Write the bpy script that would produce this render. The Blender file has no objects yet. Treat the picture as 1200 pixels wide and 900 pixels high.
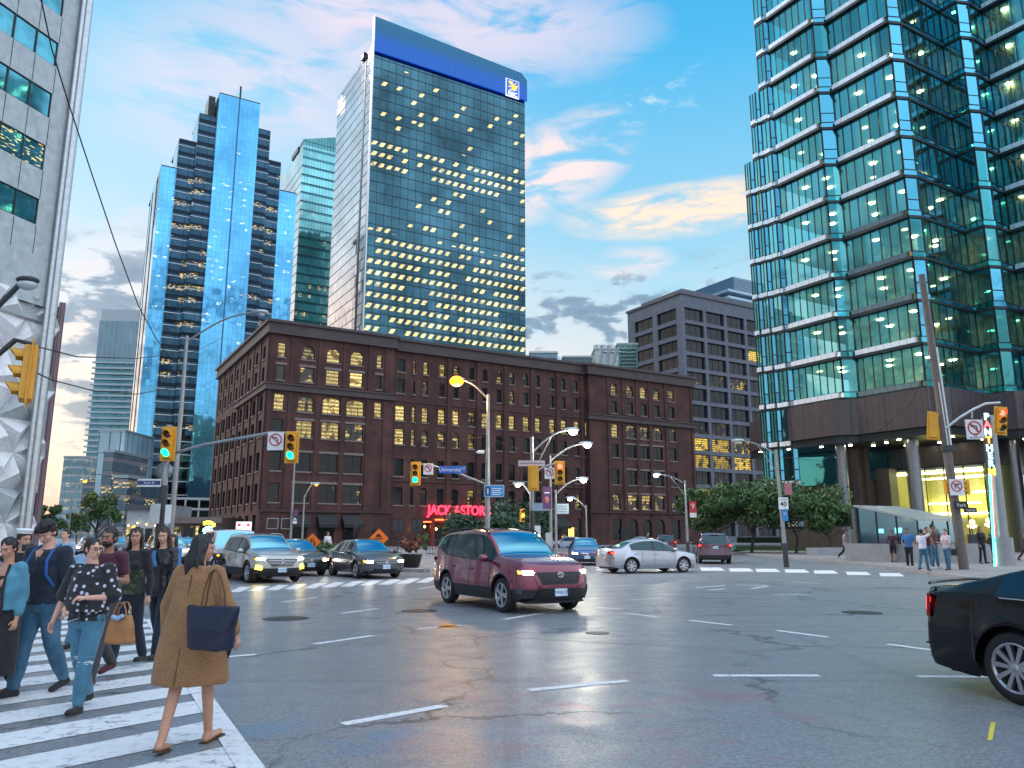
import bpy, bmesh, math, random
import numpy as np
from mathutils import Vector, Matrix, noise as mnoise
random.seed(7); RNG = np.random.default_rng(7)
scene = bpy.context.scene
R = math.radians

# ---------------------------------------------------------------- camera
F_PX, THETA, CAM_H = 905.0, math.atan(177/905.0), 1.6
cam_d = bpy.data.cameras.new('camera'); cam = bpy.data.objects.new('camera', cam_d)
scene.collection.objects.link(cam)
cam_d.sensor_width = 36; cam_d.lens = F_PX/1200*36; cam_d.clip_start = .1; cam_d.clip_end = 6000
cam.location = (0, 0, CAM_H); cam.rotation_euler = (R(90)+THETA, 0, 0)
scene.camera = cam

# ---------------------------------------------------------------- sun, exposure
scene.view_settings.view_transform = 'Standard'; scene.view_settings.look = 'None'
scene.view_settings.exposure = 0.32; scene.view_settings.gamma = 1
SUN_AZ = R(-58)     # azimuth of the sunset, measured from +Y towards +X
SUN_EL = R(38)
sd = bpy.data.lights.new('sun', 'SUN'); sd.energy = 1.5; sd.angle = R(14); sd.color = (1, .93, .88)
so = bpy.data.objects.new('sun', sd); scene.collection.objects.link(so)
sdir = Vector((math.sin(SUN_AZ)*math.cos(SUN_EL), math.cos(SUN_AZ)*math.cos(SUN_EL), math.sin(SUN_EL)))
so.rotation_euler = (-sdir).to_track_quat('-Z', 'Y').to_euler()
scene.cycles.use_denoising = True
try: scene.cycles.denoiser = 'OPENIMAGEDENOISE'
except Exception: pass
scene.cycles.max_bounces = 6; scene.cycles.transparent_max_bounces = 16
scene.cycles.diffuse_bounces = 2; scene.cycles.glossy_bounces = 3; scene.cycles.transmission_bounces = 4
scene.cycles.sample_clamp_indirect = 4; scene.cycles.caustics_reflective = False; scene.cycles.caustics_refractive = False

# ---------------------------------------------------------------- node helper
class NT:
    def __init__(s, tree): s.t = tree; s.n = tree.nodes; s.l = tree.links; s.n.clear()
    def node(s, typ, props=None, **ins):
        n = s.n.new(typ)
        for k, v in (props or {}).items(): setattr(n, k, v)
        for k, v in ins.items():
            key = int(k[1:]) if k[0] == '_' and k[1:].isdigit() else k.replace('_', ' ')
            sock = n.inputs[key]
            if isinstance(v, bpy.types.NodeSocket): s.l.new(v, sock)
            elif v is not None:
                if sock.type == 'RGBA' and len(v) == 3: v = (*v, 1)
                sock.default_value = v
        return n
    def m(s, op, a, b=None, c=None, clamp=False):
        n = s.n.new('ShaderNodeMath'); n.operation = op; n.use_clamp = clamp
        for i, v in enumerate((a, b, c)):
            if v is None: continue
            if isinstance(v, bpy.types.NodeSocket): s.l.new(v, n.inputs[i])
            else: n.inputs[i].default_value = v
        return n.outputs[0]
    def mix(s, f, a, b, blend='MIX'):
        n = s.n.new('ShaderNodeMix'); n.data_type = 'RGBA'; n.blend_type = blend
        for i, v in ((0, f), (6, a), (7, b)):
            if isinstance(v, bpy.types.NodeSocket): s.l.new(v, n.inputs[i])
            else: n.inputs[i].default_value = v if i == 0 else ((*v, 1) if len(v) == 3 else v)
        return n.outputs[2]
    def ramp(s, f, stops, interp='LINEAR'):
        n = s.n.new('ShaderNodeValToRGB'); n.color_ramp.interpolation = interp
        s.l.new(f, n.inputs[0]); el = n.color_ramp.elements
        while len(el) < len(stops): el.new(.5)
        for e, (p, c) in zip(el, stops):
            e.position = p; e.color = (*c, 1) if len(c) == 3 else c
        return n.outputs[0]
    def noise(s, vec, scale, detail=4, rough=.55, dist=0, out='Fac', dim='3D'):
        n = s.node('ShaderNodeTexNoise', {'noise_dimensions': dim}, Scale=scale, Detail=detail, Roughness=rough, Distortion=dist)
        if vec is not None: s.l.new(vec, n.inputs['Vector'])
        return n.outputs[out]
    def mapr(s, v, a, b, c=0., d=1., smooth=True):
        n = s.node('ShaderNodeMapRange', {'interpolation_type': 'SMOOTHSTEP' if smooth else 'LINEAR'}, Value=v)
        n.inputs['From Min'].default_value = a; n.inputs['From Max'].default_value = b
        n.inputs['To Min'].default_value = c; n.inputs['To Max'].default_value = d
        return n.outputs[0]
def lin(r, g, b):
    f = lambda c: (c/255/12.92 if c/255 <= .04045 else ((c/255+.055)/1.055)**2.4)
    return (f(r), f(g), f(b))

# ---------------------------------------------------------------- world: twilight sky with cloud bands
world = bpy.data.worlds.new('World'); scene.world = world; world.use_nodes = True
def build_world():
    w = NT(world.node_tree)
    tc = w.node('ShaderNodeTexCoord'); d = tc.outputs['Generated']
    sep = w.node('ShaderNodeSeparateXYZ', Vector=d); x, y, z = sep.outputs
    az = w.m('ARCTAN2', x, y)                        # -pi..pi, 0 = +Y
    el = w.m('ARCSINE', z)
    sky = w.node('ShaderNodeTexSky', {'sky_type': 'NISHITA', 'sun_disc': False, 'sun_elevation': R(4), 'sun_rotation': SUN_AZ, 'air_density': 1.2, 'dust_density': 1.5, 'ozone_density': 2.0})
    # distance from sunset azimuth 0..1
    ds = w.m('MULTIPLY', w.m('SUBTRACT', 1.0, w.m('COSINE', w.m('SUBTRACT', az, SUN_AZ))), .5)
    e = w.mapr(el, R(-2), R(60), 0, 1, False)
    warm = w.ramp(e, [(0, lin(250,190,176)), (.08, lin(246,212,200)), (.22, lin(205,222,232)), (.50, lin(150,205,232)), (.72, lin(95,175,222)), (1, lin(40,130,200))])
    cool = w.ramp(e, [(0, lin(196,206,220)), (.12, lin(190,214,230)), (.34, lin(150,204,228)), (.58, lin(70,176,226)), (.80, lin(0,146,216)), (1, lin(0,120,196))])
    grad = w.mix(w.mapr(ds, .02, .30), warm, cool)
    # unseen sky behind the camera and overhead, brightened to light ground and fronts
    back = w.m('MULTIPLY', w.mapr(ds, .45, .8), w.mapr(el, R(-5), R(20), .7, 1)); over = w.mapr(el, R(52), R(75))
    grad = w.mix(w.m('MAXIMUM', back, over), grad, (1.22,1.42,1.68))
    # plane-projected coordinates for cloud texture
    den = w.m('ADD', w.m('MAXIMUM', z, 0.0), .16)
    u = w.m('DIVIDE', x, den); v = w.m('DIVIDE', y, den)
    cv = w.node('ShaderNodeCombineXYZ', X=u, Y=v, Z=0.0).outputs[0]
    def blob(a0, e0, ra, re, tilt=0.0):
        da = w.m('SUBTRACT', az, R(a0)); de = w.m('SUBTRACT', w.m('SUBTRACT', el, R(e0)), w.m('MULTIPLY', da, tilt))
        q = w.m('ADD', w.m('POWER', w.m('ABSOLUTE', w.m('DIVIDE', da, R(ra))), 2.0), w.m('POWER', w.m('ABSOLUTE', w.m('DIVIDE', de, R(re))), 2.0))
        return w.m('SUBTRACT', 1.0, q, clamp=True)
    # 1 high veil, pinkish, upper left to centre
    n1 = w.noise(cv, 1.5, 7, .58, .6)
    veil = w.m('MULTIPLY', w.mapr(n1, .44, .68), w.mapr(ds, .02, .36, .95, .0))
    col = w.mix(w.m('MULTIPLY', veil, .8), grad, lin(226, 216, 228))
    # explicit high band top centre
    stv = w.node('ShaderNodeMapping', Vector=w.node('ShaderNodeCombineXYZ', X=az, Y=el, Z=0.0).outputs[0]); stv.inputs['Scale'].default_value = (4, 16, 1)
    n2 = w.noise(stv.outputs[0], 1.6, 6, .6, .8)
    b1 = w.m('MULTIPLY', w.m('ADD', blob(-3, 36.0, 17, 4.2, -.05), w.m('MULTIPLY', blob(-20, 31.5, 13, 7, .25), .8)), w.mapr(n2, .30, .56))
    col = w.mix(w.m('MULTIPLY', b1, .75, clamp=True), col, lin(236, 216, 226))
    # pale gold streak right of centre
    b2 = w.m('MULTIPLY', blob(13.5, 23.2, 10.5, 2.1, .04), w.mapr(n2, .30, .55))
    b2 = w.m('MULTIPLY', w.m('MULTIPLY', b2, 1.5, clamp=True), w.mapr(w.noise(stv.outputs[0], 3.2, 6, .65, .5), .3, .62, .25, 1))
    col = w.mix(b2, col, lin(255, 226, 200))
    b3 = w.m('MULTIPLY', w.m('ADD', blob(3, 26.5, 8, 3.8, .3), w.m('MULTIPLY', blob(9, 19.8, 4, 1.4, 0), .8)), w.mapr(n2, .38, .62))
    col = w.mix(w.m('MULTIPLY', b3, 1.3, clamp=True), col, lin(240, 220, 218))
    # small white flecks
    n3 = w.noise(cv, 7.0, 5, .6, .3)
    fl = w.m('MULTIPLY', w.mapr(n3, .56, .68), w.m('ADD', blob(9, 30.5, 10, 3.2, .1), blob(4, 27, 7, 3, .1)))
    col = w.mix(w.m('MULTIPLY', fl, .8, clamp=True), col, lin(214, 228, 236))
    # low bright cloud field with grey-blue undersides
    low = w.m('MULTIPLY', w.mapr(el, R(23), R(9), 0, 1), w.mapr(ds, .10, .40, 1, .55))
    lown = w.noise(w.node('ShaderNodeMapping', Vector=stv.outputs[0], Scale=(.8,.6,1)).outputs[0], 2.2, 6, .6, .3)
    col = w.mix(w.m('MULTIPLY', low, w.mapr(lown, .25, .5)), col, lin(240, 222, 214))
    st2 = w.node('ShaderNodeMapping', Vector=w.node('ShaderNodeCombineXYZ', X=az, Y=el, Z=0.0).outputs[0]); st2.inputs['Scale'].default_value = (11, 24, 1)
    st2.inputs['Location'].default_value = (.35, .2, 0)
    n4 = w.noise(st2.outputs[0], 1.25, 6, .56, .35)
    bo = w.m('MULTIPLY', w.m('ADD', blob(5, 16, 9, 6.5), blob(-29, 14, 9, 9)), .07)
    n4 = w.m('ADD', n4, w.m('SUBTRACT', bo, .02))
    grey = w.m('MULTIPLY', w.mapr(n4, .50, .60), w.m('MULTIPLY', w.mapr(el, R(21), R(17), 0, 1), w.mapr(el, R(1.5), R(5), .35, 1)))
    greyc = w.ramp(n4, [(.50, lin(185,190,205)), (.58, lin(122,146,172)), (.75, lin(84,112,144))])
    col = w.mix(w.m('MULTIPLY', grey, .92), col, greyc)
    # pink horizon at the sunset
    hz = w.m('MULTIPLY', w.mapr(el, R(7), R(0), 0, 1), w.mapr(ds, .25, .02, 0, 1))
    hz2 = w.m('MULTIPLY', hz, w.mapr(w.noise(stv.outputs[0], 3.0, 4, .5), .3, .6, .5, 1))
    col = w.mix(w.m('MULTIPLY', hz2, .75), col, lin(255, 190, 176))
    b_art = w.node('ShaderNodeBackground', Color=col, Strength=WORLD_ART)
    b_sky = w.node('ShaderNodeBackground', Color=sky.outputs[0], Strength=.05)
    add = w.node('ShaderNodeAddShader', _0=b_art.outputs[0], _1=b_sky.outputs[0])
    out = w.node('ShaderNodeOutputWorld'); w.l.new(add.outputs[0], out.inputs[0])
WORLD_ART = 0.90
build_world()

# ---------------------------------------------------------------- materials
MATS = {}
def mat(name, col=None, rough=.6, metal=0., spec=.5, emit=None, es=0., coat=0., alpha=1., fn=None, bump=None):
    if name in MATS: return MATS[name]
    m = bpy.data.materials.new(name); m.use_nodes = True; t = NT(m.node_tree)
    p = t.node('ShaderNodeBsdfPrincipled'); out = t.node('ShaderNodeOutputMaterial'); t.l.new(p.outputs[0], out.inputs[0])
    if col is not None: p.inputs['Base Color'].default_value = (*col, 1)
    p.inputs['Roughness'].default_value = rough; p.inputs['Metallic'].default_value = metal
    p.inputs['Specular IOR Level'].default_value = spec; p.inputs['Coat Weight'].default_value = coat
    p.inputs['Alpha'].default_value = alpha
    if emit: p.inputs['Emission Color'].default_value = (*emit, 1); p.inputs['Emission Strength'].default_value = es
    if fn: fn(t, p)
    elif col is not None and not emit and metal < .9:      # every plain surface gets a little dirt and variation
        tc = t.node('ShaderNodeTexCoord'); n = t.noise(tc.outputs['Object'], 3.5, 5, .6)
        f = t.mapr(n, .3, .75, .82, 1.12, False)
        c = t.node('ShaderNodeVectorMath', {'operation': 'SCALE'}); c.inputs[0].default_value = col; t.l.new(f, c.inputs['Scale'])
        t.l.new(c.outputs[0], p.inputs['Base Color'])
    MATS[name] = m
    return m
def bump(t, p, h, strength=.3, dist=.02):
    b = t.node('ShaderNodeBump', Strength=strength, Distance=dist, Height=h); t.l.new(b.outputs[0], p.inputs['Normal'])
def objc(t, gen='Object'): return t.node('ShaderNodeTexCoord').outputs[gen]

def f_asphalt(t, p):
    c = t.node('ShaderNodeNewGeometry').outputs['Position']
    n = t.noise(c, .35, 6, .6); n2 = t.noise(c, 60, 2, .6); n3 = t.noise(c, 1.7, 5, .6, .5)
    base = t.ramp(n, [(.3, (.172,.184,.208)), (.5, (.205,.218,.245)), (.7, (.25,.264,.29))])
    n5 = t.noise(c, 22, 3, .7)
    base = t.mix(.5, base, t.ramp(n2, [(.40, (.04,.04,.05)), (.60, (.40,.40,.43))])); base = t.mix(.30, base, t.ramp(n5, [(.38, (.05,.055,.07)), (.62, (.40,.42,.44))]))
    base = t.mix(t.mapr(n3, .5, .78, 0, .28), base, (.07,.078,.098))
    # cracks
    wv = t.node('ShaderNodeVectorMath', {'operation': 'ADD'}); t.l.new(c, wv.inputs[0])
    nn = t.node('ShaderNodeVectorMath', {'operation': 'SCALE'}); t.l.new(t.noise(c, .9, 5, .65, out='Color'), nn.inputs[0]); nn.inputs['Scale'].default_value = 1.6
    t.l.new(nn.outputs[0], wv.inputs[1])
    vo = t.node('ShaderNodeTexVoronoi', {'feature': 'DISTANCE_TO_EDGE'}, Vector=wv.outputs[0], Scale=.22)
    crack = t.m('MULTIPLY', t.mapr(vo.outputs['Distance'], .014, .003), t.mapr(t.noise(c, .25, 2), .38, .50))
    base = t.mix(t.m('MULTIPLY', crack, .7), base, (.02,.02,.025))
    # repair patches, darker straight bands
    br = t.node('ShaderNodeTexBrick', Vector=c, Scale=.055); br.inputs['Mortar Size'].default_value = .004
    br.inputs['Color1'].default_value = (1,1,1,1); br.inputs['Color2'].default_value = (.8,.8,.82,1); br.inputs['Mortar'].default_value = (.35,.35,.38,1)
    base = t.mix(.22, base, br.outputs[0], 'MULTIPLY')
    # chalk paint smudges, pink and blue
    sep = t.node('ShaderNodeSeparateXYZ', Vector=c)
    rx = t.m('DIVIDE', t.m('SUBTRACT', sep.outputs[0], .9), 2.6); ry = t.m('DIVIDE', t.m('SUBTRACT', sep.outputs[1], 7.6), 2.6)
    fall = t.m('SUBTRACT', 1.0, t.m('ADD', t.m('MULTIPLY', rx, rx), t.m('MULTIPLY', ry, ry)), clamp=True)
    pk = t.m('MULTIPLY', t.m('MULTIPLY', t.mapr(t.noise(c, 1.5, 4, .6, 1.), .5, .68), fall), .55)
    base = t.mix(pk, base, (.34, .08, .16))
    off = t.node('ShaderNodeVectorMath', {'operation': 'ADD'}); t.l.new(c, off.inputs[0]); off.inputs[1].default_value = (31, 17, 5)
    rx2 = t.m('DIVIDE', t.m('SUBTRACT', sep.outputs[0], -1.2), 2.4); ry2 = t.m('DIVIDE', t.m('SUBTRACT', sep.outputs[1], 6.2), 1.6)
    fall2 = t.m('SUBTRACT', 1.0, t.m('ADD', t.m('MULTIPLY', rx2, rx2), t.m('MULTIPLY', ry2, ry2)), clamp=True)
    bl = t.m('MULTIPLY', t.m('MULTIPLY', t.mapr(t.noise(off.outputs[0], 1.2, 4, .6, 1.), .47, .66), fall2), .55)
    base = t.mix(bl, base, (.06, .20, .36))
    t.l.new(base, p.inputs['Base Color'])
    rr = t.mapr(n3, .3, .75, .28, .52, False); t.l.new(rr, p.inputs['Roughness'])
    bump(t, p, t.m('ADD', n2, t.m('MULTIPLY', crack, -3)), .22, .005)
def f_paint(t, p):
    c = t.node('ShaderNodeNewGeometry').outputs['Position']
    n = t.noise(c, 9, 6, .7); n2 = t.noise(c, 1.2, 3, .6)
    f = t.m('MULTIPLY', t.mapr(n, .50, .66), t.mapr(n2, .35, .7, .25, 1))
    t.l.new(t.mix(f, t.mix(t.noise(c, 40, 2), (.66,.67,.70), (.82,.82,.84)), (.16,.17,.20)), p.inputs['Base Color'])
def f_concrete(col, sc=1., joints=0):
    def fn(t, p):
        c = t.node('ShaderNodeNewGeometry').outputs['Position']
        n = t.noise(c, 1.3*sc, 6, .6); n2 = t.noise(c, 30*sc, 2)
        k = t.mapr(n, .3, .7, .72, 1.15, False)
        s = t.node('ShaderNodeVectorMath', {'operation': 'SCALE'}); s.inputs[0].default_value = col; t.l.new(k, s.inputs['Scale'])
        b = t.mix(.25, s.outputs[0], t.ramp(n2, [(.35, tuple(x*.6 for x in col)), (.65, tuple(min(1, x*1.3) for x in col))]))
        if joints:
            br = t.node('ShaderNodeTexBrick', {'offset': 0.0}, Vector=c, Scale=joints); br.inputs['Mortar Size'].default_value = .008
            br.inputs['Color1'].default_value = (1,1,1,1); br.inputs['Color2'].default_value = (.88,.88,.88,1); br.inputs['Mortar'].default_value = (.3,.3,.3,1)
            b = t.mix(1., b, br.outputs[0], 'MULTIPLY')
        t.l.new(b, p.inputs['Base Color']); bump(t, p, n2, .2, .01)
    return fn
def f_brick(c1, c2, mort):
    def fn(t, p):
        tc = objc(t)
        sep = t.node('ShaderNodeSeparateXYZ', Vector=tc); hx = t.m('ADD', sep.outputs[0], sep.outputs[1])
        v = t.node('ShaderNodeCombineXYZ', X=hx, Y=sep.outputs[2], Z=0.0).outputs[0]
        br = t.node('ShaderNodeTexBrick', Vector=v, Scale=2.2); br.inputs['Mortar Size'].default_value = .03
        br.inputs['Brick Width'].default_value = .55; br.inputs['Row Height'].default_value = .18
        br.inputs['Color1'].default_value = (*c1, 1); br.inputs['Color2'].default_value = (*c2, 1); br.inputs['Mortar'].default_value = (*mort, 1)
        n = t.noise(tc, .35, 6, .62); k = t.ramp(n, [(.3, (.55,.55,.58)), (.5, (.92,.94,.95)), (.70, (1.5,1.35,1.3))])
        n2 = t.noise(tc, 6, 4, .6); k2 = t.ramp(n2, [(.3, (.7,.7,.7)), (.7, (1.2,1.2,1.2))])
        sm = t.node('ShaderNodeMapping', Vector=v, Scale=(.9,.09,1)); k3 = t.ramp(t.noise(sm.outputs[0], 1.0, 4, .6), [(.3, (.72,.70,.70)), (.6, (1.05,1.05,1.05))])
        b = t.mix(1., t.mix(1., t.mix(1., br.outputs[0], k, 'MULTIPLY'), k2, 'MULTIPLY'), k3, 'MULTIPLY')
        t.l.new(b, p.inputs['Base Color'])
    return fn
M = {}
def setup_mats():
    M['asphalt'] = mat('asphalt', rough=.5, fn=f_asphalt)
    M['paint'] = mat('road_paint', rough=.55, fn=f_paint)
    M['paint_orange'] = mat('orange_paint', (.75,.28,.06), .6)
    M['sidewalk'] = mat('sidewalk', rough=.8, fn=f_concrete((.30,.28,.28), 1., .35))
    M['kerb'] = mat('kerb', rough=.8, fn=f_concrete((.33,.32,.32), 2.))
    M['concrete'] = mat('concrete', rough=.8, fn=f_concrete((.32,.32,.33), 1.))
    M['concrete_d'] = mat('concrete_dark', rough=.75, fn=f_concrete((.12,.12,.13), 1.))
    M['brick'] = mat('brick', rough=.85, fn=f_brick((.125,.042,.036), (.080,.029,.027), (.085,.055,.050)))
    M['brick_d'] = mat('brick_dark_band', rough=.8, fn=f_concrete((.075,.042,.040), .6))
    M['cornice'] = mat('cornice', rough=.7, fn=f_concrete((.085,.065,.068), .5))
    M['lintel'] = mat('lintel', rough=.8, fn=f_concrete((.24,.19,.18), 1.))
    M['grid_conc'] = mat('office_concrete', rough=.8, fn=f_concrete((.135,.15,.19), .6))
    M['granite'] = mat('granite', rough=.3, fn=f_concrete((.085,.065,.070), 1., .5))
    M['granite_b'] = mat('granite_brown', rough=.4, fn=f_concrete((.10,.080,.070), 1.))
    M['grey_panel'] = mat('grey_panel', rough=.55, fn=f_concrete((.46,.52,.55), 1.3))
    M['frame_d'] = mat('dark_frame', (.018,.028,.034), .4, .3)
    M['frame_m'] = mat('metal_frame', (.35,.40,.43), .35, .7)
    M['frame_w'] = mat('white_frame', (.62,.66,.70), .4, .2)
    M['alu'] = mat('aluminium', (.50,.53,.56), .35, .8)
    M['pole'] = mat('galvanised_pole', (.30,.31,.33), .45, .7)
    M['pole_d'] = mat('dark_pole', (.05,.05,.055), .5, .3)
    M['black'] = mat('black_plastic', (.012,.012,.014), .45)
    M['wood'] = mat('wooden_pole', rough=.85, fn=f_concrete((.17,.14,.125), 3.))
    M['sig_y'] = mat('signal_yellow', (.72,.34,.02), .4)
    M['white'] = mat('white_panel', (.75,.75,.77), .5)
    M['white_facet'] = mat('white_facet', (.78,.79,.82), .5)
    M['blue_sign'] = mat('blue_sign', (.02,.10,.45), .4)
    M['orange_sign'] = mat('orange_sign', (.80,.16,.015), .45, emit=(1,.22,.02), es=.05)
    M['red_sign'] = mat('red_banner', (.5,.03,.05), .6)
    M['leaf'] = mat('leaf', (.045,.10,.028), .6, fn=f_leaf((.022,.070,.020), (.085,.155,.045)))
    M['leaf_d'] = mat('leaf_dark', (.02,.06,.03), .6, fn=f_leaf((.012,.045,.024), (.045,.095,.045)))
    M['leaf_r'] = mat('leaf_red', (.14,.04,.03), .6, fn=f_leaf((.10,.035,.025), (.24,.09,.06)))
    M['bark'] = mat('bark', (.07,.052,.042), .9)
    M['wire'] = mat('wire', (.02,.02,.025), .6)
    M['roof'] = mat('roof_dark', (.06,.06,.065), .9)
def f_leaf(a, b):
    def fn(t, p):
        g = t.node('ShaderNodeNewGeometry'); r = t.node('ShaderNodeObjectInfo').outputs['Random']
        n = t.noise(g.outputs['Position'], 1.6, 4, .6); n2 = t.noise(g.outputs['Position'], 20, 1)
        f = t.m('ADD', t.m('MULTIPLY', n, .6), t.m('MULTIPLY', n2, .4))
        t.l.new(t.mix(t.mapr(f, .32, .68, 0, 1, False), a, b), p.inputs['Base Color'])
    return fn
setup_mats()
def emat(name, col, s):
    return mat('glow_'+name, (0.02,0.02,0.02), .5, emit=col, es=s)

# ---------------------------------------------------------------- mesh helpers
class MB:
    def __init__(s): s.v = []; s.f = []; s.mi = []; s.mats = []; s.uv = None; s.sm = []
    def _m(s, m):
        if m not in s.mats: s.mats.append(m)
        return s.mats.index(m)
    def add(s, vs, fs, m, smooth=False):
        o = len(s.v); s.v += [tuple(x) for x in vs]; i = s._m(m)
        for f in fs: s.f.append(tuple(o+k for k in f)); s.mi.append(i); s.sm.append(smooth)
        return s
    def box(s, x0, x1, y0, y1, z0, z1, m):
        v = [(x,y,z) for z in (z0,z1) for y in (y0,y1) for x in (x0,x1)]
        return s.add(v, [(0,2,3,1),(4,5,7,6),(0,1,5,4),(2,6,7,3),(0,4,6,2),(1,3,7,5)], m)
    def obox(s, c, ax, ay, az, m):          # oriented box: centre and three half axes
        c, ax, ay, az = map(Vector, (c, ax, ay, az))
        v = [c+ax*i+ay*j+az*k for k in (-1,1) for j in (-1,1) for i in (-1,1)]
        return s.add(v, [(0,2,3,1),(4,5,7,6),(0,1,5,4),(2,6,7,3),(0,4,6,2),(1,3,7,5)], m)
    def quad(s, a, b, c, d, m): return s.add([a,b,c,d], [(0,1,2,3)], m)
    def prism(s, poly, z0, z1, m, top=True):
        n = len(poly); v = [(x,y,z0) for x,y in poly]+[(x,y,z1) for x,y in poly]
        f = [(i,(i+1)%n,n+(i+1)%n,n+i) for i in range(n)]
        if top: f += [tuple(range(n,2*n)), tuple(reversed(range(n)))]
        return s.add(v, f, m)
    def tube(s, pts, r, m, n=8, cap=True, smooth=True):
        pts = [Vector(p) for p in pts]; rs = r if isinstance(r, (list, tuple)) else [r]*len(pts)
        vs = []; up = None
        for i, p in enumerate(pts):
            t = (pts[min(i+1,len(pts)-1)]-pts[max(i-1,0)]).normalized()
            if up is None: up = t.orthogonal().normalized()
            a = (up - t*up.dot(t)); a = a.normalized() if a.length > 1e-6 else t.orthogonal().normalized(); up = a; b = t.cross(a)
            for k in range(n):
                q = 2*math.pi*k/n; vs.append(p+(a*math.cos(q)+b*math.sin(q))*rs[i])
        fs = [(i*n+k, i*n+(k+1)%n, (i+1)*n+(k+1)%n, (i+1)*n+k) for i in range(len(pts)-1) for k in range(n)]
        s.add(vs, fs, m, smooth)
        if cap: s.add(vs[:n], [tuple(reversed(range(n)))], m); s.add(vs[-n:], [tuple(range(n))], m)
        return s
    def lathe(s, c, axis, prof, m, n=24, smooth=True):   # prof: (distance along axis, radius)
        c = Vector(c); t = Vector(axis).normalized(); a = t.orthogonal().normalized(); b = t.cross(a); vs = []
        for d, r in prof:
            for k in range(n):
                q = 2*math.pi*k/n; vs.append(c+t*d+(a*math.cos(q)+b*math.sin(q))*r)
        fs = [(i*n+k, i*n+(k+1)%n, (i+1)*n+(k+1)%n, (i+1)*n+k) for i in range(len(prof)-1) for k in range(n)]
        return s.add(vs, fs, m, smooth)
    def ellip(s, c, r, m, n=12, k=8, smooth=True):
        vs = []; fs = []
        for i in range(k+1):
            ph = math.pi*i/k
            for j in range(n):
                q = 2*math.pi*j/n
                vs.append((c[0]+r[0]*math.sin(ph)*math.cos(q), c[1]+r[1]*math.sin(ph)*math.sin(q), c[2]+r[2]*math.cos(ph)))
        fs = [(i*n+j, (i+1)*n+j, (i+1)*n+(j+1)%n, i*n+(j+1)%n) for i in range(k) for j in range(n)]
        return s.add(vs, fs, m, smooth)
    def build(s, name, parent=None, loc=None, rot=None, bevel=0):
        me = bpy.data.meshes.new(name); me.from_pydata([tuple(map(float, v)) for v in s.v], [], s.f)
        for m in s.mats: me.materials.append(m)
        me.polygons.foreach_set('material_index', s.mi); me.polygons.foreach_set('use_smooth', s.sm)
        me.update()
        o = bpy.data.objects.new(name, me); scene.collection.objects.link(o)
        if parent is not None: o.parent = parent
        if loc is not None: o.location = loc
        if rot is not None: o.rotation_euler = rot
        if bevel:
            b = o.modifiers.new('bevel', 'BEVEL'); b.width = bevel; b.segments = 2; b.limit_method = 'ANGLE'; b.angle_limit = R(40)
        return o
def empty(name, loc=(0,0,0), rz=0):
    o = bpy.data.objects.new(name, None); scene.collection.objects.link(o); o.location = loc; o.rotation_euler = (0,0,rz); o.empty_display_size = .1
    return o
def tag(o, label=None, cat=None, group=None, kind=None):
    if label: o['label'] = label
    if cat: o['category'] = cat
    if group: o['group'] = group
    if kind: o['kind'] = kind
    return o
def thing(name, loc, rz, label, cat, group=None):
    return tag(empty(name, loc, rz), label, cat, group)
def copy_tree(o, parent=None):
    c = o.copy(); scene.collection.objects.link(c); c.parent = parent
    for ch in list(o.children): copy_tree(ch, c)
    return c
# pixel helpers (photograph pixels 1200 x 900) used only to lay things out on the ground / at known depths
_s, _c = math.sin(THETA), math.cos(THETA)
def ray(px, py): return (px-600, F_PX*_c-(450-py)*_s, F_PX*_s+(450-py)*_c)
def G(px, py, z=0.0):
    r = ray(px, py); k = (z-CAM_H)/r[2]; return (r[0]*k, r[1]*k)
def D(px, py, Y):
    r = ray(px, py); k = Y/r[1]; return Vector((r[0]*k, Y, CAM_H+r[2]*k))
TXT = {}
def text_mesh(name, body, size, m, parent=None, loc=(0,0,0), rot=(0,0,0), extrude=.004, align='CENTER', xs=1.0, bold=0.0):
    """real lettering: a font curve turned into a mesh"""
    cu = bpy.data.curves.new(name, 'FONT'); cu.body = body; cu.size = size; cu.extrude = extrude; cu.align_x = align; cu.align_y = 'CENTER'; cu.offset = bold
    o = bpy.data.objects.new(name, cu); scene.collection.objects.link(o)
    dg = bpy.context.evaluated_depsgraph_get(); me = bpy.data.meshes.new_from_object(o.evaluated_get(dg))
    bpy.data.objects.remove(o); bpy.data.curves.remove(cu)
    me.materials.clear(); me.materials.append(m)
    o = bpy.data.objects.new(name, me); scene.collection.objects.link(o); o.parent = parent; o.location = loc; o.rotation_euler = rot; o.scale = (xs, 1, 1)
    return o
GRID_A = math.atan2(.511, .859)       # the street grid is turned this much
U = Vector((.859, .511, 0)); V = Vector((-.511, .859, 0))
# ================================================================ GROUND
def sheet(name, polys, z, m, kind='structure'):
    mb = MB()
    for p in polys: mb.add([(x,y,z) for x,y in p], [tuple(range(len(p)))], m)
    return tag(mb.build(name), kind=kind)
sheet('road', [[(-2500,-2500),(2500,-2500),(2500,2500),(-2500,2500)]], 0.0, M['asphalt'])
def slab(name, poly, h=.15, m=None):
    mb = MB(); n = len(poly)
    mb.add([(x,y,h) for x,y in poly], [tuple(range(n))], m or M['sidewalk'])
    cx = sum(p[0] for p in poly)/n; cy = sum(p[1] for p in poly)/n
    o = tag(mb.build(name), kind='structure')
    k = MB()
    for i in range(n):
        a, b = Vector((*poly[i],0)), Vector((*poly[(i+1)%n],0)); d = (b-a)
        if d.length < .1: continue
        nrm = Vector((d.y,-d.x,0)).normalized()
        if nrm.dot(Vector((cx,cy,0))-a) > 0: nrm = -nrm
        k.obox(((a+b)/2+nrm*.078)+Vector((0,0,h/2+.002)), d/2, nrm*.075, (0,0,h/2+.002), M['kerb'])
    tag(k.build('kerb'), kind='structure')
    return o
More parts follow.
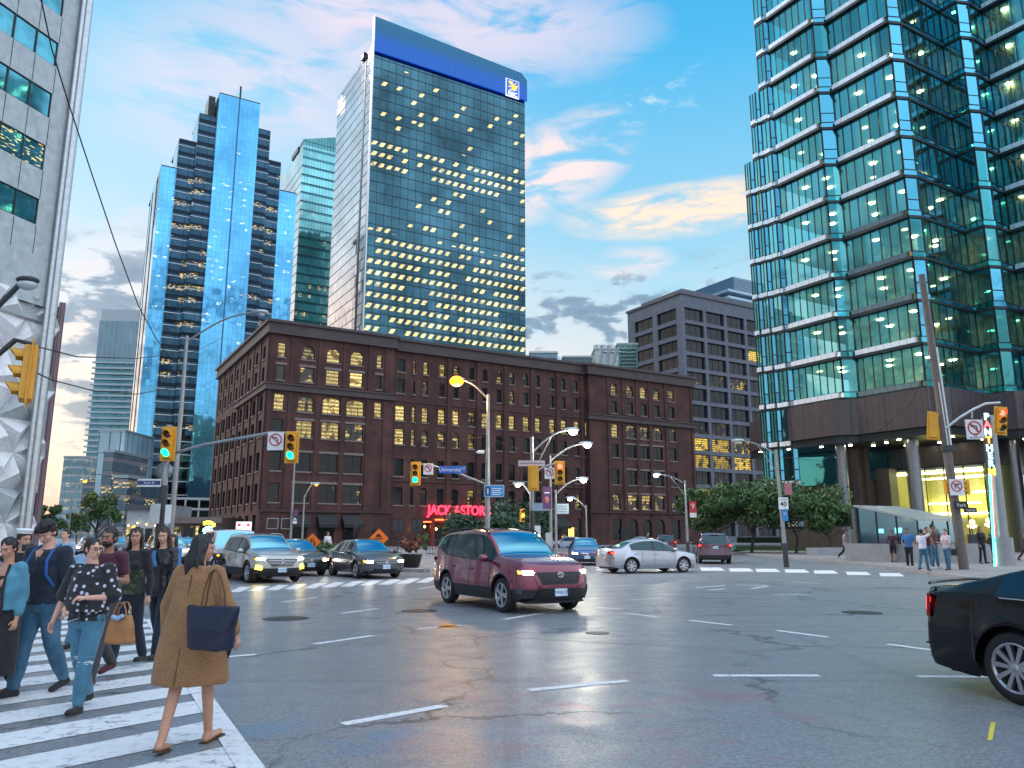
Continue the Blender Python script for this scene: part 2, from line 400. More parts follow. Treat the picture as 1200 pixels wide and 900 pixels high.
# right corner pavement
rc = [G(862,649),G(929,655.5),G(980,659),G(1025,664.5),G(1083,672),G(1150,683),G(1215,698),G(1290,722)]
slab('pavement', rc+[(60,20),(120,60),(90,130),(40,110)])
# pavement in front of the brick warehouse
BR = Vector((-30,93,0))
br = lambda a,b: (BR.x+.859*a-.511*b, BR.y+.511*a+.859*b)
slab('pavement', [G(350,664),G(420,668.5),G(500,671),G(556,665),G(625,654),G(700,648),br(75,-9),br(75,1),br(0,1),br(0,60),br(-5,60),br(-5,-3)])
# pavement left of the street going west
slab('pavement', [(-26,20),(-19.5,26),(-24,36),(-36,56),(-120,196),(-150,190),(-60,40),(-40,20)])

# markings
lanes = []
def dash(p, q, w=.13):
    a = Vector((*G(*p),0)); b = Vector((*G(*q),0)); d = (b-a).normalized(); n = Vector((-d.y,d.x,0))*w/2
    lanes.append([(a-n).to_tuple()[:2], (b-n).to_tuple()[:2], (b+n).to_tuple()[:2], (a+n).to_tuple()[:2]])
for p,q in [((402,849),(522,827)),((620,809),(736,798)),((836,792),(960,792)),((1075,793),(1160,793.5)),((368,755),(437,745)),((910,739),(971,747)),
            ((1040,755),(1092,762)),((808,727),(858,733)),((732,718.5),(770,723)),((490,737),(540,733)),((400,719),(444,713)),((590,726),(640,718)),
            ((266,770),(300,767)),((672,704),(700,701)),((770,697),(795,696)),((830,692),(850,690)),((815,689),(850,686)),((742,703),(775,701)),((700,712),(730,714)),
            ((880,690),(900,687)),((862,686),(900,686)),((560,704),(600,699)),((330,706),(372,700)),((700,687),(745,686)),((790,680),(830,680)),((930,682),(960,684)),
            ((650,693),(672,690)),((490,690),(520,686)),((180,735),(215,731)),((905,697),(945,697)),((310,726),(352,723))]: dash(p,q)
sheet('lane_marking', lanes, .004, M['paint'])
mb = MB(); tri = [G(511,737),G(541,735),G(521,729.5)]; mb.add([(x,y,.004) for x,y in tri], [(0,1,2)], M['paint_orange']); tag(mb.build('road_marking'), kind='structure')
# yellow survey mark right foreground
sheet('road_marking', [[G(1157,868),G(1163,868),G(1167,847),G(1161,847)]], .004, mat('yellow_spray', (.75,.62,.08), .6))
# near left zebra crossing
zb = []
E0, E1 = Vector((*G(176,726),0)), Vector((*G(293,900),0))      # right border
ed = (E1-E0).normalized(); e_n = Vector((-ed.y, ed.x, 0))
E2 = E1+ed*3.2
sheet('crosswalk_marking', [[(E0-e_n*.09).to_tuple()[:2], (E2-e_n*.09).to_tuple()[:2], (E2+e_n*.09).to_tuple()[:2], (E0+e_n*.09).to_tuple()[:2]]], .009, M['paint'])
bar_dir = (Vector((*G(177,893),0))-Vector((*G(267,873),0))).normalized()
start = Vector((*G(271,886),0))
k = -3
while k < 22:
    p = start - ed*(k*.95); 
    if p.y > E0.y+3: break
    w = ed*.285; L = bar_dir*5.5; p = p + bar_dir*.02
    zb.append([(p-w).to_tuple()[:2], (p+L-w).to_tuple()[:2], (p+L+w).to_tuple()[:2], (p+w).to_tuple()[:2]]); k += 1
sheet('crosswalk_marking', zb, .005, M['paint'])
# right far crossing
zb = []
for px,py in [(835,667),(869,668),(900,668.5),(934,669.3),(968,670.5),(1006,672),(1045,673.6)]:
    a = Vector((*G(px,py),0)); d = Vector((.75,.66,0)); n = Vector((-.66,.75,0)); 
    a0 = Vector((*G(px-13,py+1.9),0)); b0 = Vector((*G(px+15,py+1.9),0)); c0 = Vector((*G(px+9,py-1.9),0)); d0 = Vector((*G(px-15,py-1.9),0))
    zb.append([tuple(v)[:2] for v in (a0,b0,c0,d0)])
sheet('crosswalk_marking', zb, .004, M['paint'])
# crossing beyond the queueing cars
zb = []
for i in range(13):
    px = 235+i*22; py = 694-i*1.1
    zb.append([G(px-13,py+2.2),G(px+2,py+2.2),G(px+16,py-4),G(px+3,py-4)])
sheet('crosswalk_marking', zb, .004, M['paint'])
# manholes
mb = MB()
for px,py,r in [(491,716,.38),(335,725,.45),(1010,718,.4),(700,742,.2)]:
    x,y = G(px,py); mb.prism([(x+r*math.cos(a*.393), y+r*math.sin(a*.393)) for a in range(16)], -.01, .006, mat('manhole_iron', (.045,.045,.05), .5, .5))
tag(mb.build('manhole_cover'), kind='structure')

# ================================================================ FACADES
def wall_holes(mb, mp, W0, W1, H0, H1, ops, m, reveal=.3):
    """a wall sheet with real openings; mp(a, z, d) -> point; ops: (a0,a1,z0,z1,arch)"""
    xs = sorted({W0,W1}|{round(o[0],3) for o in ops}|{round(o[1],3) for o in ops})
    zs = sorted({H0,H1}|{round(o[2],3) for o in ops}|{round(o[3],3) for o in ops})
    idx = {}; vs = []; fs = []
    def vi(i,j):
        if (i,j) not in idx: idx[(i,j)] = len(vs); vs.append(mp(xs[i],zs[j],0))
        return idx[(i,j)]
    ops2 = [(round(o[0],3),round(o[1],3),round(o[2],3),round(o[3],3)) for o in ops]
    grid = np.zeros((len(xs)-1,len(zs)-1),bool)
    for a0,a1,z0,z1 in ops2:
        grid[xs.index(a0):xs.index(a1), zs.index(z0):zs.index(z1)] = True
    for i in range(len(xs)-1):
        for j in range(len(zs)-1):
            if not grid[i,j]: fs.append((vi(i,j),vi(i+1,j),vi(i+1,j+1),vi(i,j+1)))
    mb.add(vs, fs, m)
    for o in ops:
        a0,a1,z0,z1 = o[:4]; P = mp
        mb.quad(P(a0,z0,0),P(a1,z0,0),P(a1,z0,reveal),P(a0,z0,reveal),m); mb.quad(P(a0,z1,0),P(a1,z1,0),P(a1,z1,reveal),P(a0,z1,reveal),m)
        mb.quad(P(a0,z0,0),P(a0,z1,0),P(a0,z1,reveal),P(a0,z0,reveal),m); mb.quad(P(a1,z0,0),P(a1,z1,0),P(a1,z1,reveal),P(a1,z0,reveal),m)
        if len(o) > 4 and o[4]:
            r = (a1-a0)/2; h = o[4]*r; cx = (a0+a1)/2; n = 8
            for sgn in (-1,1):
                arc = [(cx+sgn*r*math.cos(k*math.pi/2/n), z1-h+h*math.sin(k*math.pi/2/n)) for k in range(n+1)]
                c = (cx+sgn*r, z1)
                v = [P(c[0],c[1],.01)]+[P(x,z,.01) for x,z in arc]; mb.add(v, [(0,i+1,i+2) for i in range(n)], m)
                v = [P(x,z,.01) for x,z in arc]+[P(x,z,reveal) for x,z in arc]; mb.add(v, [(i,i+1,n+2+i,n+1+i) for i in range(n)], m)
def f_litwin(col, dark, amount, s):
    def fn(t, p):
        c = objc(t); r = t.node('ShaderNodeObjectInfo').outputs['Random']
        off = t.node('ShaderNodeVectorMath', {'operation':'ADD'}); t.l.new(c, off.inputs[0])
        cc = t.node('ShaderNodeCombineXYZ', X=t.m('MULTIPLY', r, 40.), Y=0.0, Z=0.0); t.l.new(cc.outputs[0], off.inputs[1])
        n = t.noise(off.outputs[0], .9, 3, .6); sep = t.node('ShaderNodeSeparateXYZ', Vector=c)
        fz = t.m('FRACT', t.m('MULTIPLY', sep.outputs[2], 2.1)); bl = t.mapr(fz, .5, .6, .25, 1)
        n2 = t.noise(off.outputs[0], 4., 3, .7)
        m1 = t.mapr(n, amount, amount+.05); m2 = t.mapr(n2, .42, .55, .35, 1)
        f = t.m('MULTIPLY', m1, t.m('MULTIPLY', m2, bl))
        t.l.new(t.mix(f, dark, col), p.inputs['Emission Color']); t.l.new(t.m('MULTIPLY', t.mapr(t.m('FRACT', t.m('MULTIPLY', r, 17.3)), 0, 1, .45, 1.35, False), s), p.inputs['Emission Strength'])
        p.inputs['Base Color'].default_value = (.012,.016,.020,1); p.inputs['Roughness'].default_value = .10; p.inputs['Specular IOR Level'].default_value = .35
    return fn
WL = [mat('window_lit', fn=f_litwin((1.0,.80,.30),(.16,.10,.02),.40,1.25)), mat('window_part_lit', fn=f_litwin((1.0,.72,.22),(.03,.03,.025),.50,.85)),
      mat('window_dim', fn=f_litwin((.9,.62,.2),(.004,.005,.006),.60,.7)), mat('window_dark', fn=f_litwin((.3,.25,.1),(.0,.0,.0),.68,.35))]
def window(parent, mp, o, m, frame=M['frame_d'], nx=2, nz=1, d=.2, glassd=.26, sill=None, lintel=None, fw=.06, kind=None):
    a0,a1,z0,z1 = o[:4]; mb = MB(); e = .004
    def bx(x0,x1,q0,q1,d0,d1,mm):
        v = [mp(x,z,dd) for dd in (d0,d1) for z in (q0,q1) for x in (x0,x1)]
        mb.add(v, [(0,2,3,1),(4,5,7,6),(0,1,5,4),(2,6,7,3),(0,4,6,2),(1,3,7,5)], mm)
    mb.quad(mp(a0,z0,glassd),mp(a1,z0,glassd),mp(a1,z1,glassd),mp(a0,z1,glassd),m)
    a0+=e; a1-=e; z0+=e; z1-=e
    for x0,x1,q0,q1 in [(a0,a0+fw,z0,z1),(a1-fw,a1,z0,z1),(a0+fw,a1-fw,z0,z0+fw),(a0+fw,a1-fw,z1-fw,z1)]: bx(x0,x1,q0,q1,d,d+.05,frame)
    for i in range(1,nx): x = a0+(a1-a0)*i/nx; bx(x-fw*.45,x+fw*.45,z0+fw,z1-fw,d+.005,d+.048,frame)
    for i in range(1,nz+1):
        if nz: zz = z0+(z1-z0)*i/(nz+1); bx(a0+fw,a1-fw,zz-fw*.35,zz+fw*.35,d+.01,d+.045,frame)
    if sill: bx(a0-.12,a1+.12,z0-.18,z0-.005,-.10,.05,sill)
    if lintel: bx(a0-.25,a1+.25,z1+.01,z1+.30,-.035,.05,lintel)
    ob = mb.build('window', parent)
    if kind: ob['kind'] = kind
    return ob
def rows_keep(specs, parent, n=100):
    """specs: (size, func). the n largest become window parts, the rest one stuff part"""
    specs.sort(key=lambda s: -s[0])
    out = [f() for _, f in specs[:n]]
    rest = [f() for _, f in specs[n:]]
    if rest: join(rest, 'window', parent, 'stuff')
def join(obs, name, parent, kind=None):
    mb = MB()
    for o in obs:
        me = o.data
        vs = [tuple(v.co) for v in me.vertices]
        off = len(mb.v); mb.v += vs
        for p in me.polygons:
            mb.f.append(tuple(off+i for i in p.vertices)); mb.mi.append(mb._m(me.materials[p.material_index])); mb.sm.append(p.use_smooth)
        bpy.data.objects.remove(o)
    o = mb.build(name, parent)
    if kind: o['kind'] = kind
    return o

# ================================================================ BRICK WAREHOUSE
def s_at(px, py, a0=None):     # photo column -> distance along the brick front
    r = (px-600)/ray(px,py)[1]
    return (BR.x-r*BR.y)/(r*U.y-U.x)
def brick_building():
    root = thing('brick_warehouse', BR, GRID_A, 'long seven storey dark red brick warehouse with arched windows and heavy cornice', 'building')
    H = 28.0; W = 70.5; Dp = 34.0
    rows = dict(r7=(23.4,25.2), r6=(20.5,22.4), r5=(16.7,18.8), r4=(13.5,15.6), r3=(9.3,11.6), r2=(5.5,7.8), g=(.9,4.0))
    pav = s_at(461,470); wing = s_at(690,470)
    cols_p = [s_at(x,470) for x in (321,333, 349,367.6, 378.5,398.7, 406.5,426.7, 439,447.5)]
    cols_m = [s_at(x,470) for x in (465.6,476.5, 485,489, 497,504, 516,524, 533,540.5)]
    rr = lambda *v: [s_at(500+x/3.4625,490) for x in v]
    cols_m2 = rr(177,203,232,257,290,315,343,367,400,425,450,472,508,530,555,577,608,628,653,675,697,713)
    cols_w = rr(748,775,808,845,863,898,915,952,980,1007)
    off_m = .9      # the middle stands back a little from the two pavilions
    mpF = lambda d0: (lambda a,z,d: (a, d0+d, z))
    ops = {'p':[], 'm':[], 'w':[]}; specs = []
    prs = lambda c: [(c[i],c[i+1]) for i in range(0,len(c),2)]
    def addw(key, a0, a1, row, arch=0, nx=2, nz=1, lit=3, sill=True, lint=False, z=None):
        z0, z1 = z or rows[row]; o = (a0,a1,z0,z1,arch); ops[key].append(o)
        d0 = off_m if key == 'm' else 0
        specs.append(((a1-a0)*(z1-z0)/((a0+40)), lambda: window(root, mpF(d0), o, WL[lit], nx=nx, nz=nz, sill=M['lintel'] if sill else None, lintel=M['lintel'] if lint else None)))
    rnd = random.Random(4)
    for i,(a0,a1) in enumerate(prs(cols_p)):
        wide = 1 <= i <= 3
        c = (a0+a1)/2; hw = .85
        addw('p', *( (a0+.15,a1-.15) if not wide else (c-hw,c+hw)), 'r7', 0 if i==0 else 1., 1, 1, 0 if i!=1 else 1)
        addw('p', *( (a0+.15,a1-.15) if not wide else (c-hw,c+hw)), 'r6', 0, 1, 1, [1,1,0,0,2][i], lint=True)
        addw('p', a0,a1,'r5', .55 if wide else 0, 3 if wide else 1, 1, [0,1,0,0,0][i])
        addw('p', a0,a1,'r4', 0, 3 if wide else 1, 1, [2,0,0,1,3][i], lint=wide) if i < 4 else None
        addw('p', a0,a1,'r3', 0, 2 if wide else 1, 1, 3, lint=wide) if i < 4 else None
        addw('p', a0,a1,'r2', 0, 2 if wide else 1, 1, [2,3,3,2,3][i], lint=wide) if i < 4 else None
        if wide: addw('p', a0+.1,a1-.1,'g', 0, 2, 1, [3,3,2,3,3][i], sill=False)
    for i,(a0,a1) in enumerate(prs(cols_m)+prs(cols_m2)):
        a0 += off_m*.15; a1 += off_m*.15
        small = (a1-a0) < .8; narrow = .12 if i > 1 else 0
        addw('m', a0+.1,a1-.1,'r7', 0 if i==0 else 1., 1, 1, 2 if (i==0 or i in (5,6,8,9)) else rnd.choice([0,1,1,0]) if i < 8 else rnd.choice([3,2,3]))
        addw('m', a0+.12,a1-.12,'r6', 0, 1, 1, rnd.choice([1,2,3,3]) )
        addw('m', a0,a1,'r5', 0, 1, 2, 0 if rnd.random() < .85 else 1)
        addw('m', a0,a1,'r4', .5 if i > 1 else 0, 1, 1, 0 if i < 2 else 1 if i < 6 else 3)
        addw('m', a0,a1,'r3', .3 if i > 1 else 0, 1, 1, 3)
        addw('m', a0,a1,'r2', .5 if i > 1 else 0, 1, 2, rnd.choice([1,2,2,3]) if i > 1 else 3)
        if i > 9: addw('m', a0-.1,a1+.1,'g', .8 if i%2 else 0, 1, 1, rnd.choice([2,3,3]), sill=False)
    for i,(a0,a1) in enumerate(prs(cols_w)):
        mid = 1 <= i <= 3
        c = (a0+a1)/2; h7 = .62 if mid else (a1-a0)/2-.1
        addw('w', c-h7,c+h7,'r7', 1. if mid else 0, 1, 1, [1,1,0,1,1][i]); addw('w', c-h7,c+h7,'r6', 0, 1, 1, 3)
        addw('w', a0,a1,'r5', .8 if mid else 0, 2 if mid else 1, 1, 0 if i in (0,) else 1)
        for r in ('r4','r3'): addw('w', a0,a1,r, 0, 2 if mid else 1, 1, 3, lint=mid)
        addw('w', a0,a1,'r2', 0, 2 if mid else 1, 1, 1 if i < 4 else 2, lint=mid)
        addw('w', c-.9,c+.9,'g', 1. if mid else 0, 1, 1, 3, sill=False)
    wl = MB()
    wall_holes(wl, mpF(0), 0, pav, 0, H-1.6, ops['p'], M['brick'])
    wall_holes(wl, mpF(off_m), pav, wing, 0, H-1.6, ops['m'], M['brick'])
    wall_holes(wl, mpF(0), wing, W, 0, H-1.6, ops['w'], M['brick'])
    for a in (pav, wing): wl.quad((a,0,0),(a,off_m,0),(a,off_m,H-1.6),(a,0,H-1.6),M['brick'])
    # west side
    opsW = []; mpW = lambda a,z,d: (d, a, z)
    for i in range(8):
        a0 = 1.9+i*4.0; w = 1.7
        for k,(r,(z0,z1)) in enumerate(rows.items()):
            arch = 1. if r in ('r7',) or (r == 'r5' and i < 4) else 0
            ww = w if r not in ('r7','r6') else 1.3
            o = (a0+(w-ww)/2, a0+(w-ww)/2+ww, z0, z1, arch); opsW.append(o)
            lit = 1 if r == 'r7' and i < 4 else rnd.choice([3,3,2])
            specs.append(((ww*(z1-z0))*.45/(a0+40), (lambda o=o, lit=lit: window(root, mpW, o, WL[lit], nx=1, nz=1, sill=M['lintel']))))
    wall_holes(wl, mpW, 0, Dp, 0, H-1.6, opsW, M['brick'])
    wl.quad((W,0,0),(W,Dp,0),(W,Dp,H-1.6),(W,0,H-1.6),M['brick']); wl.quad((0,Dp,0),(W,Dp,0),(W,Dp,H-1.6),(0,Dp,H-1.6),M['brick'])
    wl.build('wall', root)
    rows_keep(specs, root, 100)
    # pilasters with vertical shadows between bays
    pl = MB()
    for a in [cols_p[1]+.75, cols_p[3]+.55, cols_p[5]+.4, cols_p[7]+.6, cols_p[9]+.5, .35]:
        pl.box(a-.3,a+.3,-.16,.02,4.6,19.0,M['brick']); pl.box(a-.22,a+.22,-.12,.02,20.1,H-1.6,M['brick'])
    ms = prs(cols_m)[2:]+prs(cols_m2)
    for i in range(1,len(ms),2):
        if i+1 < len(ms): a = (ms[i][1]+ms[i+1][0])/2+.1; pl.box(a-.28,a+.28,off_m-.2,off_m+.02,.2,H-1.9,M['brick'])
    for a in [cols_w[i]-.55 for i in (0,2,4,6,8)]+[W-.35]: pl.box(a-.24,a+.24,-.16,.02,4.6,19.0,M['brick']); pl.box(a-.2,a+.2,-.12,.02,20.1,H-1.6,M['brick'])
    for i in range(9):
        a = -.15+i*4.0+.75; pl.box(-.16,.02,a-.35,a+.35,4.6,19.0,M['brick']); pl.box(-.12,.02,a-.3,a+.3,20.1,H-1.6,M['brick'])
    pl.build('pilaster', root)['kind'] = 'stuff'
    cr = MB()
    def ring(z0,z1,o,m):
        for x0,x1,y in ((-o,pav+o,-o),(pav+o,wing-o,off_m-o),(wing-o,W+o,-o)): cr.box(x0,x1,y,.6+off_m,z0,z1,m)
        cr.box(-o,.6,.6+off_m,Dp+o,z0,z1,m); cr.box(W-.6,W+o,.6+off_m,Dp+o,z0,z1,m)
    ring(H-1.6,H-.35,.30,M['cornice']); ring(H-.35,H,.55,M['cornice']); ring(H-1.75,H-1.603,.42,M['cornice'])
    for x0,x1 in ((-.35,pav+.35),(wing-.35,W+.35)):
        cr.box(x0,x1,-.35,.05,19.15,19.85,M['cornice']); cr.box(x0-.12,x1+.12,-.5,.04,19.853,20.02,M['cornice'])
    cr.box(-.35,.05,.06,18,19.15,19.85,M['cornice']); cr.box(-.5,.04,.06,18,19.853,20.02,M['cornice'])
    cr.box(-.18,pav+.2,-.2,.03,4.35,4.62,M['brick_d']); cr.box(wing-.2,W+.2,-.2,.03,4.9,5.1,M['brick_d']); cr.box(pav+.21,wing-.21,off_m-.15,off_m+.03,8.55,8.75,M['brick_d'])
    cr.box(pav+.21,wing-.21,off_m-.1,off_m+.03,19.3,19.5,M['brick_d'])
    cr.build('cornice', root)
    rf = MB(); rf.box(.3,W-.3,off_m+.7,Dp-.3,H-1.2,H-.8,M['roof']); rf.build('roof', root)
    # dark awnings over the ground floor
    for i,(a0,a1) in enumerate(prs(cols_p)[1:4]+[(wing-7.5,wing-4.0),(wing-12,wing-8.6)]):
        d0 = 0 if i < 3 else off_m
        a = MB(); a.add([(a0-.1,d0-.02,4.2),(a1+.1,d0-.02,4.2),(a1+.1,d0-1.3,2.9),(a0-.1,d0-1.3,2.9),(a0-.1,d0-1.3,2.5),(a1+.1,d0-1.3,2.5),(a0-.1,d0-.02,2.5),(a1+.1,d0-.02,2.5)],
              [(0,1,2,3),(3,2,5,4),(0,3,4,6),(1,2,5,7)], M['black']); a.build('awning', root)
    for a in (wing+6.4, s_at(520,600)): dr = MB(); dr.box(a-.8,a+.8,-.02 if a > wing else off_m-.02,.1+off_m,.15,2.6,M['frame_d']); dr.build('door', root)
    # restaurant sign: red letters over a glowing red canopy
    a0 = s_at(502,600); a1 = s_at(549,600)
    red = emat('red_neon', (1,.02,.05), 5.0); pink = emat('red_edge', (1,.35,.55), 2.2)
    zs = 6.15
    t = text_mesh('lettering', "JACK ASTOR'S", 1.75, red, root, ((a0+a1)/2+1.1, off_m-.55, 4.85), (R(90),0,0), .06, bold=.035)
    w = max(v.co.x for v in t.data.vertices)-min(v.co.x for v in t.data.vertices); t.scale.x = 9.8/w; t.location.x = a0+4.9
    t2 = text_mesh('lettering', "JACK ASTOR'S", 1.75, pink, root, ((a0+a1)/2+1.1, off_m-.46, 4.85), (R(90),0,0), .02, bold=.075); bpy.data.objects.remove(t2)
    cn = MB(); cn.box(a0-.6,a0+6.2,off_m-1.3,off_m-.01,3.25,3.5,mat('sign_canopy',(.25,.02,.02),.5)); cn.tube([(a0+.8,off_m-1.36,3.6),(a0+6.0,off_m-1.36,3.6)],.09,emat('orange_neon',(1,.10,.02),6)); 
    cn.tube([(a0-1.1,off_m-1.36,3.3),(a0+.2,off_m-1.36,3.3)],.08,emat('orange_neon',(1,.1,.02),6)); cn.box(a0+.2,a0+.7,off_m-1.4,off_m-.9,.2,3.9,mat('sign_canopy',(.25,.02,.02),.5)); cn.build('canopy', root)
    # ground floor shop lights
    for i in range(7):
        a = a0-2+i*1.7; mb = MB(); mb.ellip((a, off_m-.45, 2.4+.3*(i%2)), (.13,.13,.16), emat('bulb',(1,.62,.15),12)); mb.build('lantern', root)
    for a in (wing-3.1, wing-9.2):
        mb = MB(); mb.box(a-.5,a+.5,off_m-.06,off_m-.01,1.0,2.7,emat('doorglow',(1,.55,.12),2.2)); mb.build('lit_doorway', root)
    # banner flags and framed boards
    mb = MB(); a = s_at(306,615)
    for q in (.9,2.6): 
        mb.box(q,q+1.35,-.08,-.01,2.3,3.6,M['frame_m']); mb.box(q+.08,q+1.27,-.095,-.082,2.38,3.52,M['brick_d'])
    mb.build('notice_frame', root)
    return root
brick_building()

# roof plant and small buildings behind the brick cornice
def box_building(name, pA, pB, ytop, Y, label, m, h=None, extra=None):
    """a plain plant room seen between two photo columns with its roof at photo row ytop"""
    A = D(pA, ytop, Y); B = D(pB, ytop, Y)
    root = thing(name, (A.x, Y, 0), 0, label, 'building')
    w = B.x-A.x; z = A.z
    mb = MB(); mb.box(0,w,0,8,0,z,m); mb.build('wall', root)
    mb = MB(); mb.box(-.15,w+.15,-.15,8.15,z,z+.35,M['frame_m']); mb.build('roof', root)
    if extra: extra(root, w, z)
    return root
def louvre(root, w, z):
    mb = MB()
    for k in range(6): mb.box(.3,w-.3,-.12,-.01,z-1.2-k*.75,z-.95-k*.75,M['frame_d'])
    mb.build('louvre', root)
def cooling(root, w, z):
    for k in range(3): mb = MB(); mb.tube([(w*(.2+.3*k),3,z),(w*(.2+.3*k),3,z+1.6)], .8, M['alu'], 14); mb.tube([(w*(.2+.3*k),-.3,z-4),(w*(.2+.3*k)+.5,-.3,z-.3),(w*(.2+.3*k)+1.4,-.3,z-.5)], .16, M['alu']); mb.build('cooling_fan', root)
box_building('plant_room', 621, 653, 414, 140, 'pale blue flat roofed plant room behind the brick cornice beside the lit bank tower', mat('plant_blue',(.20,.33,.40),.4), extra=louvre)
box_building('plant_room', 660, 694, 419, 142, 'low dark grey plant room in the middle of the brick roofline', mat('plant_grey',(.13,.17,.20),.5), extra=louvre)
box_building('cooling_tower', 697, 724, 410, 144, 'round topped silver cooling tower with pipes above the brick roof', mat('plant_silver',(.42,.47,.50),.35,.6), extra=cooling)
box_building('plant_room', 724, 747, 404, 150, 'glazed penthouse block next to the concrete grid office tower', mat('plant_glass',(.14,.30,.38),.15,.7), extra=louvre)

# ================================================================ CONCRETE GRID OFFICE
def grid_office():
    root = thing('office_block', (38.6,170,0), GRID_A, 'grey concrete office block with deep square grid of windows behind the brick warehouse', 'building')
    H = 56; mp = lambda a,z,d: (a,d,z); mpW = lambda a,z,d: (d,a,z)
    ops=[]; opsW=[]; specs=[]; rnd = random.Random(9)
    lit = {2:[3,3,3,0,3],4:[2,0,1,3,2],7:[0,2,3,3,1],8:[0,0,1,0,1],9:[0,0,0,3,1],11:[0,1,0,1,0],12:[1,0,1,0,0]}
    for r in range(14):
        z1 = H-3.0-r*3.75; z0 = z1-2.75
        for i in range(6):
            a0 = 1.1+i*6.7; o = (a0,a0+5.85,z0-.15,z1); ops.append(o)
            L = lit.get(r,[3]*5); l = L[i] if i < 5 else rnd.choice([1,3]); l = l if rnd.random() < .9 else 2
            specs.append((10-r*.1, lambda o=o,l=l: window(root, mp, o, WLG[l], nx=3, nz=0, d=.55, glassd=.62, fw=.08)))
        if z0 > 20:
            for i in range(2):
                a0 = 1.6+i*8.2; o = (a0,a0+6.6,z0,z1); opsW.append(o)
                specs.append((5-r*.1, lambda o=o: window(root, mpW, o, WLG[3 if i or r < 2 else 4], nx=3, nz=0, d=.5, glassd=.56, fw=.08)))
    wl = MB(); wall_holes(wl, mp, 0, 42, 0, H, ops, M['grid_conc'], .6); wall_holes(wl, mpW, 0, 19, 0, H, opsW, M['grid_conc'], .6)
    wl.quad((42,0,0),(42,19,0),(42,19,H),(42,0,H),M['grid_conc']); wl.quad((0,19,0),(42,19,0),(42,19,H),(0,19,H),M['grid_conc'])
    wl.build('wall', root); rows_keep(specs, root, 100)
    mb = MB(); mb.box(-.3,42.3,-.3,19.3,H,H+.5,M['concrete_d']); mb.box(2,40,1.5,16,H+.5,H+2.0,M['grid_conc']); mb.build('roof', root)
WLG = [mat('office_lit', fn=f_litwin((1.0,.66,.08),(.03,.022,.008),.44,1.1)), mat('office_part_lit', fn=f_litwin((1.0,.66,.1),(.01,.01,.008),.52,.95)),
       mat('office_dim', fn=f_litwin((.8,.5,.1),(.003,.004,.005),.6,.6)), mat('office_dark', fn=f_litwin((.04,.07,.08),(.000,.001,.002),.56,.25)),
       mat('office_mirror', (.35,.45,.50), .08, 1.0)]
grid_office()
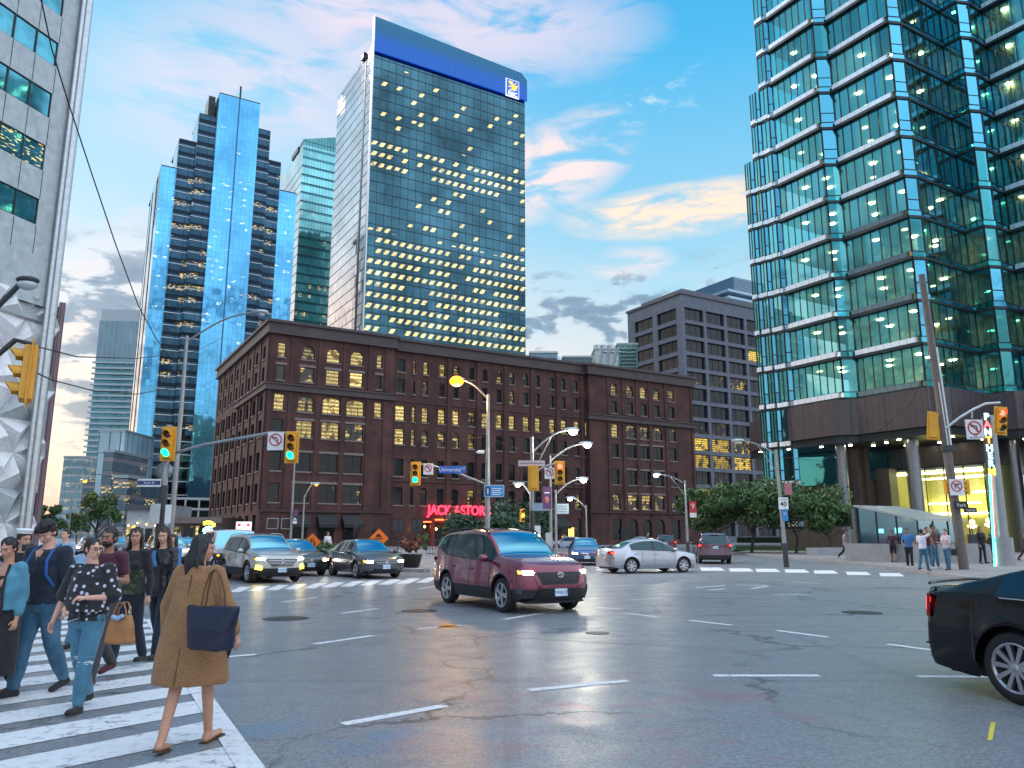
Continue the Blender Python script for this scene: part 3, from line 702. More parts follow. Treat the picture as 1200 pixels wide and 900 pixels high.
# ================================================================ GLASS TOWERS
def f_glass(tint, fh, pw, lit=None, lcol=(1,.72,.22), ls=2.2, shape='slant', mull=(.02,.03,.035), mw=.05, var=.35, rough=.06, spand=.0, spcol=(.05,.07,.08), z0=0.0, seed=0., metal=.92, warp=.25, pane_bump=.12):
    """mirror curtain wall: panels of pw x fh; lit = [(z, probability), ...] over the height; ceiling lights glow inside lit panels"""
    def fn(t, p):
        c = objc(t); sep = t.node('ShaderNodeSeparateXYZ', Vector=c); x, y, z = sep.outputs
        a = t.m('ADD', x, y); u = t.m('DIVIDE', a, pw); v = t.m('DIVIDE', t.m('SUBTRACT', z, z0), fh)
        iu, iv = t.m('FLOOR', u), t.m('FLOOR', v); fu, fv = t.m('FRACT', u), t.m('FRACT', v)
        cell = t.node('ShaderNodeCombineXYZ', X=iu, Y=iv, Z=seed).outputs[0]
        wn = t.node('ShaderNodeTexWhiteNoise', {'noise_dimensions':'3D'}, Vector=cell); r1 = wn.outputs['Value']; rc = wn.outputs['Color']
        em = t.m('ADD', t.m('LESS_THAN', fu, mw/pw), t.m('GREATER_THAN', fu, 1-mw/pw), clamp=True)
        eh = t.m('LESS_THAN', fv, .03)
        big = t.mapr(t.noise(c, .05, 3), .35, .65, 1-var, 1+var*.5, False)
        pv = t.m('MULTIPLY', big, t.mapr(r1, 0, 1, 1-var*.35, 1.0, False))
        sc = t.node('ShaderNodeVectorMath', {'operation':'SCALE'}); sc.inputs[0].default_value = tint; t.l.new(pv, sc.inputs['Scale'])
        col = t.mix(t.m('MAXIMUM', em, eh), sc.outputs[0], mull)
        if spand: col = t.mix(t.m('GREATER_THAN', fv, 1-spand), col, spcol)
        t.l.new(col, p.inputs['Base Color']); p.inputs['Metallic'].default_value = metal; p.inputs['Roughness'].default_value = rough
        if lit:
            zr = t.ramp(t.m('DIVIDE', z, 200.0), [(zz/200.0, (pp,pp,pp)) for zz, pp in lit])
            zr = t.node('ShaderNodeSeparateColor', Color=zr).outputs[0]
            clump = t.mapr(t.noise(cell, .23, 2), .3, .7, .35, 1.5, False)
            on = t.m('LESS_THAN', r1, t.m('MULTIPLY', zr, clump))
            if shape == 'slant':
                s1 = t.m('ABSOLUTE', t.m('SUBTRACT', t.m('SUBTRACT', fu, .5), t.m('MULTIPLY', t.m('SUBTRACT', fv, .62), .9)))
                msk = t.m('MULTIPLY', t.mapr(s1, .34, .16), t.m('MULTIPLY', t.mapr(fv, .38, .46), t.mapr(fv, .86, .78)))
                hole = t.mapr(t.noise(c, 1.1, 2, .5), .38, .5, .35, 1)
                msk = t.m('MULTIPLY', msk, hole)
            else:
                n = t.node('ShaderNodeVectorMath', {'operation':'MULTIPLY'}); t.l.new(c, n.inputs[0]); n.inputs[1].default_value = (1.2,1.2,3.5)
                nn = t.mapr(t.noise(n.outputs[0], .8, 2, .5), .52, .6)
                msk = t.m('MULTIPLY', nn, t.m('MULTIPLY', t.mapr(fv, .40, .46), t.mapr(fv, .88, .80)))
            e = t.m('MULTIPLY', t.m('MULTIPLY', on, msk), t.mapr(t.node('ShaderNodeSeparateColor', Color=rc).outputs[1], 0, 1, .5, 1.0, False))
            t.l.new(t.m('MULTIPLY', e, ls), p.inputs['Emission Strength']); p.inputs['Emission Color'].default_value = (*lcol, 1)
        # each pane tilts a hair so reflections break up
        g = t.node('ShaderNodeNewGeometry'); rn = t.node('ShaderNodeVectorMath', {'operation':'SUBTRACT'}); t.l.new(rc, rn.inputs[0]); rn.inputs[1].default_value = (.5,.5,.5)
        k = t.node('ShaderNodeVectorMath', {'operation':'SCALE'}, Scale=pane_bump*.25); t.l.new(rn.outputs[0], k.inputs[0])
        w2 = t.node('ShaderNodeVectorMath', {'operation':'SUBTRACT'}); t.l.new(t.noise(c, .35, 3, .5, out='Color'), w2.inputs[0]); w2.inputs[1].default_value = (.5,.5,.5)
        k2 = t.node('ShaderNodeVectorMath', {'operation':'SCALE'}, Scale=warp*.12); t.l.new(w2.outputs[0], k2.inputs[0])
        ad = t.node('ShaderNodeVectorMath', {'operation':'ADD'}); t.l.new(k.outputs[0], ad.inputs[0]); t.l.new(k2.outputs[0], ad.inputs[1])
        ad2 = t.node('ShaderNodeVectorMath', {'operation':'ADD'}); t.l.new(ad.outputs[0], ad2.inputs[0]); t.l.new(g.outputs['Normal'], ad2.inputs[1])
        nm = t.node('ShaderNodeVectorMath', {'operation':'NORMALIZE'}); t.l.new(ad2.outputs[0], nm.inputs[0]); t.l.new(nm.outputs[0], p.inputs['Normal'])
    return fn
def floor_bands(root, W, Dp, z0, z1, fh, mF, mS, name='window_band', y0=0.0, x0=0.0, n=None, top=None):
    """one glass band per storey, wrapping front and both sides"""
    k = 0; z = z0
    while z < z1-.3:
        zt = min(z+fh, z1); mb = MB()
        mb.quad((x0,y0,z),(x0+W,y0,z),(x0+W,y0,zt),(x0,y0,zt), mF)
        mb.quad((x0,y0,z),(x0,y0+Dp,z),(x0,y0+Dp,zt),(x0,y0,zt), mS)
        mb.quad((x0+W,y0,z),(x0+W,y0+Dp,z),(x0+W,y0+Dp,zt),(x0+W,y0,zt), mS)
        mb.quad((x0,y0+Dp,z),(x0+W,y0+Dp,z),(x0+W,y0+Dp,zt),(x0,y0+Dp,zt), mS)
        if zt >= z1-.3: mb.quad((x0,y0,z1),(x0+W,y0,z1),(x0+W,y0+Dp,z1),(x0,y0+Dp,z1), M['roof'])
        mb.build(name, root); z = zt; k += 1
def fins(root, W, Dp, z0, z1, step, m, d=.12, h=.12, x0=0, y0=0, name='floor_trim', sides=True):
    mb = MB(); z = z0
    while z < z1:
        mb.box(x0-d, x0+W+d, y0-d, y0-.005, z-h, z, m)
        if sides: mb.box(x0-d, x0-.005, y0, y0+Dp, z-h, z, m); mb.box(x0+W+.005, x0+W+d, y0, y0+Dp, z-h, z, m)
        z += step
    o = mb.build(name, root)
    if name == 'spandrel_trim': o['kind'] = 'stuff'

def bank_tower():
    root = thing('bank_tower', (-49.5,249,0), GRID_A, 'tallest glass bank tower with glowing blue crown and lit yellow ceilings', 'tower')
    W, Dp, H = 63.5, 40.5, 175.5; fh = 3.95
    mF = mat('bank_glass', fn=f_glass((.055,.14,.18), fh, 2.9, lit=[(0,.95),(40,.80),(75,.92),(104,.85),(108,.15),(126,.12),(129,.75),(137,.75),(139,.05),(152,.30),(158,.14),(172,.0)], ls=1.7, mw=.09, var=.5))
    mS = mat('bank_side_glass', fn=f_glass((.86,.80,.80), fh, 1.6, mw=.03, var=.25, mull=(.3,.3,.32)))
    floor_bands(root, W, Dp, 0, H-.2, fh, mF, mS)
    fins(root, W, Dp, fh, H, fh, M['frame_d'], .10, .16)
    # projecting glass screen with slanted blue crown
    def f_crown(t, p):
        c = objc(t); sep = t.node('ShaderNodeSeparateXYZ', Vector=c)
        fx = t.m('FRACT', t.m('DIVIDE', sep.outputs[0], 1.45)); bar = t.m('LESS_THAN', fx, .14)
        g = t.ramp(t.m('DIVIDE', t.m('SUBTRACT', sep.outputs[2], 171.0), 14.5), [(0,(.002,.035,.34)),(.36,(.002,.045,.36)),(.62,(.006,.05,.14)),(1,(.008,.07,.12))])
        t.l.new(t.mix(t.m('MULTIPLY', bar, .55), g, (0,0,.02)), p.inputs['Emission Color']); p.inputs['Emission Strength'].default_value = 1.0
        p.inputs['Base Color'].default_value = (.02,.07,.12,1); p.inputs['Metallic'].default_value = .7; p.inputs['Roughness'].default_value = .2
    mb = MB(); mc = mat('crown_glow', fn=f_crown)
    mb.add([(-.6,-1.2,171.5),(W+.4,-1.2,171.5),(W+.4,-1.2,180.5),(W-2.2,-1.2,183),(-.6,-1.2,185.2),
            (-.6,-.6,171.5),(W+.4,-.6,171.5),(W+.4,-.6,180.5),(W-2.2,-.6,183),(-.6,-.6,185.2)], [(0,1,2,3,4),(9,8,7,6,5),(0,4,9,5),(1,6,7,2),(4,3,8,9),(3,2,7,8)], mc)
    mb.build('crown', root)
    mb = MB(); mb.box(-.75,-.3,-1.25,.0,0,185.4,M['alu']); mb.box(-.12,0,7.5,9.0,0,174,M['frame_d']); mb.box(-1.0,2.2,8.2,11,174,176.2,M['frame_d']); mb.build('edge_trim', root)
    # sign plaques
    def plaque(loc, rot, s=1.0):
        mb = MB(); A = Matrix.Translation(loc) @ Matrix.Rotation(rot,4,'Z')
        T = lambda x,z,d=0: tuple(A @ Vector((x*s,-d,z*s)))
        bl = emat('plaque_blue', (.01,.10,.62), 1.3); ye = emat('plaque_yellow', (1,.62,.04), 1.2); wh = emat('plaque_white', (.9,.95,1), 1.2)
        o = [(-3,-3.6),(3,-3.6),(3,3.8),(-3,3.8)]
        mb.add([T(x,z,.05) for x,z in o]+[T(x,z,-.4) for x,z in o], [(0,1,2,3),(0,4,5,1),(1,5,6,2),(2,6,7,3),(3,7,4,0)], wh)
        mb.add([T(x*.93,z*.94,.09) for x,z in o], [(0,1,2,3)], bl)
        for poly in [[(-1.9,2.9),(-.3,3.1),(.2,2.2),(-.6,1.4),(-1.7,1.9)], [(-.6,1.4),(.2,2.2),(1.6,1.4),(1.9,-.2),(.6,-1.0),(-.4,-.2)], [(-2.0,.6),(-.5,1.0),(-.6,.5),(-1.9,.1)], [(-1.6,-.9),(-.2,-.1),(0,-.6),(-1.3,-1.4)], [(1.5,1.2),(2.1,2.2),(2.3,1.3),(1.8,.4)], [(.8,2.5),(1.8,3.0),(1.5,2.1)]]:
            mb.add([T(x,z,.13) for x,z in poly], [tuple(range(len(poly)))], ye)
        mb.build('sign_plaque', root)
        tx = text_mesh('lettering', 'RBC', 2.3*s, wh, root, T(0,-2.45,.15), (R(90),0,rot), .02, bold=.05)
    plaque((W-6.5,-1.4,174.6), 0); plaque((-.8,Dp-4.5,169), -math.pi/2, .8)
bank_tower()

def sloped_tower():
    root = thing('glass_tower', (-102.5,350,0), GRID_A, 'dark teal glass tower with slanted roof left of the bank tower', 'tower')
    W, Dp, H = 57, 41, 190.0; fh = 4.6
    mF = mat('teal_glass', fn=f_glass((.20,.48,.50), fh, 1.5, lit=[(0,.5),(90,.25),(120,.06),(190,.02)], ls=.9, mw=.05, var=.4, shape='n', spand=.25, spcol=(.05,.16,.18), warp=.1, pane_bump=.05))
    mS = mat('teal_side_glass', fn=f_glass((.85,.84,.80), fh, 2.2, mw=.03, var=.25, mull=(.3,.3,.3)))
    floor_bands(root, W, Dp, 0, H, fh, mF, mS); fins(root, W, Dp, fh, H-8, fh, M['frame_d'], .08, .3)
    mb = MB(); mb.add([(0,0,H),(W,0,H),(W,0,H+22),(0,0,H+3),(0,Dp*.5,H),(W,Dp*.5,H),(W,Dp*.5,H+22),(0,Dp*.5,H+3)], [(0,1,2,3),(1,5,6,2),(3,2,6,7),(0,3,7,4),(4,7,6,5)], mat('teal_roof', fn=f_glass((.10,.28,.30), 12, 1.5, mw=.08)))
    mb.build('roof', root)
    mb = MB(); mb.box(-.5,4,8,20,H,H+2.5,M['frame_d']); mb.build('plant_room', root)
sloped_tower()

def stepped_tower():
    root = thing('stepped_tower', (-101.4,243.5,0), GRID_A, 'bright blue mirrored tower with stepped dark corner bays and short mast', 'tower')
    fh = 4.2
    mB = mat('blue_glass', fn=f_glass((.13,.46,.74), fh/2, 1.4, lit=[(0,.02),(60,.02),(82,.16),(118,.16),(126,.02),(150,0)], lcol=(1,.93,.75), ls=1.1, mw=.035, mull=(.05,.22,.42), var=.3, shape='n', warp=.3, pane_bump=.05))
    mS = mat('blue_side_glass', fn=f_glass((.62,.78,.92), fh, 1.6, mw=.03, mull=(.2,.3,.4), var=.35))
    mD = mat('dark_bay_glass', fn=f_glass((.035,.085,.13), fh, 3.2, lit=[(0,.05),(60,.10),(88,.4),(112,.35),(122,.06),(150,0)], ls=1.1, lcol=(1,.70,.22), mw=.06, mull=(.005,.01,.015), spand=.28, spcol=(.012,.02,.03), var=.4, shape='n', z0=-1))
    bays = [(-15.6,-11.0,-6.0,123.5,mB), (-11.0,-5.6,-4.0,133.5,mD), (-5.6,0,-2.0,143.5,mD), (0,13.8,0,152,mB), (13.8,18.4,-2.0,143.5,mD), (18.4,23.2,-4.0,133.5,mD), (23.2,30,-6.0,124,mB)]
    for i,(a,b,d,h,m) in enumerate(bays):
        y0 = -d; step = fh
        z = 12.0
        while z < h-.3:
            zt = min(z+step*(2 if m is mB else 1), h); mb = MB()
            mb.quad((a,y0,z),(b,y0,z),(b,y0,zt),(a,y0,zt), m)
            yb = y0+ (30 if i in (0,6) else 2.0 if i != 3 else 2.0)
            mb.quad((a,y0,z),(a,yb,z),(a,yb,zt),(a,y0,zt), mS if i in (0,3) else m); mb.quad((b,y0,z),(b,yb,z),(b,yb,zt),(b,y0,zt), mS if i in (3,6) else m)
            mb.build('window_band', root); z = zt
        mb = MB(); mb.box(a,b,y0,y0+(38 if i in (0,6) else 12+abs(d)*2),h,h+.4,M['frame_d']); mb.quad((a,y0+38-abs(d),0),(b,y0+38-abs(d),0),(b,y0+38-abs(d),h),(a,y0+38-abs(d),h),mS)
        mb.quad((a,y0,h-20),(a,y0+14,h-20),(a,y0+14,h),(a,y0,h),mS); mb.quad((b,y0,h-20),(b,y0+14,h-20),(b,y0+14,h),(b,y0,h),mS)
        mb.build('roof', root)
        if m is mD: fins(root, b-a-.1, 1.9, 14, h, fh, M['frame_w'], .18, .20, a+.05, y0, sides=False, name='spandrel_trim')  # white spandrel trim lines at each storey of the dark bays
    mb = MB(); mb.box(-15.72,-15.6,15,17,10,123,M['frame_d']); mb.box(-15.72,-15.6,29,30.2,10,123,M['frame_d']); mb.box(6.6,7.0,-.25,0,12,152.4,mat('blue_rib',(.03,.12,.25),.3,.5)); mb.build('edge_trim', root)
    mb = MB(); mb.tube([(6.9,.5,152),(6.9,.5,157)], .35, M['frame_d'], 6); mb.build('mast', root)
    mb = MB(); mb.box(-2.5,-.3,6,14,143,153.5,M['frame_d']); mb.build('plant_room', root)
    # pale open framed base
    mb = MB(); mb.box(-16,31,6.5,40,0,12,M['frame_d']); 
    for k in range(4): mb.box(-17,31.5,-1,-.2,2.8+k*3.2,3.5+k*3.2,M['alu'])
    for k in range(13): mb.box(-16.8+k*4,-16.3+k*4,-.9,-.3,0,12.4,M['alu'])
    for k in range(4): mb.box(-17,-16.3,-1,38,2.8+k*3.2,3.5+k*3.2,M['alu'])
    mb.build('base', root)
stepped_tower()

def condo():
    A = D(119,362,430); root = thing('apartment_tower', (A.x,430,0), 0.10, 'distant pale blue apartment tower with stacked white balconies', 'tower')
    H = A.z; W = 21.5; mG = mat('condo_glass', fn=f_glass((.10,.30,.36), 3.2, 2.1, lit=[(0,.12),(150,.08)], ls=.9, shape='n', spand=.3, spcol=(.25,.36,.40), metal=.6)); mP = mat('condo_crown', fn=f_glass((.24,.36,.42), 3.2, 2.7, mw=.7, mull=(.22,.32,.37), metal=.2, rough=.4))
    mb = MB(); mb.box(0,W,0,16,0,H-32,mG); mb.build('wall', root)
    mb = MB(); mb.box(-.2,W+.2,-.2,16,H-32,H-7,mP); mb.box(.3,W-.3,0,15,H-7,H,M['grey_panel']); mb.build('crown', root)
    k = 0
    while 3.2*k+8 < H-32:
        mb = MB(); z = 3.2*k+8; mb.box(-1.2,W+1.2,-1.6,-.01,z,z+.9,mat('balcony_white',(.42,.52,.56),.5)); mb.build('balcony', root); k += 1
condo()
# mid-rise blocks down the street to the west
def block(px0, px1, py, Y, label, front, depth=18, fh=3.4, pw=2.4, rot=None, side=None, cat='building'):
    A = D(px0,py,Y); B = D(px1,py,Y); root = thing('apartment_block', (A.x,Y,0), 0 if rot is None else rot, label, cat)
    W = B.x-A.x; H = A.z; k = 0; n = int(H/fh)
    for k in range(n):
        z = H-(k+1)*fh; mb = MB(); mb.quad((0,0,z),(W,0,z),(W,0,z+fh),(0,0,z+fh),front); mb.quad((W,0,z),(W,depth,z),(W,depth,z+fh),(W,0,z+fh),side or front); mb.quad((0,0,z),(0,depth,z),(0,depth,z+fh),(0,0,z+fh),side or front); mb.build('window_band', root)
    mb = MB(); mb.box(-.2,W+.2,-.2,depth,H,H+.6,M['frame_m']); mb.build('roof', root)
    return root
g1 = mat('block_glass_a', fn=f_glass((.20,.36,.44), 3.4, 2.0, lit=[(0,.35),(60,.2)], ls=.8, shape='n', spand=.35, spcol=(.30,.38,.42), metal=.5))
g2 = mat('block_glass_b', fn=f_glass((.10,.17,.22), 3.4, 2.4, lit=[(0,.4),(60,.2)], ls=.9, shape='n', spand=.3, spcol=(.22,.22,.24), metal=.5))
g3 = mat('block_glass_c', fn=f_glass((.45,.62,.70), 6, 3, mw=.12, metal=.5, rough=.3))
block(75,98,536,330,'narrow striped apartment block beyond the street trees under the pink sky', g1)
block(98,120,560,300,'brown and glass mid-rise block behind the leafy street tree', g2)
block(117,147,506,215,'white framed modern block with a pale slab top beside the blue tower', g3)
block(122,134,530,190,'dark slab block in front of the white framed block', g2)
block(52,76,604,420,'small far tower low on the horizon at the end of the street', g1)
block(133,150,560,170,'lilac grey low block at the foot of the blue stepped tower', g2)
# louvred dark corner block right of centre, behind the concrete office
A = D(859,324,230)
root = thing('louvred_block', (A.x,230,0), GRID_A, 'light blue block with horizontal sunshade fins peeking between concrete office and glass building', 'building')
mb = MB(); mb.box(0,14,0,20,0,A.z,mat('louvre_wall',(.10,.22,.32),.4)); mb.build('wall', root)
mb = MB()
for k in range(8): z = A.z-6-k*2.2; mb.box(-4.5,14,-2.0,-.02,z,z+.8,mat('fin_blue',(.42,.56,.68),.4)); mb.box(-4.5,-.02,0,12,z,z+.8,mat('fin_blue',(.42,.56,.68),.4))
for k in range(9): z = A.z-.7-k*.55; mb.box(.0,14,-.3,-.02,z,z+.18,mat('fin_blue',(.4,.5,.6),.4))
mb.build('sunshade', root)

# ================================================================ LEFT OFFICE BUILDING (near)
LD = Vector((.29,.957,0)).normalized(); LA = math.atan2(LD.y, LD.x)
E_l = D(68,124,52)
def left_office():
    # local x runs along the facade away from the camera, local -y is towards the street
    root = thing('office_building', (E_l.x,52,0), LA, 'grey panelled office building with ribbon windows towering over the crossing', 'building')
    L = 46.0; H = 62; fh = 4.12; mp = lambda a,z,d: (-a,d,z)
    zb = D(68,143,52).z-fh*10
    wl = MB(); ops = []
    rnd = random.Random(2)
    mlit = mat('ribbon_lit', fn=f_ribbon(.60)); mdk = mat('ribbon_glass', fn=f_ribbon(.0))
    for k in range(16):
        z0 = zb+k*fh; z1 = z0+1.95
        if z0 < 20: continue
        lit = k in (6,9) 
        for j in range(12):
            a0 = .55+j*1.75; o = (a0,a0+1.75,z0,z1)
            if j == 0: ops.append((.55,.55+12*1.75,z0,z1))
            if j < 8: window(root, mp, o, mlit if lit else mdk, frame=M['frame_d'], nx=1, nz=0, d=.06, glassd=.12, fw=.06)
        mb = MB(); mb.quad((-.55-8*1.75,.12,z0),(-21.5,.12,z0),(-21.5,.12,z1),(-.55-8*1.75,.12,z1),mdk); mb.build('ribbon_glass', root)
    wall_holes(wl, mp, -1.5, L, 17.5, H, ops, M['grey_panel'], .15)
    wl.quad((1.5,0,17.5),(1.5,14,17.5),(1.5,14,H),(1.5,0,H),M['grey_panel']); wl.box(-L,1.5,.3,14,16.5,17.5,M['grey_panel'])
    wl.quad((-L,14,0),(1.5,14,0),(1.5,14,H),(-L,14,H),M['grey_panel'])
    wl.box(-L,-1.2,.6,13,0,17.5,mat('beige_stone',fn=f_concrete((.34,.28,.24),1.,.6)))
    wl.build('wall', root)
    jt = MB()
    for j in range(-1,14):
        a = .55+j*1.75
        for k in range(5,15):
            z0 = zb+k*fh+1.95
            if z0 > 17.6: jt.box(-a-.025,-a+.025,-.012,-.002,z0+.05,z0+fh-2.0,M['frame_d'])
    jt.build('panel_joint', root)
    # bright corner pipes
    mb = MB()
    for x,r in ((.9,.16),(1.35,.30)): mb.tube([(x,-.25,0),(x,-.25,H)], r, M['alu'], 12)
    mb.build('corner_pipe', root)
def f_ribbon(lit):
    def fn(t, p):
        c = objc(t); sep = t.node('ShaderNodeSeparateXYZ', Vector=c)
        n = t.noise(c, .4, 4, .6)
        t.l.new(t.ramp(n, [(.35,(.03,.14,.17)),(.6,(.09,.36,.46))]), p.inputs['Base Color']); p.inputs['Metallic'].default_value = .75; p.inputs['Roughness'].default_value = .06
        v = t.node('ShaderNodeVectorMath', {'operation':'MULTIPLY'}); t.l.new(c, v.inputs[0]); v.inputs[1].default_value = (2.2,1,7.5)
        e = t.mapr(t.noise(v.outputs[0], .9, 1, .4), .60, .63)
        t.l.new(t.m('MULTIPLY', e, 1.3*lit+.01), p.inputs['Emission Strength']); p.inputs['Emission Color'].default_value = (1,.78,.15,1)
    return fn
left_office()

def facet_pavilion():
    """wall of sharp white pyramids wrapping the foot of the left office"""
    root = thing('faceted_pavilion', (E_l.x-1.0,52.2,0), LA, 'pavilion wrapped in sharp white and grey triangular pyramids under the left office building', 'building')
    rnd = random.Random(5); mb = MB(); s = 2.7; m1 = M['white_facet']; y0 = -.5
    nx, nz = 11, 8
    P = {}
    for i in range(nx+1):
        for j in range(nz+1):
            x = 1.6-i*s+(s/2 if j%2 else 0)+rnd.uniform(-.08,.08); z = .0+j*2.35
            P[i,j] = (x, y0+rnd.uniform(-.15,.15), z)
    for i in range(nx):
        for j in range(nz):
            a,b,c,d = P[i,j],P[i+1,j],P[i+1,j+1],P[i,j+1]
            tris = [(a,b,c),(a,c,d)] if j%2 == 0 else [(a,b,d),(b,c,d)]
            for t in tris:
                cc = Vector([sum(v[k] for v in t)/3 for k in range(3)]); cc.y -= rnd.uniform(.7,1.0); cc.x += rnd.uniform(-.35,.35); cc.z += rnd.uniform(-.35,.35)
                mb.add([t[0],t[1],t[2],tuple(cc)], [(0,1,3),(1,2,3),(2,0,3)], m1 if rnd.random() < .85 else M['grey_panel'])
    mb.build('facade', root)
    mb = MB(); mb.box(-26,1.0,-.2,2,0,17.6,M['concrete_d']); mb.build('wall', root)
facet_pavilion()

# brown slab with a white hanging panel behind the left office
A = D(49,357,78)
root = thing('brown_slab_building', (A.x,78,0), R(32), 'slim brown tiled building end with a tall white lettered panel, beyond the left office', 'building')
W = (D(72,357,78)-A).x*1.05; H = A.z
mb = MB(); mb.box(0,W*.72,0,12,0,H,mat('brown_tile',fn=f_concrete((.11,.055,.06),1.,.8))); mb.build('wall', root)
mb = MB(); mb.box(W*.72,W,-.2,12,0,H+.5,mat('mauve_trim',fn=f_concrete((.26,.17,.20),.5,.4))); mb.build('corner_trim', root)
mb = MB(); mb.box(-.6,W*.72,-.5,-.02,5.8,15.6,mat('pale_panel',(.50,.56,.62),.5)); mb.build('sign_panel', root)
text_mesh('lettering', 'TELUS', .62, mat('telus_purple',(.10,.12,.16),.5), root, (W*.28,-.52,14.7), (R(90),0,0), .01)
mb = MB(); mb.box(-.2,.5,-.9,-.52,3.2,7.2,M['pole_d']); mb.build('downpipe_box', root)
# ================================================================ RIGHT GLASS OFFICE BUILDING (near)
def f_clear(t, p):
    # coated teal glass: part mirror, part see-through
    out = [n for n in t.n if n.type == 'OUTPUT_MATERIAL'][0]
    tr = t.node('ShaderNodeBsdfTransparent', Color=(.42,.78,.72,1))
    gl = t.node('ShaderNodeBsdfGlossy', Color=(.085,.46,.54,1), Roughness=.03)
    c = objc(t); g = t.node('ShaderNodeNewGeometry')
    w2 = t.node('ShaderNodeVectorMath', {'operation':'SUBTRACT'}); t.l.new(t.noise(c, .5, 3, .5, out='Color'), w2.inputs[0]); w2.inputs[1].default_value = (.5,.5,.5)
    k2 = t.node('ShaderNodeVectorMath', {'operation':'SCALE'}, Scale=.05); t.l.new(w2.outputs[0], k2.inputs[0])
    ad = t.node('ShaderNodeVectorMath', {'operation':'ADD'}); t.l.new(k2.outputs[0], ad.inputs[0]); t.l.new(g.outputs['Normal'], ad.inputs[1])
    t.l.new(ad.outputs[0], gl.inputs['Normal'])
    lw = t.node('ShaderNodeLayerWeight', Blend=.35)
    sp3 = t.node('ShaderNodeSeparateXYZ', Vector=c); cell = t.node('ShaderNodeCombineXYZ', X=t.m('FLOOR', t.m('DIVIDE', t.m('SUBTRACT', sp3.outputs[1], sp3.outputs[0]), 1.45)), Y=t.m('FLOOR', t.m('DIVIDE', t.m('SUBTRACT', sp3.outputs[2], 14.0), 3.9)), Z=t.m('FLOOR', t.m('DIVIDE', sp3.outputs[0], 4.0))).outputs[0]
    rnd = t.node('ShaderNodeTexWhiteNoise', {'noise_dimensions':'3D'}, Vector=cell).outputs['Value']
    t.l.new(t.ramp(rnd, [(0,(.05,.38,.48)),(.35,(.10,.58,.66)),(.7,(.16,.72,.78)),(1,(.12,.70,.95))]), gl.inputs['Color'])
    t.l.new(t.ramp(rnd, [(0,(.18,.42,.40)),(.5,(.50,.82,.72)),(1,(.36,.72,.70))]), tr.inputs['Color'])
    f = t.m('ADD', t.mapr(lw.outputs['Facing'], 0, 1, .36, .82, False), t.m('MULTIPLY', rnd, .14), clamp=True)
    f = t.m('SUBTRACT', f, t.mapr(sp3.outputs[2], 42, 20, 0, .20), clamp=True)
    mx = t.node('ShaderNodeMixShader', _0=f, _1=tr.outputs[0], _2=gl.outputs[0]); t.l.new(mx.outputs[0], out.inputs[0])
M['clear'] = mat('teal_vision_glass', fn=f_clear)
M['blue_pane'] = mat('blue_mirror_pane', fn=f_glass((.10,.42,.58), 3.9, 50, mw=0, var=.3, metal=.95, rough=.04))
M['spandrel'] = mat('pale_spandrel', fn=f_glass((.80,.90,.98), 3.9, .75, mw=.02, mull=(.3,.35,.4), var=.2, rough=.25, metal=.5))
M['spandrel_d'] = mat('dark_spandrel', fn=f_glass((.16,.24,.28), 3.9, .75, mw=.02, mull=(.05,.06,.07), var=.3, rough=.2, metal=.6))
def f_interior(t, p):
    c = objc(t); n = t.noise(c, .35, 4, .6, .5)
    t.l.new(t.ramp(n, [(.3,(.10,.07,.035)),(.42,(.42,.33,.18)),(.5,(.16,.20,.17)),(.62,(.55,.46,.30)),(.75,(.10,.12,.11))]), p.inputs['Base Color'])
M['interior'] = mat('interior_wall', rough=.9, fn=f_interior)
M['ceil'] = mat('office_ceiling', (.50,.50,.46), .9)
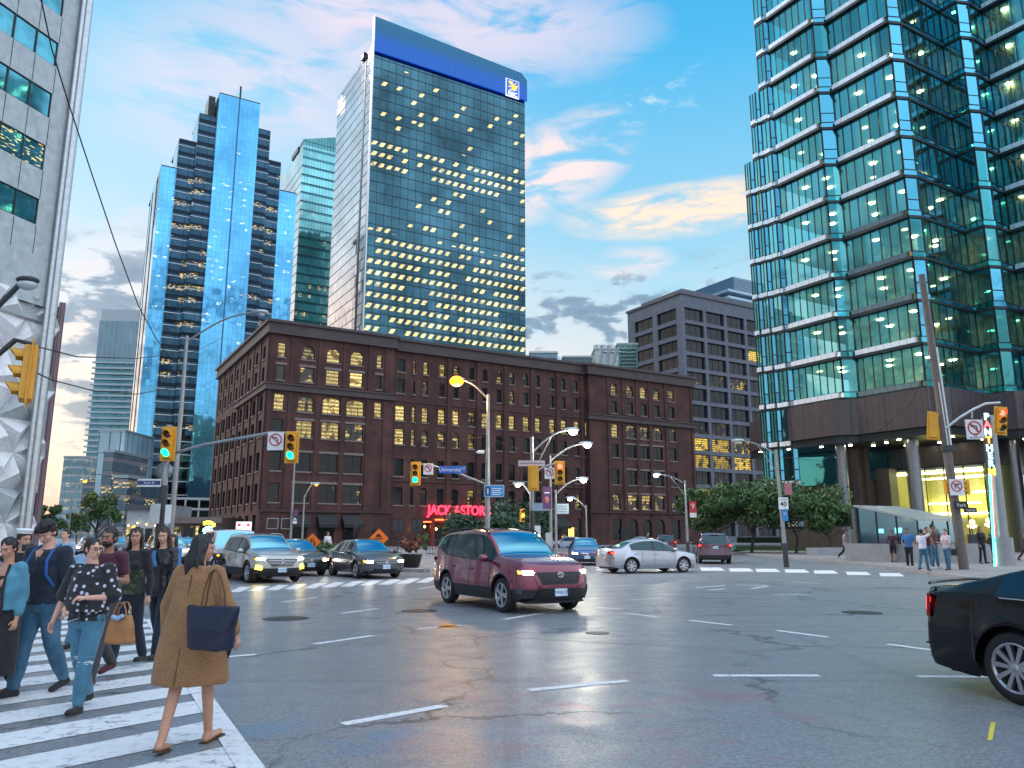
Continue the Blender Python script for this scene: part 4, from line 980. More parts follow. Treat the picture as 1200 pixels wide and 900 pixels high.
def right_office():
    B0 = Vector((35.5,65,0))
    root = thing('glass_office_building', B0, GRID_A, 'faceted teal glass office building on a dark granite podium', 'building')
    fh = 3.9; zb = 14.0; nf = 14
    # plan outline (a along the front grid axis, b away from us), left-far to right-near; kind of each side
    main = [((-1.2,12.7),(-1.2,7.2),'v',4), ((-1.2,7.2),(0,6.4),'c',1), ((0,6.4),(0,0),'v',4), ((0,0),(1.2,-.5),'c',1), ((1.2,-.5),(8.1,-.5),'u',4), ((8.1,-.5),(8.1,-2.2),'s',1),
            ((8.1,-2.2),(9.3,-2.7),'c',1), ((9.3,-2.7),(11.8,-2.7),'u',2), ((11.8,-2.7),(11.8,-9.1),'v',4), ((11.8,-9.1),(13,-9.6),'c',1), ((13,-9.6),(20,-9.6),'u',4)]
    left = [((-1.55,14.2),(-1.55,13.1),'n',2,99), ((-1.55,13.1),(-1.2,12.7),'n',1,99), ((-1.85,15.3),(-1.85,14.5),'n',2,48), ((-1.85,14.5),(-1.55,14.2),'n',1,48), ((-2.15,16.3),(-2.15,15.6),'n',2,38.5), ((-2.15,15.6),(-1.85,15.3),'n',1,38.5)]
    rnd = random.Random(11)
    def P(q, z, d=0): return (q[0], q[1], z)
    fr = MB(); sp = MB(); 
    allsides = [(p,q,k,n,999,4) for p,q,k,n in main]+[(p,q,k,n,h,-3) for p,q,k,n,h in left]
    for p,q,kind,n,hmax,zlo in allsides:
        sp = MB(); fr = MB()
        pv, qv = Vector((*p,0)), Vector((*q,0)); d = (qv-pv); L = d.length; d.normalize(); nr = Vector((d.y,-d.x,0))
        if nr.dot(Vector((-.3,-1,0))) < 0 and kind != 'v': nr = -nr
        if kind in 'vns' and nr.x > 0: nr = -nr
        if kind in ('u','c') and nr.y > 0: nr = -nr
        for f in range(zlo if zlo < 0 else 0, nf):
            z0 = zb+f*fh; z1 = z0+fh
            if z1 > hmax+3: continue
            sh = .62 if kind != 'u' else .5       # spandrel height
            a = pv+Vector((0,0,0)); 
            w = MB()
            gm = M['clear'] if kind != 'c' else (M['blue_pane'] if rnd.random() < (.35 if f < 6 else .75) else M['clear'])
            if kind == 'n': gm = M['clear'] if n == 2 else M['blue_pane']
            ed = .02
            A_, B_ = pv, qv
            w.quad((A_.x,A_.y,z0+sh),(B_.x,B_.y,z0+sh),(B_.x,B_.y,z1-.14),(A_.x,A_.y,z1-.14),gm)
            fo = lambda x0,x1,q0,q1,t0,t1,mm,tgt: tgt.obox((pv+d*((x0+x1)/2)+nr*((t0+t1)/2)+Vector((0,0,(q0+q1)/2))), d*((x1-x0)/2), nr*((t1-t0)/2), (0,0,(q1-q0)/2), mm)
            cnt = n+2 if kind in ('v','u') and n == 4 else n
            cuts = [0]+([.7] if kind == 'v' else [])+[.7*(kind=='v')+(L-.7*(kind=='v'))*(i+1)/(cnt) for i in range(cnt)]
            for x in cuts[1:-1]: fo(x-.035,x+.035,z0+sh+.01,z1-.15,-.03,.06,M['frame_d'],w)
            fo(0.0,.07,z0+sh+.01,z1-.15,-.03,.07,M['frame_d'],w); fo(L-.07,L,z0+sh+.01,z1-.15,-.03,.07,M['frame_d'],w)
            w.build('window', root)
            # spandrel tray projecting under the glass, pale on the sunset side
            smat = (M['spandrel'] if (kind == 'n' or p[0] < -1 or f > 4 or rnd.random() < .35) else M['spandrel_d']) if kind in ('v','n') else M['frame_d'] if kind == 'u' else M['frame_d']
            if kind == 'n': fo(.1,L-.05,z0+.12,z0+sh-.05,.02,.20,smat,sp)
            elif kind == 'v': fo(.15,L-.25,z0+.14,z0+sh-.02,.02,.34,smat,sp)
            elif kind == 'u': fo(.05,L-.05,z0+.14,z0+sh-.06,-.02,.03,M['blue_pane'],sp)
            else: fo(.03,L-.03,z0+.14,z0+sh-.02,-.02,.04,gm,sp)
            fo(-.02,L+.02,z0-.14,z0+.12,-.05,.12 if kind!='v' else .34,M['frame_d'],fr); fo(-.02,L+.02,z0+sh-.015,z0+sh+.06,-.06,.08,M['frame_d'],fr)
        sp.build('spandrel', root)['kind'] = 'stuff'; fr.build('floor_trim', root)['kind'] = 'stuff'
    # storeys inside: slabs, core walls, partitions, ceiling lamps
    poly = [(-1.15,12.6),(-1.15,7.25),(.05,6.4),(.05,.05),(1.2,-.42),(8.15,-.42),(8.15,-2.15),(9.3,-2.6),(11.85,-2.6),(11.85,-9.1),(13,-9.5),(20,-9.5),(20,12.6)]
    sl = MB(); co = MB()
    for f in range(nf+1):
        z = zb+f*fh; sl.prism(poly, z-.35, z-.02, M['ceil'])
        if f < nf:
            co.box(6.5,19,4.5,12,z,z+fh-.36,M['interior'])
            for k in range(4):
                x = rnd.uniform(2,10); y = rnd.uniform(1,9)
                if rnd.random() < .5: co.box(x,x+.12,y,y+rnd.uniform(1.5,3.5),z,z+fh-.36,M['interior'])
                else: co.box(x,x+rnd.uniform(1.5,4),y,y+.12,z,z+2.4,M['interior'])
            for k in range(7):
                x = rnd.uniform(1,8); y = rnd.uniform(.6,11); co.box(x,x+rnd.uniform(.6,1.4),y,y+.6,z,z+rnd.uniform(.7,1.5),M['frame_d'] if rnd.random()<.5 else M['interior'])
            co.box(13,19.5,-8,4,z,z+fh-.36,M['interior'])
            for k in range(3): co.box(9.2+k*1.2,9.35+k*1.2,-1.8+k,-.2+k*1.5,z,z+fh-.36,M['interior'])
    sl.build('floor_slab', root); co.build('interior_wall', root)
    warm = emat('ceiling_lamp', (1,.84,.46), 75.); warm2 = emat('ceiling_lamp_dim', (1,.80,.40), 8.)
    for f in range(nf):
        z = zb+(f+1)*fh-.38; frac = .95 if f < 9 else .55; mb = MB()
        for ax,by in [(1.8,1.2),(1.8,4.4),(.7,8.6),(.7,11.2),(4.2,2.2),(6.8,1.2),(4.4,6.0),(10.4,-.9),(12.8,-4.0),(12.8,-7.2),(3.0,9.8),(8.0,2.8)]:
            if rnd.random() > frac: continue
            ax += rnd.uniform(-.3,.3); by += rnd.uniform(-.4,.4); r = .22
            mb.prism([(ax+r*math.cos(q*.785),by+r*1.3*math.sin(q*.785)) for q in range(8)], z-.06, z, warm if rnd.random() < .75 else warm2)
        if mb.v: mb.build('ceiling_lamp', root)['kind'] = 'stuff'
    # granite podium: fascia band and recessed walls
    pd = MB(); out = [(2.5,22),(-1.6,13.4),(-2.0,12.6),(-2.2,7.6),(-.9,6.2),(-.9,-.6),(.6,-1.6),(7.0,-1.6),(7.4,-3.4),(8.8,-3.9),(10.8,-3.9),(10.8,-10.4),(12.4,-11),(26,-11),(26,22)]
    pd.prism(out, 10.6, 13.86, M['granite'])
    pd.prism([(x+(.35 if x<0 else .25), y+.3) for x,y in out], 9.9, 10.597, M['frame_d'])
    pd.build('podium', root)
    # second level dark glass strip and walls under the soffit
    un = MB()
    un.box(4.0,26,9.2,20,0,9.897,M['granite_b']); un.box(7.5,26,-.2,9.1,7.9,9.895,M['granite'])
    un.box(16.9-.1,26,-11,-6.0,0,9.895,M['granite']) ; un.box(3.2,4.5,9.4,10.6,0,9.893,M['granite']); un.box(5.2,6.4,7.6,9.1,0,7.89,M['granite_b'])
    un.build('wall', root)
    gl = MB(); gl.box(3.8,3.95,10.7,17,6.6,9.8,M['clear']); gl.box(4.6,7.4,9.05,9.15,6.8,9.8,M['blue_pane']); gl.build('window', root)
    for i,(a,b,r) in enumerate([(1.6,2.8,.55),(.2,9.0,.5),(10.0,-1.4,.5)]):
        cb = MB(); cb.tube([(a,b,0),(a,b,9.9)], r, mat('column_metal',(.22,.24,.27),.28,.7), 24); cb.build('column', root)
    dl = MB(); dm = emat('downlight', (1,.88,.60), 30.)
    for a,b in [(-1.6,13.5),(-.6,10.5),(.6,8.2),(1.6,5.2),(.4,3.2),(3.4,1.0),(2.4,-.4),(5.6,2.6),(6.4,-.8),(2.6,7.2),(5.2,5.6),(9.4,-2.8),(11.6,-7.2),(3.4,4.0),(-2.2,16.5)]:
        dl.prism([(a+.16*math.cos(q*.785),b+.16*math.sin(q*.785)) for q in range(8)], 9.84, 9.893, dm)
    dl.build('downlight', root)['kind'] = 'stuff'
    # lit lobby
    lb = MB(); x0, y0, y1, x1 = 7.3, -.1, 8.9, 13.5
    lw = mat('lobby_wall', (.55,.50,.20), .7); 
    lb.box(x1,x1+.3,y0,y1,0,7.85,lw); lb.box(x0+.1,x1,y1,y1+.12,0,7.85,lw); lb.box(x0+.1,x1,y0-.15,y0,0,7.85,lw); lb.box(x0+.1,x1,y0,y1,7.6,7.87,M['white']); lb.box(x0,x1,y0,y1,.0,.15,M['granite_b'])
    lb.box(x1-2.5,x1-.3,y0+1.2,y0+3.0,.15,1.3,M['granite_b']); lb.build('lobby_wall', root)
    ll = MB(); le = emat('lobby_strip', (1,.93,.48), 9.)
    for k,(xx,ya,yb,z) in enumerate([(8.0,.2,8.6,7.3),(9.8,.5,5.0,6.9),(11.6,1,8.6,7.0),(12.9,3.6,8.7,4.6),(13.2,.2,8.7,3.6),(13.0,.4,4.2,5.6)]): ll.box(xx,xx+.22,ya,yb,z,z+.16,le)
    ll.build('strip_light', root)
    for k,(xx,yy,zz) in enumerate([(10.4,1.6,2.8),(10.6,3.3,2.7)]):
        ch = MB(); ch.tube([(xx,yy,zz),(xx,yy,7.6)], .02, M['alu'], 5); ch.lathe((xx,yy,zz-.5), (0,0,1), [(0,.05),(.15,.38),(.3,.40),(.36,.1),(.55,.28),(.7,.25),(.85,.03)], emat('chandelier',(1,.85,.45),7.), 16); ch.build('chandelier', root)
    gg = MB(); gg.quad((x0,y0,.15),(x0,y1,.15),(x0,y1,7.85),(x0,y0,7.85), mat('lobby_glass', fn=f_lobby))
    for k in range(6): b = y0+k*1.8; gg.box(x0-.06,x0+.04,b-.03,b+.03,.15,7.85,M['frame_d'])
    gg.box(x0-.05,x0+.05,y0,y1,7.8,7.95,M['frame_d']); gg.build('lobby_window', root)
    # pale glass block beside the granite pier at the right
    pg = MB(); pg.box(11.4,15,-11,-10.2,0.5,7.4,mat('pale_glass',(.26,.36,.40),.12,.5)); pg.box(11.3,11.45,-11.1,-10.1,.5,7.5,M['frame_w']); pg.box(11.4,15,-11.06,-11.0,3.9,4.0,M['frame_d']); pg.build('glass_screen', root)
    for a,b in ((9.2,-3.1),): 
        pr = MB(); pr.box(a,a+2.1,b-1.4,b+.3,0,9.89,M['granite_b']); pr.build('pier', root)
def f_lobby(t, p):
    out = [n for n in t.n if n.type == 'OUTPUT_MATERIAL'][0]
    tr = t.node('ShaderNodeBsdfTransparent', Color=(.86,.95,.86,1)); gl = t.node('ShaderNodeBsdfGlossy', Color=(.8,.9,.9,1), Roughness=.03)
    lw = t.node('ShaderNodeLayerWeight', Blend=.3)
    mx = t.node('ShaderNodeMixShader', _0=t.mapr(lw.outputs['Facing'],0,1,.08,.7,False), _1=tr.outputs[0], _2=gl.outputs[0]); t.l.new(mx.outputs[0], out.inputs[0])
right_office()

# glazed subway entrance on its low concrete wall
def subway_entrance():
    C = Vector((21.7,42,0)); root = thing('subway_entrance', C, GRID_A, 'low glass entrance box with sloping roof on a concrete base by the waiting people', 'entrance')
    m = mat('entrance_glass', fn=f_lobby2)
    mb = MB(); mb.quad((0,0,1.15),(0,3.6,1.15),(0,3.6,3.15),(0,0,2.35),m); mb.build('glass_wall', root)
    mb = MB(); mb.quad((0,0,1.15),(4.2,0,1.15),(4.2,0,2.35),(0,0,2.35),m); mb.build('glass_wall', root)
    mb = MB()
    for k in range(4): y = k*1.2; z = 2.35+.8*y/3.6; mb.box(-.04,.04,y-.03,y+.03,1.15,z,M['frame_d'])
    for k in range(1,4): mb.box(k*1.4-.03,k*1.4+.03,-.04,.04,1.15,2.35,M['frame_d'])
    mb.add([(-.15,-.15,2.36),(4.3,-.15,2.36),(4.3,3.7,3.2),(-.15,3.7,3.2),(-.15,-.15,2.46),(4.3,-.15,2.46),(4.3,3.7,3.3),(-.15,3.7,3.3)], [(0,1,2,3),(4,5,6,7),(0,1,5,4),(0,4,7,3),(1,2,6,5),(2,3,7,6)], mat('entrance_roof',(.38,.42,.44),.3,.3))
    mb.build('roof', root)
    mb = MB(); mb.box(-.25,8.4,-.35,-.04,.1,1.13,M['concrete']); mb.box(-.25,-.02,-.04,4.4,.1,1.13,M['concrete']); mb.box(-.2,4.3,3.6,3.8,.1,3.1,M['concrete_d']); mb.box(4.2,4.3,0,3.6,.1,2.35,M['concrete_d']); mb.build('base_wall', root)
    mb = MB(); e = emat('subway_lamp',(.35,.75,1),5.)
    mb.box(.4,.45,1.2,1.6,1.7,2.0,e); mb.box(.4,.45,2.3,2.6,1.7,1.95,e); mb.build('lamp', root)
def f_lobby2(t, p):
    out = [n for n in t.n if n.type == 'OUTPUT_MATERIAL'][0]
    tr = t.node('ShaderNodeBsdfTransparent', Color=(.35,.5,.5,1)); gl = t.node('ShaderNodeBsdfGlossy', Color=(.5,.75,.8,1), Roughness=.12)
    mx = t.node('ShaderNodeMixShader', _0=.55, _1=tr.outputs[0], _2=gl.outputs[0]); t.l.new(mx.outputs[0], out.inputs[0])
subway_entrance()
# low planter walls left of the entrance
def planter_wall(pts, h, label):
    mb = MB()
    for a,b in zip(pts[:-1], pts[1:]):
        a = Vector((*a,0)); b = Vector((*b,0)); d = b-a; n = Vector((-d.y,d.x,0)).normalized()*.15
        mb.obox((a+b)/2+Vector((0,0,.15+h/2)), d/2, n, (0,0,h/2), M['concrete'])
    return tag(mb.build('planter_wall'), label, 'low wall')
planter_wall([G(947,651,.15), G(1008,650,.15)], .55, 'short grey concrete planter wall beside the striped-shirt walker')
planter_wall([G(862,641,.15), G(950,642,.15)], .28, 'low kerb of the lawn under the hedge')
# ================================================================ CARS
def carpaint(name, col, metal=.35, rough=.28, coat=1.0):
    def fn(t, p):
        c = objc(t); n = t.noise(c, 1.2, 4, .6)
        s = t.node('ShaderNodeVectorMath', {'operation':'SCALE'}); s.inputs[0].default_value = col; t.l.new(t.mapr(n,.3,.7,.9,1.08,False), s.inputs['Scale'])
        t.l.new(s.outputs[0], p.inputs['Base Color']); p.inputs['Metallic'].default_value = metal; p.inputs['Roughness'].default_value = rough
        p.inputs['Coat Weight'].default_value = coat; p.inputs['Coat Roughness'].default_value = .04
    return mat('paint_'+name, fn=fn)
M['wscreen'] = mat('windscreen_glass', (.20,.50,.56), .07, 1.0)
M['cglass'] = mat('car_side_glass', (.045,.075,.085), .05, .9)
M['tyre'] = mat('tyre', (.018,.018,.02), .8)
M['rim'] = mat('rim_alloy', (.50,.50,.54), .3, .85)
M['chrome'] = mat('chrome', (.7,.72,.75), .15, 1.0)
M['clad'] = mat('black_cladding', (.022,.022,.025), .6)
M['plate'] = mat('number_plate', (.55,.70,.80), .5)
M['plate_ink'] = mat('plate_ink', (.03,.08,.30), .5)
def interp(pts, x):
    xs = [p[0] for p in pts]; zs = [p[1] for p in pts]
    # smooth monotone interpolation
    if x <= xs[0]: return zs[0]
    if x >= xs[-1]: return zs[-1]
    i = max(k for k in range(len(xs)) if xs[k] <= x); i = min(i, len(xs)-2)
    def tan(k):
        if k == 0: return (zs[1]-zs[0])/(xs[1]-xs[0])
        if k == len(xs)-1: return (zs[-1]-zs[-2])/(xs[-1]-xs[-2])
        a = (zs[k]-zs[k-1])/(xs[k]-xs[k-1]); b = (zs[k+1]-zs[k])/(xs[k+1]-xs[k])
        return 0 if a*b <= 0 else 2*a*b/(a+b)
    h = xs[i+1]-xs[i]; t = (x-xs[i])/h; m0, m1 = tan(i)*h, tan(i+1)*h
    return (2*t**3-3*t**2+1)*zs[i]+(t**3-2*t**2+t)*m0+(-2*t**3+3*t**2)*zs[i+1]+(t**3-t**2)*m1
CAR = {
 'suv': dict(L=4.6, W=1.86, wb=2.69, fo=.93, wr=.355, gc=.22, roofw=.60, ws=(.38,1.05), rw=(-2.26,-1.86), sidewin=(-1.95,.95), pillars=[(-.16,.02),(-1.20,-1.08)],
   top=[(-2.30,.97),(-2.24,1.15),(-1.88,1.61),(-1.4,1.72),(-.4,1.76),(.28,1.70),(.70,1.46),(1.05,1.19),(1.6,1.13),(2.05,1.03),(2.24,.90),(2.30,.80)],
   belt=[(-2.3,1.0),(-2.0,1.30),(-1.75,1.27),(-1.35,1.12),(0,1.05),(1.0,1.01),(2.0,.92),(2.3,.78)], clad=True, rails=True),
 'suv2': dict(L=4.48, W=1.85, wb=2.67, fo=.92, wr=.34, gc=.21, roofw=.60, ws=(.42,1.10), rw=(-2.2,-1.80), sidewin=(-1.85,.95), pillars=[(-.16,.0),(-1.15,-1.02)],
   top=[(-2.24,.92),(-2.18,1.10),(-1.80,1.54),(-1.3,1.63),(-.3,1.66),(.36,1.60),(.78,1.37),(1.12,1.12),(1.6,1.06),(2.0,.96),(2.18,.86),(2.24,.76)],
   belt=[(-2.24,.96),(-1.7,1.08),(0,1.00),(1.0,.97),(1.95,.88),(2.24,.74)], clad=True, rails=True),
 'sedan': dict(L=4.54, W=1.77, wb=2.60, fo=.92, wr=.315, gc=.18, roofw=.54, ws=(.30,1.12), rw=(-1.72,-.95), sidewin=(-1.25,.98), pillars=[(-.18,-.04)],
   top=[(-2.27,.72),(-2.22,.95),(-2.08,1.04),(-1.70,1.065),(-1.30,1.24),(-.92,1.38),(-.45,1.455),(.10,1.465),(.40,1.40),(.78,1.18),(1.14,.99),(1.6,.92),(2.0,.81),(2.2,.70),(2.27,.60)],
   belt=[(-2.27,.80),(-1.9,.93),(-1.3,.96),(0,.92),(1.0,.88),(1.9,.76),(2.27,.60)], clad=False, rails=False),
 'fast': dict(L=4.92, W=1.84, wb=2.82, fo=.95, wr=.335, gc=.17, roofw=.56, ws=(.40,1.25), rw=(-2.1,-.95), sidewin=(-1.45,1.05), pillars=[(-.20,-.06)],
   top=[(-2.46,.80),(-2.43,1.03),(-2.34,1.065),(-2.15,1.075),(-1.85,1.14),(-1.40,1.27),(-.9,1.39),(-.45,1.435),(.15,1.45),(.45,1.40),(.85,1.20),(1.25,1.0),(1.7,.94),(2.2,.80),(2.4,.68),(2.46,.60)],
   belt=[(-2.46,.88),(-2.1,.99),(-1.3,.985),(0,.93),(1.0,.90),(2.0,.78),(2.46,.62)], clad=False, rails=False),
 'jeep': dict(L=4.4, W=1.85, wb=2.9, fo=.72, wr=.39, gc=.42, roofw=.72, ws=(.42,.72), rw=(-2.16,-2.02), sidewin=(-2.0,.60), pillars=[(-.38,-.22),(-1.25,-1.10)],
   top=[(-2.2,.9),(-2.16,1.15),(-2.08,1.76),(-1.9,1.82),(-.3,1.83),(.36,1.80),(.55,1.50),(.72,1.22),(.9,1.19),(1.5,1.16),(1.95,1.12),(2.0,1.0),(2.02,.6)],
   belt=[(-2.2,1.12),(-1,1.14),(.6,1.13),(1.9,1.06),(2.02,.9)], clad=True, rails=False),
}
WHEELC = {}
def wheel_meshes(r, w, style):
    key = (r, w, style)
    if key in WHEELC: return WHEELC[key]
    t = MB(); hw = w/2
    t.lathe((0,0,0), (0,1,0), [(-hw+.01,r*.70),(-hw,r*.80),(-hw+.008,r*.93),(-hw+.035,r),(hw-.035,r),(hw-.008,r*.93),(hw,r*.80),(hw-.01,r*.70)], M['tyre'], 32)
    m = MB(); rr = r*.715
    m.lathe((0,0,0), (0,1,0), [(-hw+.03,rr*1.0),(-hw+.005,rr*1.0),(-hw+.004,rr*.92),(-hw+.05,rr*.88),(hw-.03,rr*.88)], M['rim'], 32)
    m.lathe((0,0,0), (0,1,0), [(-hw+.075,.001),(-hw+.075,rr*.89)], M['black'], 32)
    m.lathe((0,0,0), (0,1,0), [(-hw+.012,.001),(-hw+.012,.055),(-hw+.05,.075)], M['rim'], 16)
    ns = {'five':5, 'ten':10, 'steel':7}[style]
    for k in range(ns):
        a = 2*math.pi*k/ns; d = Vector((math.cos(a),0,math.sin(a))); n = Vector((-math.sin(a),0,math.cos(a)))
        w0, w1 = (.032,.052) if ns == 5 else (.017,.024) if ns == 10 else (.03,.04)
        for sgn in ((-1,1) if ns == 10 else (0,)):
            dd = (d+n*.14*sgn).normalized() if sgn else d
            p0 = dd*.04; p1 = (d+n*.10*sgn)*rr*.93 if sgn else d*rr*.93
            y0, y1 = -hw+.012, -hw+.006
            v = [p0-n*w0+Vector((0,y0,0)), p0+n*w0+Vector((0,y0,0)), p1+n*w1+Vector((0,y1,0)), p1-n*w1+Vector((0,y1,0))]
            v2 = [q+Vector((0,.05,0)) for q in v]
            m.add(v+v2, [(0,1,2,3),(0,4,5,1),(1,5,6,2),(3,2,6,7),(0,3,7,4)], M['rim'])
            if ns == 10: break
    if ns == 10: pass
    WHEELC[key] = (t, m); return WHEELC[key]
def car(kind, paint, x, y, heading, label, group=None, lights='front', rimstyle='five', category='car', name='parked_car', z=0.0, ws=None, plate='CKWB 482', brake=True, fog=False, rim_mat=None):
    S = CAR[kind]; L, W, wb, wr, gc = S['L'], S['W'], S['wb'], S['wr'], S['gc']; hwid = W/2
    root = thing(name, (x,y,z), R(heading), label, category, group)
    xf = L/2-S['fo']; xr = xf-wb; AR = wr+.065
    topf = lambda q: interp(S['top'], q); beltf = lambda q: min(interp(S['belt'], q), topf(q)-.02)
    tmax = max(z_ for _,z_ in S['top'])
    def wplan(q):
        t = q/(L/2); return hwid*(1-.085*max(0,t)**3.2-.07*max(0,-t)**3.5)
    boxy = kind == 'jeep'
    prof_f = [(0,.20),(gc,.10),(.42,.02),(.58,0),(.72,.015),(.85,.06),(1.0,.13),(1.3,.3)] if not boxy else [(0,.3),(.5,.25),(.6,.25),(1.3,.26)]
    prof_r = [(0,.16),(gc,.08),(.45,0),(.62,.01),(.9,.04),(1.05,.06),(1.3,.2),(1.8,.5)] if kind not in ('suv','suv2','jeep') else [(0,.12),(gc,.07),(.5,0),(.65,.02),(1.0,.04),(1.3,.05),(1.8,.05)]
    cf, crr = (.30,.20) if not boxy else (.03,.03)
    def XF(yy, zz): return L/2-interp(prof_f,zz)-cf*min(1,abs(yy)/hwid)**3.6-.05*(abs(yy)/hwid)**2
    def XR(yy, zz): return -L/2+interp(prof_r,zz)+crr*min(1,abs(yy)/hwid)**4+.03*(abs(yy)/hwid)**2
    def arch(q):
        for xa in (xf,xr):
            if abs(q-xa) < AR: return wr+math.sqrt(AR*AR-(q-xa)**2)*.985
        return 0
    st = set(np.round(np.linspace(-L/2,L/2,64),4))
    for xa in (xf,xr):
        for k in range(-10,11): st.add(round(xa+AR*math.sin(k*math.pi/20)*.9995,4))
        st.add(round(xa-AR-.004,4)); st.add(round(xa+AR+.004,4))
    for a,b in S['pillars']: st.add(a); st.add(b)
    for q in S['ws']+S['rw']+S['sidewin']: st.add(q)
    st = sorted(st)
    def ring(q):
        w = wplan(q); tp = topf(q); bt = beltf(q); za = arch(q)
        t = max(0,min(1,(tp-bt-.14)/(tmax-1.0-.14 if tmax > 1.2 else .4)))
        we = (w*.84)*(1-t**.7)+(S['roofw']+.05)*t**.7 if not boxy else (w*.9)*(1-t**.5)+S['roofw']*t**.5
        crown = .035+.035*t; ze = tp-crown
        if ze < bt+.01: ze = bt+.01
        g0 = gc+.02+.08*max(0,abs(q)/(L/2)-.75)*4
        z0 = max(g0, za); z1 = max(gc+.16, za+.005); z2 = max(.50 if not boxy else .62, za+.04); z3 = max(.66 if not boxy else .8, za+.07)
        z4 = max(bt, z3+.02) if za else bt
        z4 = min(z4, ze-.005) if z4 > ze-.005 else z4
        z3 = min(z3, z4-.01); z2 = min(z2, z3-.01); z1 = min(z1,z2-.005); z0 = min(z0,z1-.003)
        fl = .022 if za else 0
        pts = [(w*.94+fl,z0),(w*.985+fl,z1),(w*1.0+fl*.6,z2),(w*.992,z3),(w*.955,z4)]
        b5 = z4+min(.03,(ze-z4)*.3); f = lambda k: (w*.945*(1-k)+we*k)
        hh = ze-b5; k5 = .04
        pts += [(w*.94,b5),(w*.94*(1-.93)+we*.93,b5+hh*.90),(we,ze),(we-.07,ze+crown*.35),(we*.5,ze+crown*.85),(0,tp)]
        return pts
    n = 11; Vv = []
    for q in st:
        rg = ring(q); row = []
        full = [(-yy,zz) for yy,zz in rg]+[(yy,zz) for yy,zz in reversed(rg[:-1])]   # right side (-y) to left side (+y)
        for yy,zz in full:
            xx = min(q, XF(yy,zz)) if q > 0 else max(q, XR(yy,zz)); row.append((xx,yy,zz))
        Vv.append(row)
    nr = 2*n-1
    groups = {}
    def emit(key, quad): groups.setdefault(key, []).append(quad)
    for i in range(len(st)-1):
        qm = (st[i]+st[i+1])/2; za = arch(qm)
        for j in range(nr-1):
            lev = j if j < n-1 else nr-2-j     # 0..9 band index from the bottom
            side = 'r' if j < n-1 else 'l'
            q4 = (Vv[i][j],Vv[i+1][j],Vv[i+1][j+1],Vv[i][j+1])
            hgt = Vv[i][6][2]-Vv[i][5][2]; hgt2 = Vv[i+1][6][2]-Vv[i+1][5][2]
            key = 'body'
            if lev <= 0: key = 'clad'
            elif lev <= 1 and S['clad']: key = 'clad' if (za or lev == 0 or True) and (lev == 0 or za or Vv[i][j][2] < gc+.3) else 'body'
            if za and lev in (0,1) and S['clad']: key = 'clad'
            if lev == 5 and S['sidewin'][0] <= qm <= S['sidewin'][1] and max(hgt,hgt2) > .05:
                key = 'window_'+side+('f' if qm > S['pillars'][0][0] else 'r')
                for a,b in S['pillars']:
                    if a <= qm <= b: key = 'pillar_'+side+str(int(a*10))
            if lev == 4 and S['sidewin'][0] <= qm <= S['sidewin'][1]: key = 'trim'
            if lev >= 8 and S['ws'][0] <= qm <= S['ws'][1]: key = 'windshield'
            if lev >= 8 and S['rw'][0] <= qm <= S['rw'][1]: key = 'rear_window'
            emit(key, q4)
    # front and rear skins
    nc = 16
    for end in (0, -1):
        row = Vv[end]; Fx = XR if end == 0 else XF; gridp = []
        for j in range(0,8):
            a = row[j]; yy = abs(a[1]); r_ = []
            for k in range(nc+1):
                t = -1+2*k/nc; y_ = yy*t; z_ = a[2]
                if j == 7: z_ += (row[n-1][2]-a[2])*(1-t*t)
                r_.append((Fx(y_,z_), y_, z_))
            gridp.append(r_)
        for j in range(7):
            for k in range(nc): emit('clad' if (j == 0 or (j <= 1 and S['clad'])) else 'body', (gridp[j][k],gridp[j][k+1],gridp[j+1][k+1],gridp[j+1][k]))
    def gm(quads, m, name, parent=root, extra=None):
        vi = {}; vs = []; fs = []
        for q in quads:
            f = []
            for v in q:
                kx = (round(v[0],4),round(v[1],4),round(v[2],4))
                if kx not in vi: vi[kx] = len(vs); vs.append(kx)
                if not f or f[-1] != vi[kx]: f.append(vi[kx])
            if len(f) > 1 and f[0] == f[-1]: f.pop()
            if len(set(f)) == len(f) and len(f) >= 3: fs.append(tuple(f))
        mb = MB(); mb.add(vs, fs, m, True)
        return mb
    bm_ = gm(groups['body'], paint, 'body')
    # underbody, inner wheel wells and a dark cabin tub stay inside the body part
    bm_.box(-L/2+.25,L/2-.28,-hwid+.27,hwid-.27,gc,.78,M['black'])
    bo = bm_.build('body', root)
    me = bo.data
    cl = gm(groups['clad'], M['clad'] if S['clad'] else paint, 'cladding'); cl.build('lower_cladding' if S['clad'] else 'sill', root)
    gm(groups.get('trim',[]), M['black'], '').build('window_trim', root)
    for k in groups:
        if k.startswith('pillar_'): gm(groups[k], M['black'], '').build('pillar', root)
    gm(groups['windshield'], ws or M['wscreen'], '').build('windshield', root)
    if groups.get('rear_window'): gm(groups['rear_window'], M['cglass'] if S['rails'] else (ws or M['wscreen']), '').build('rear_window', root)
    for k in groups:
        if k.startswith('window_'): gm(groups[k], M['cglass'], '').build('window', root)
    # interpolated point on the side skin
    def side(q, t, s, off=.004):
        rg = ring(q); ta = t; i = min(int(ta),3); f = ta-i
        yy = rg[i][0]*(1-f)+rg[i+1][0]*f+off; zz = rg[i][1]*(1-f)+rg[i+1][1]*f
        xx = min(q, XF(yy-off,zz)) if q > 0 else max(q, XR(yy-off,zz)); return (xx, s*yy, zz)
    doors = [S['sidewin'][1]-.08, S['pillars'][0][0]+.08, S['sidewin'][0]+.55 if kind != 'jeep' else -1.2]
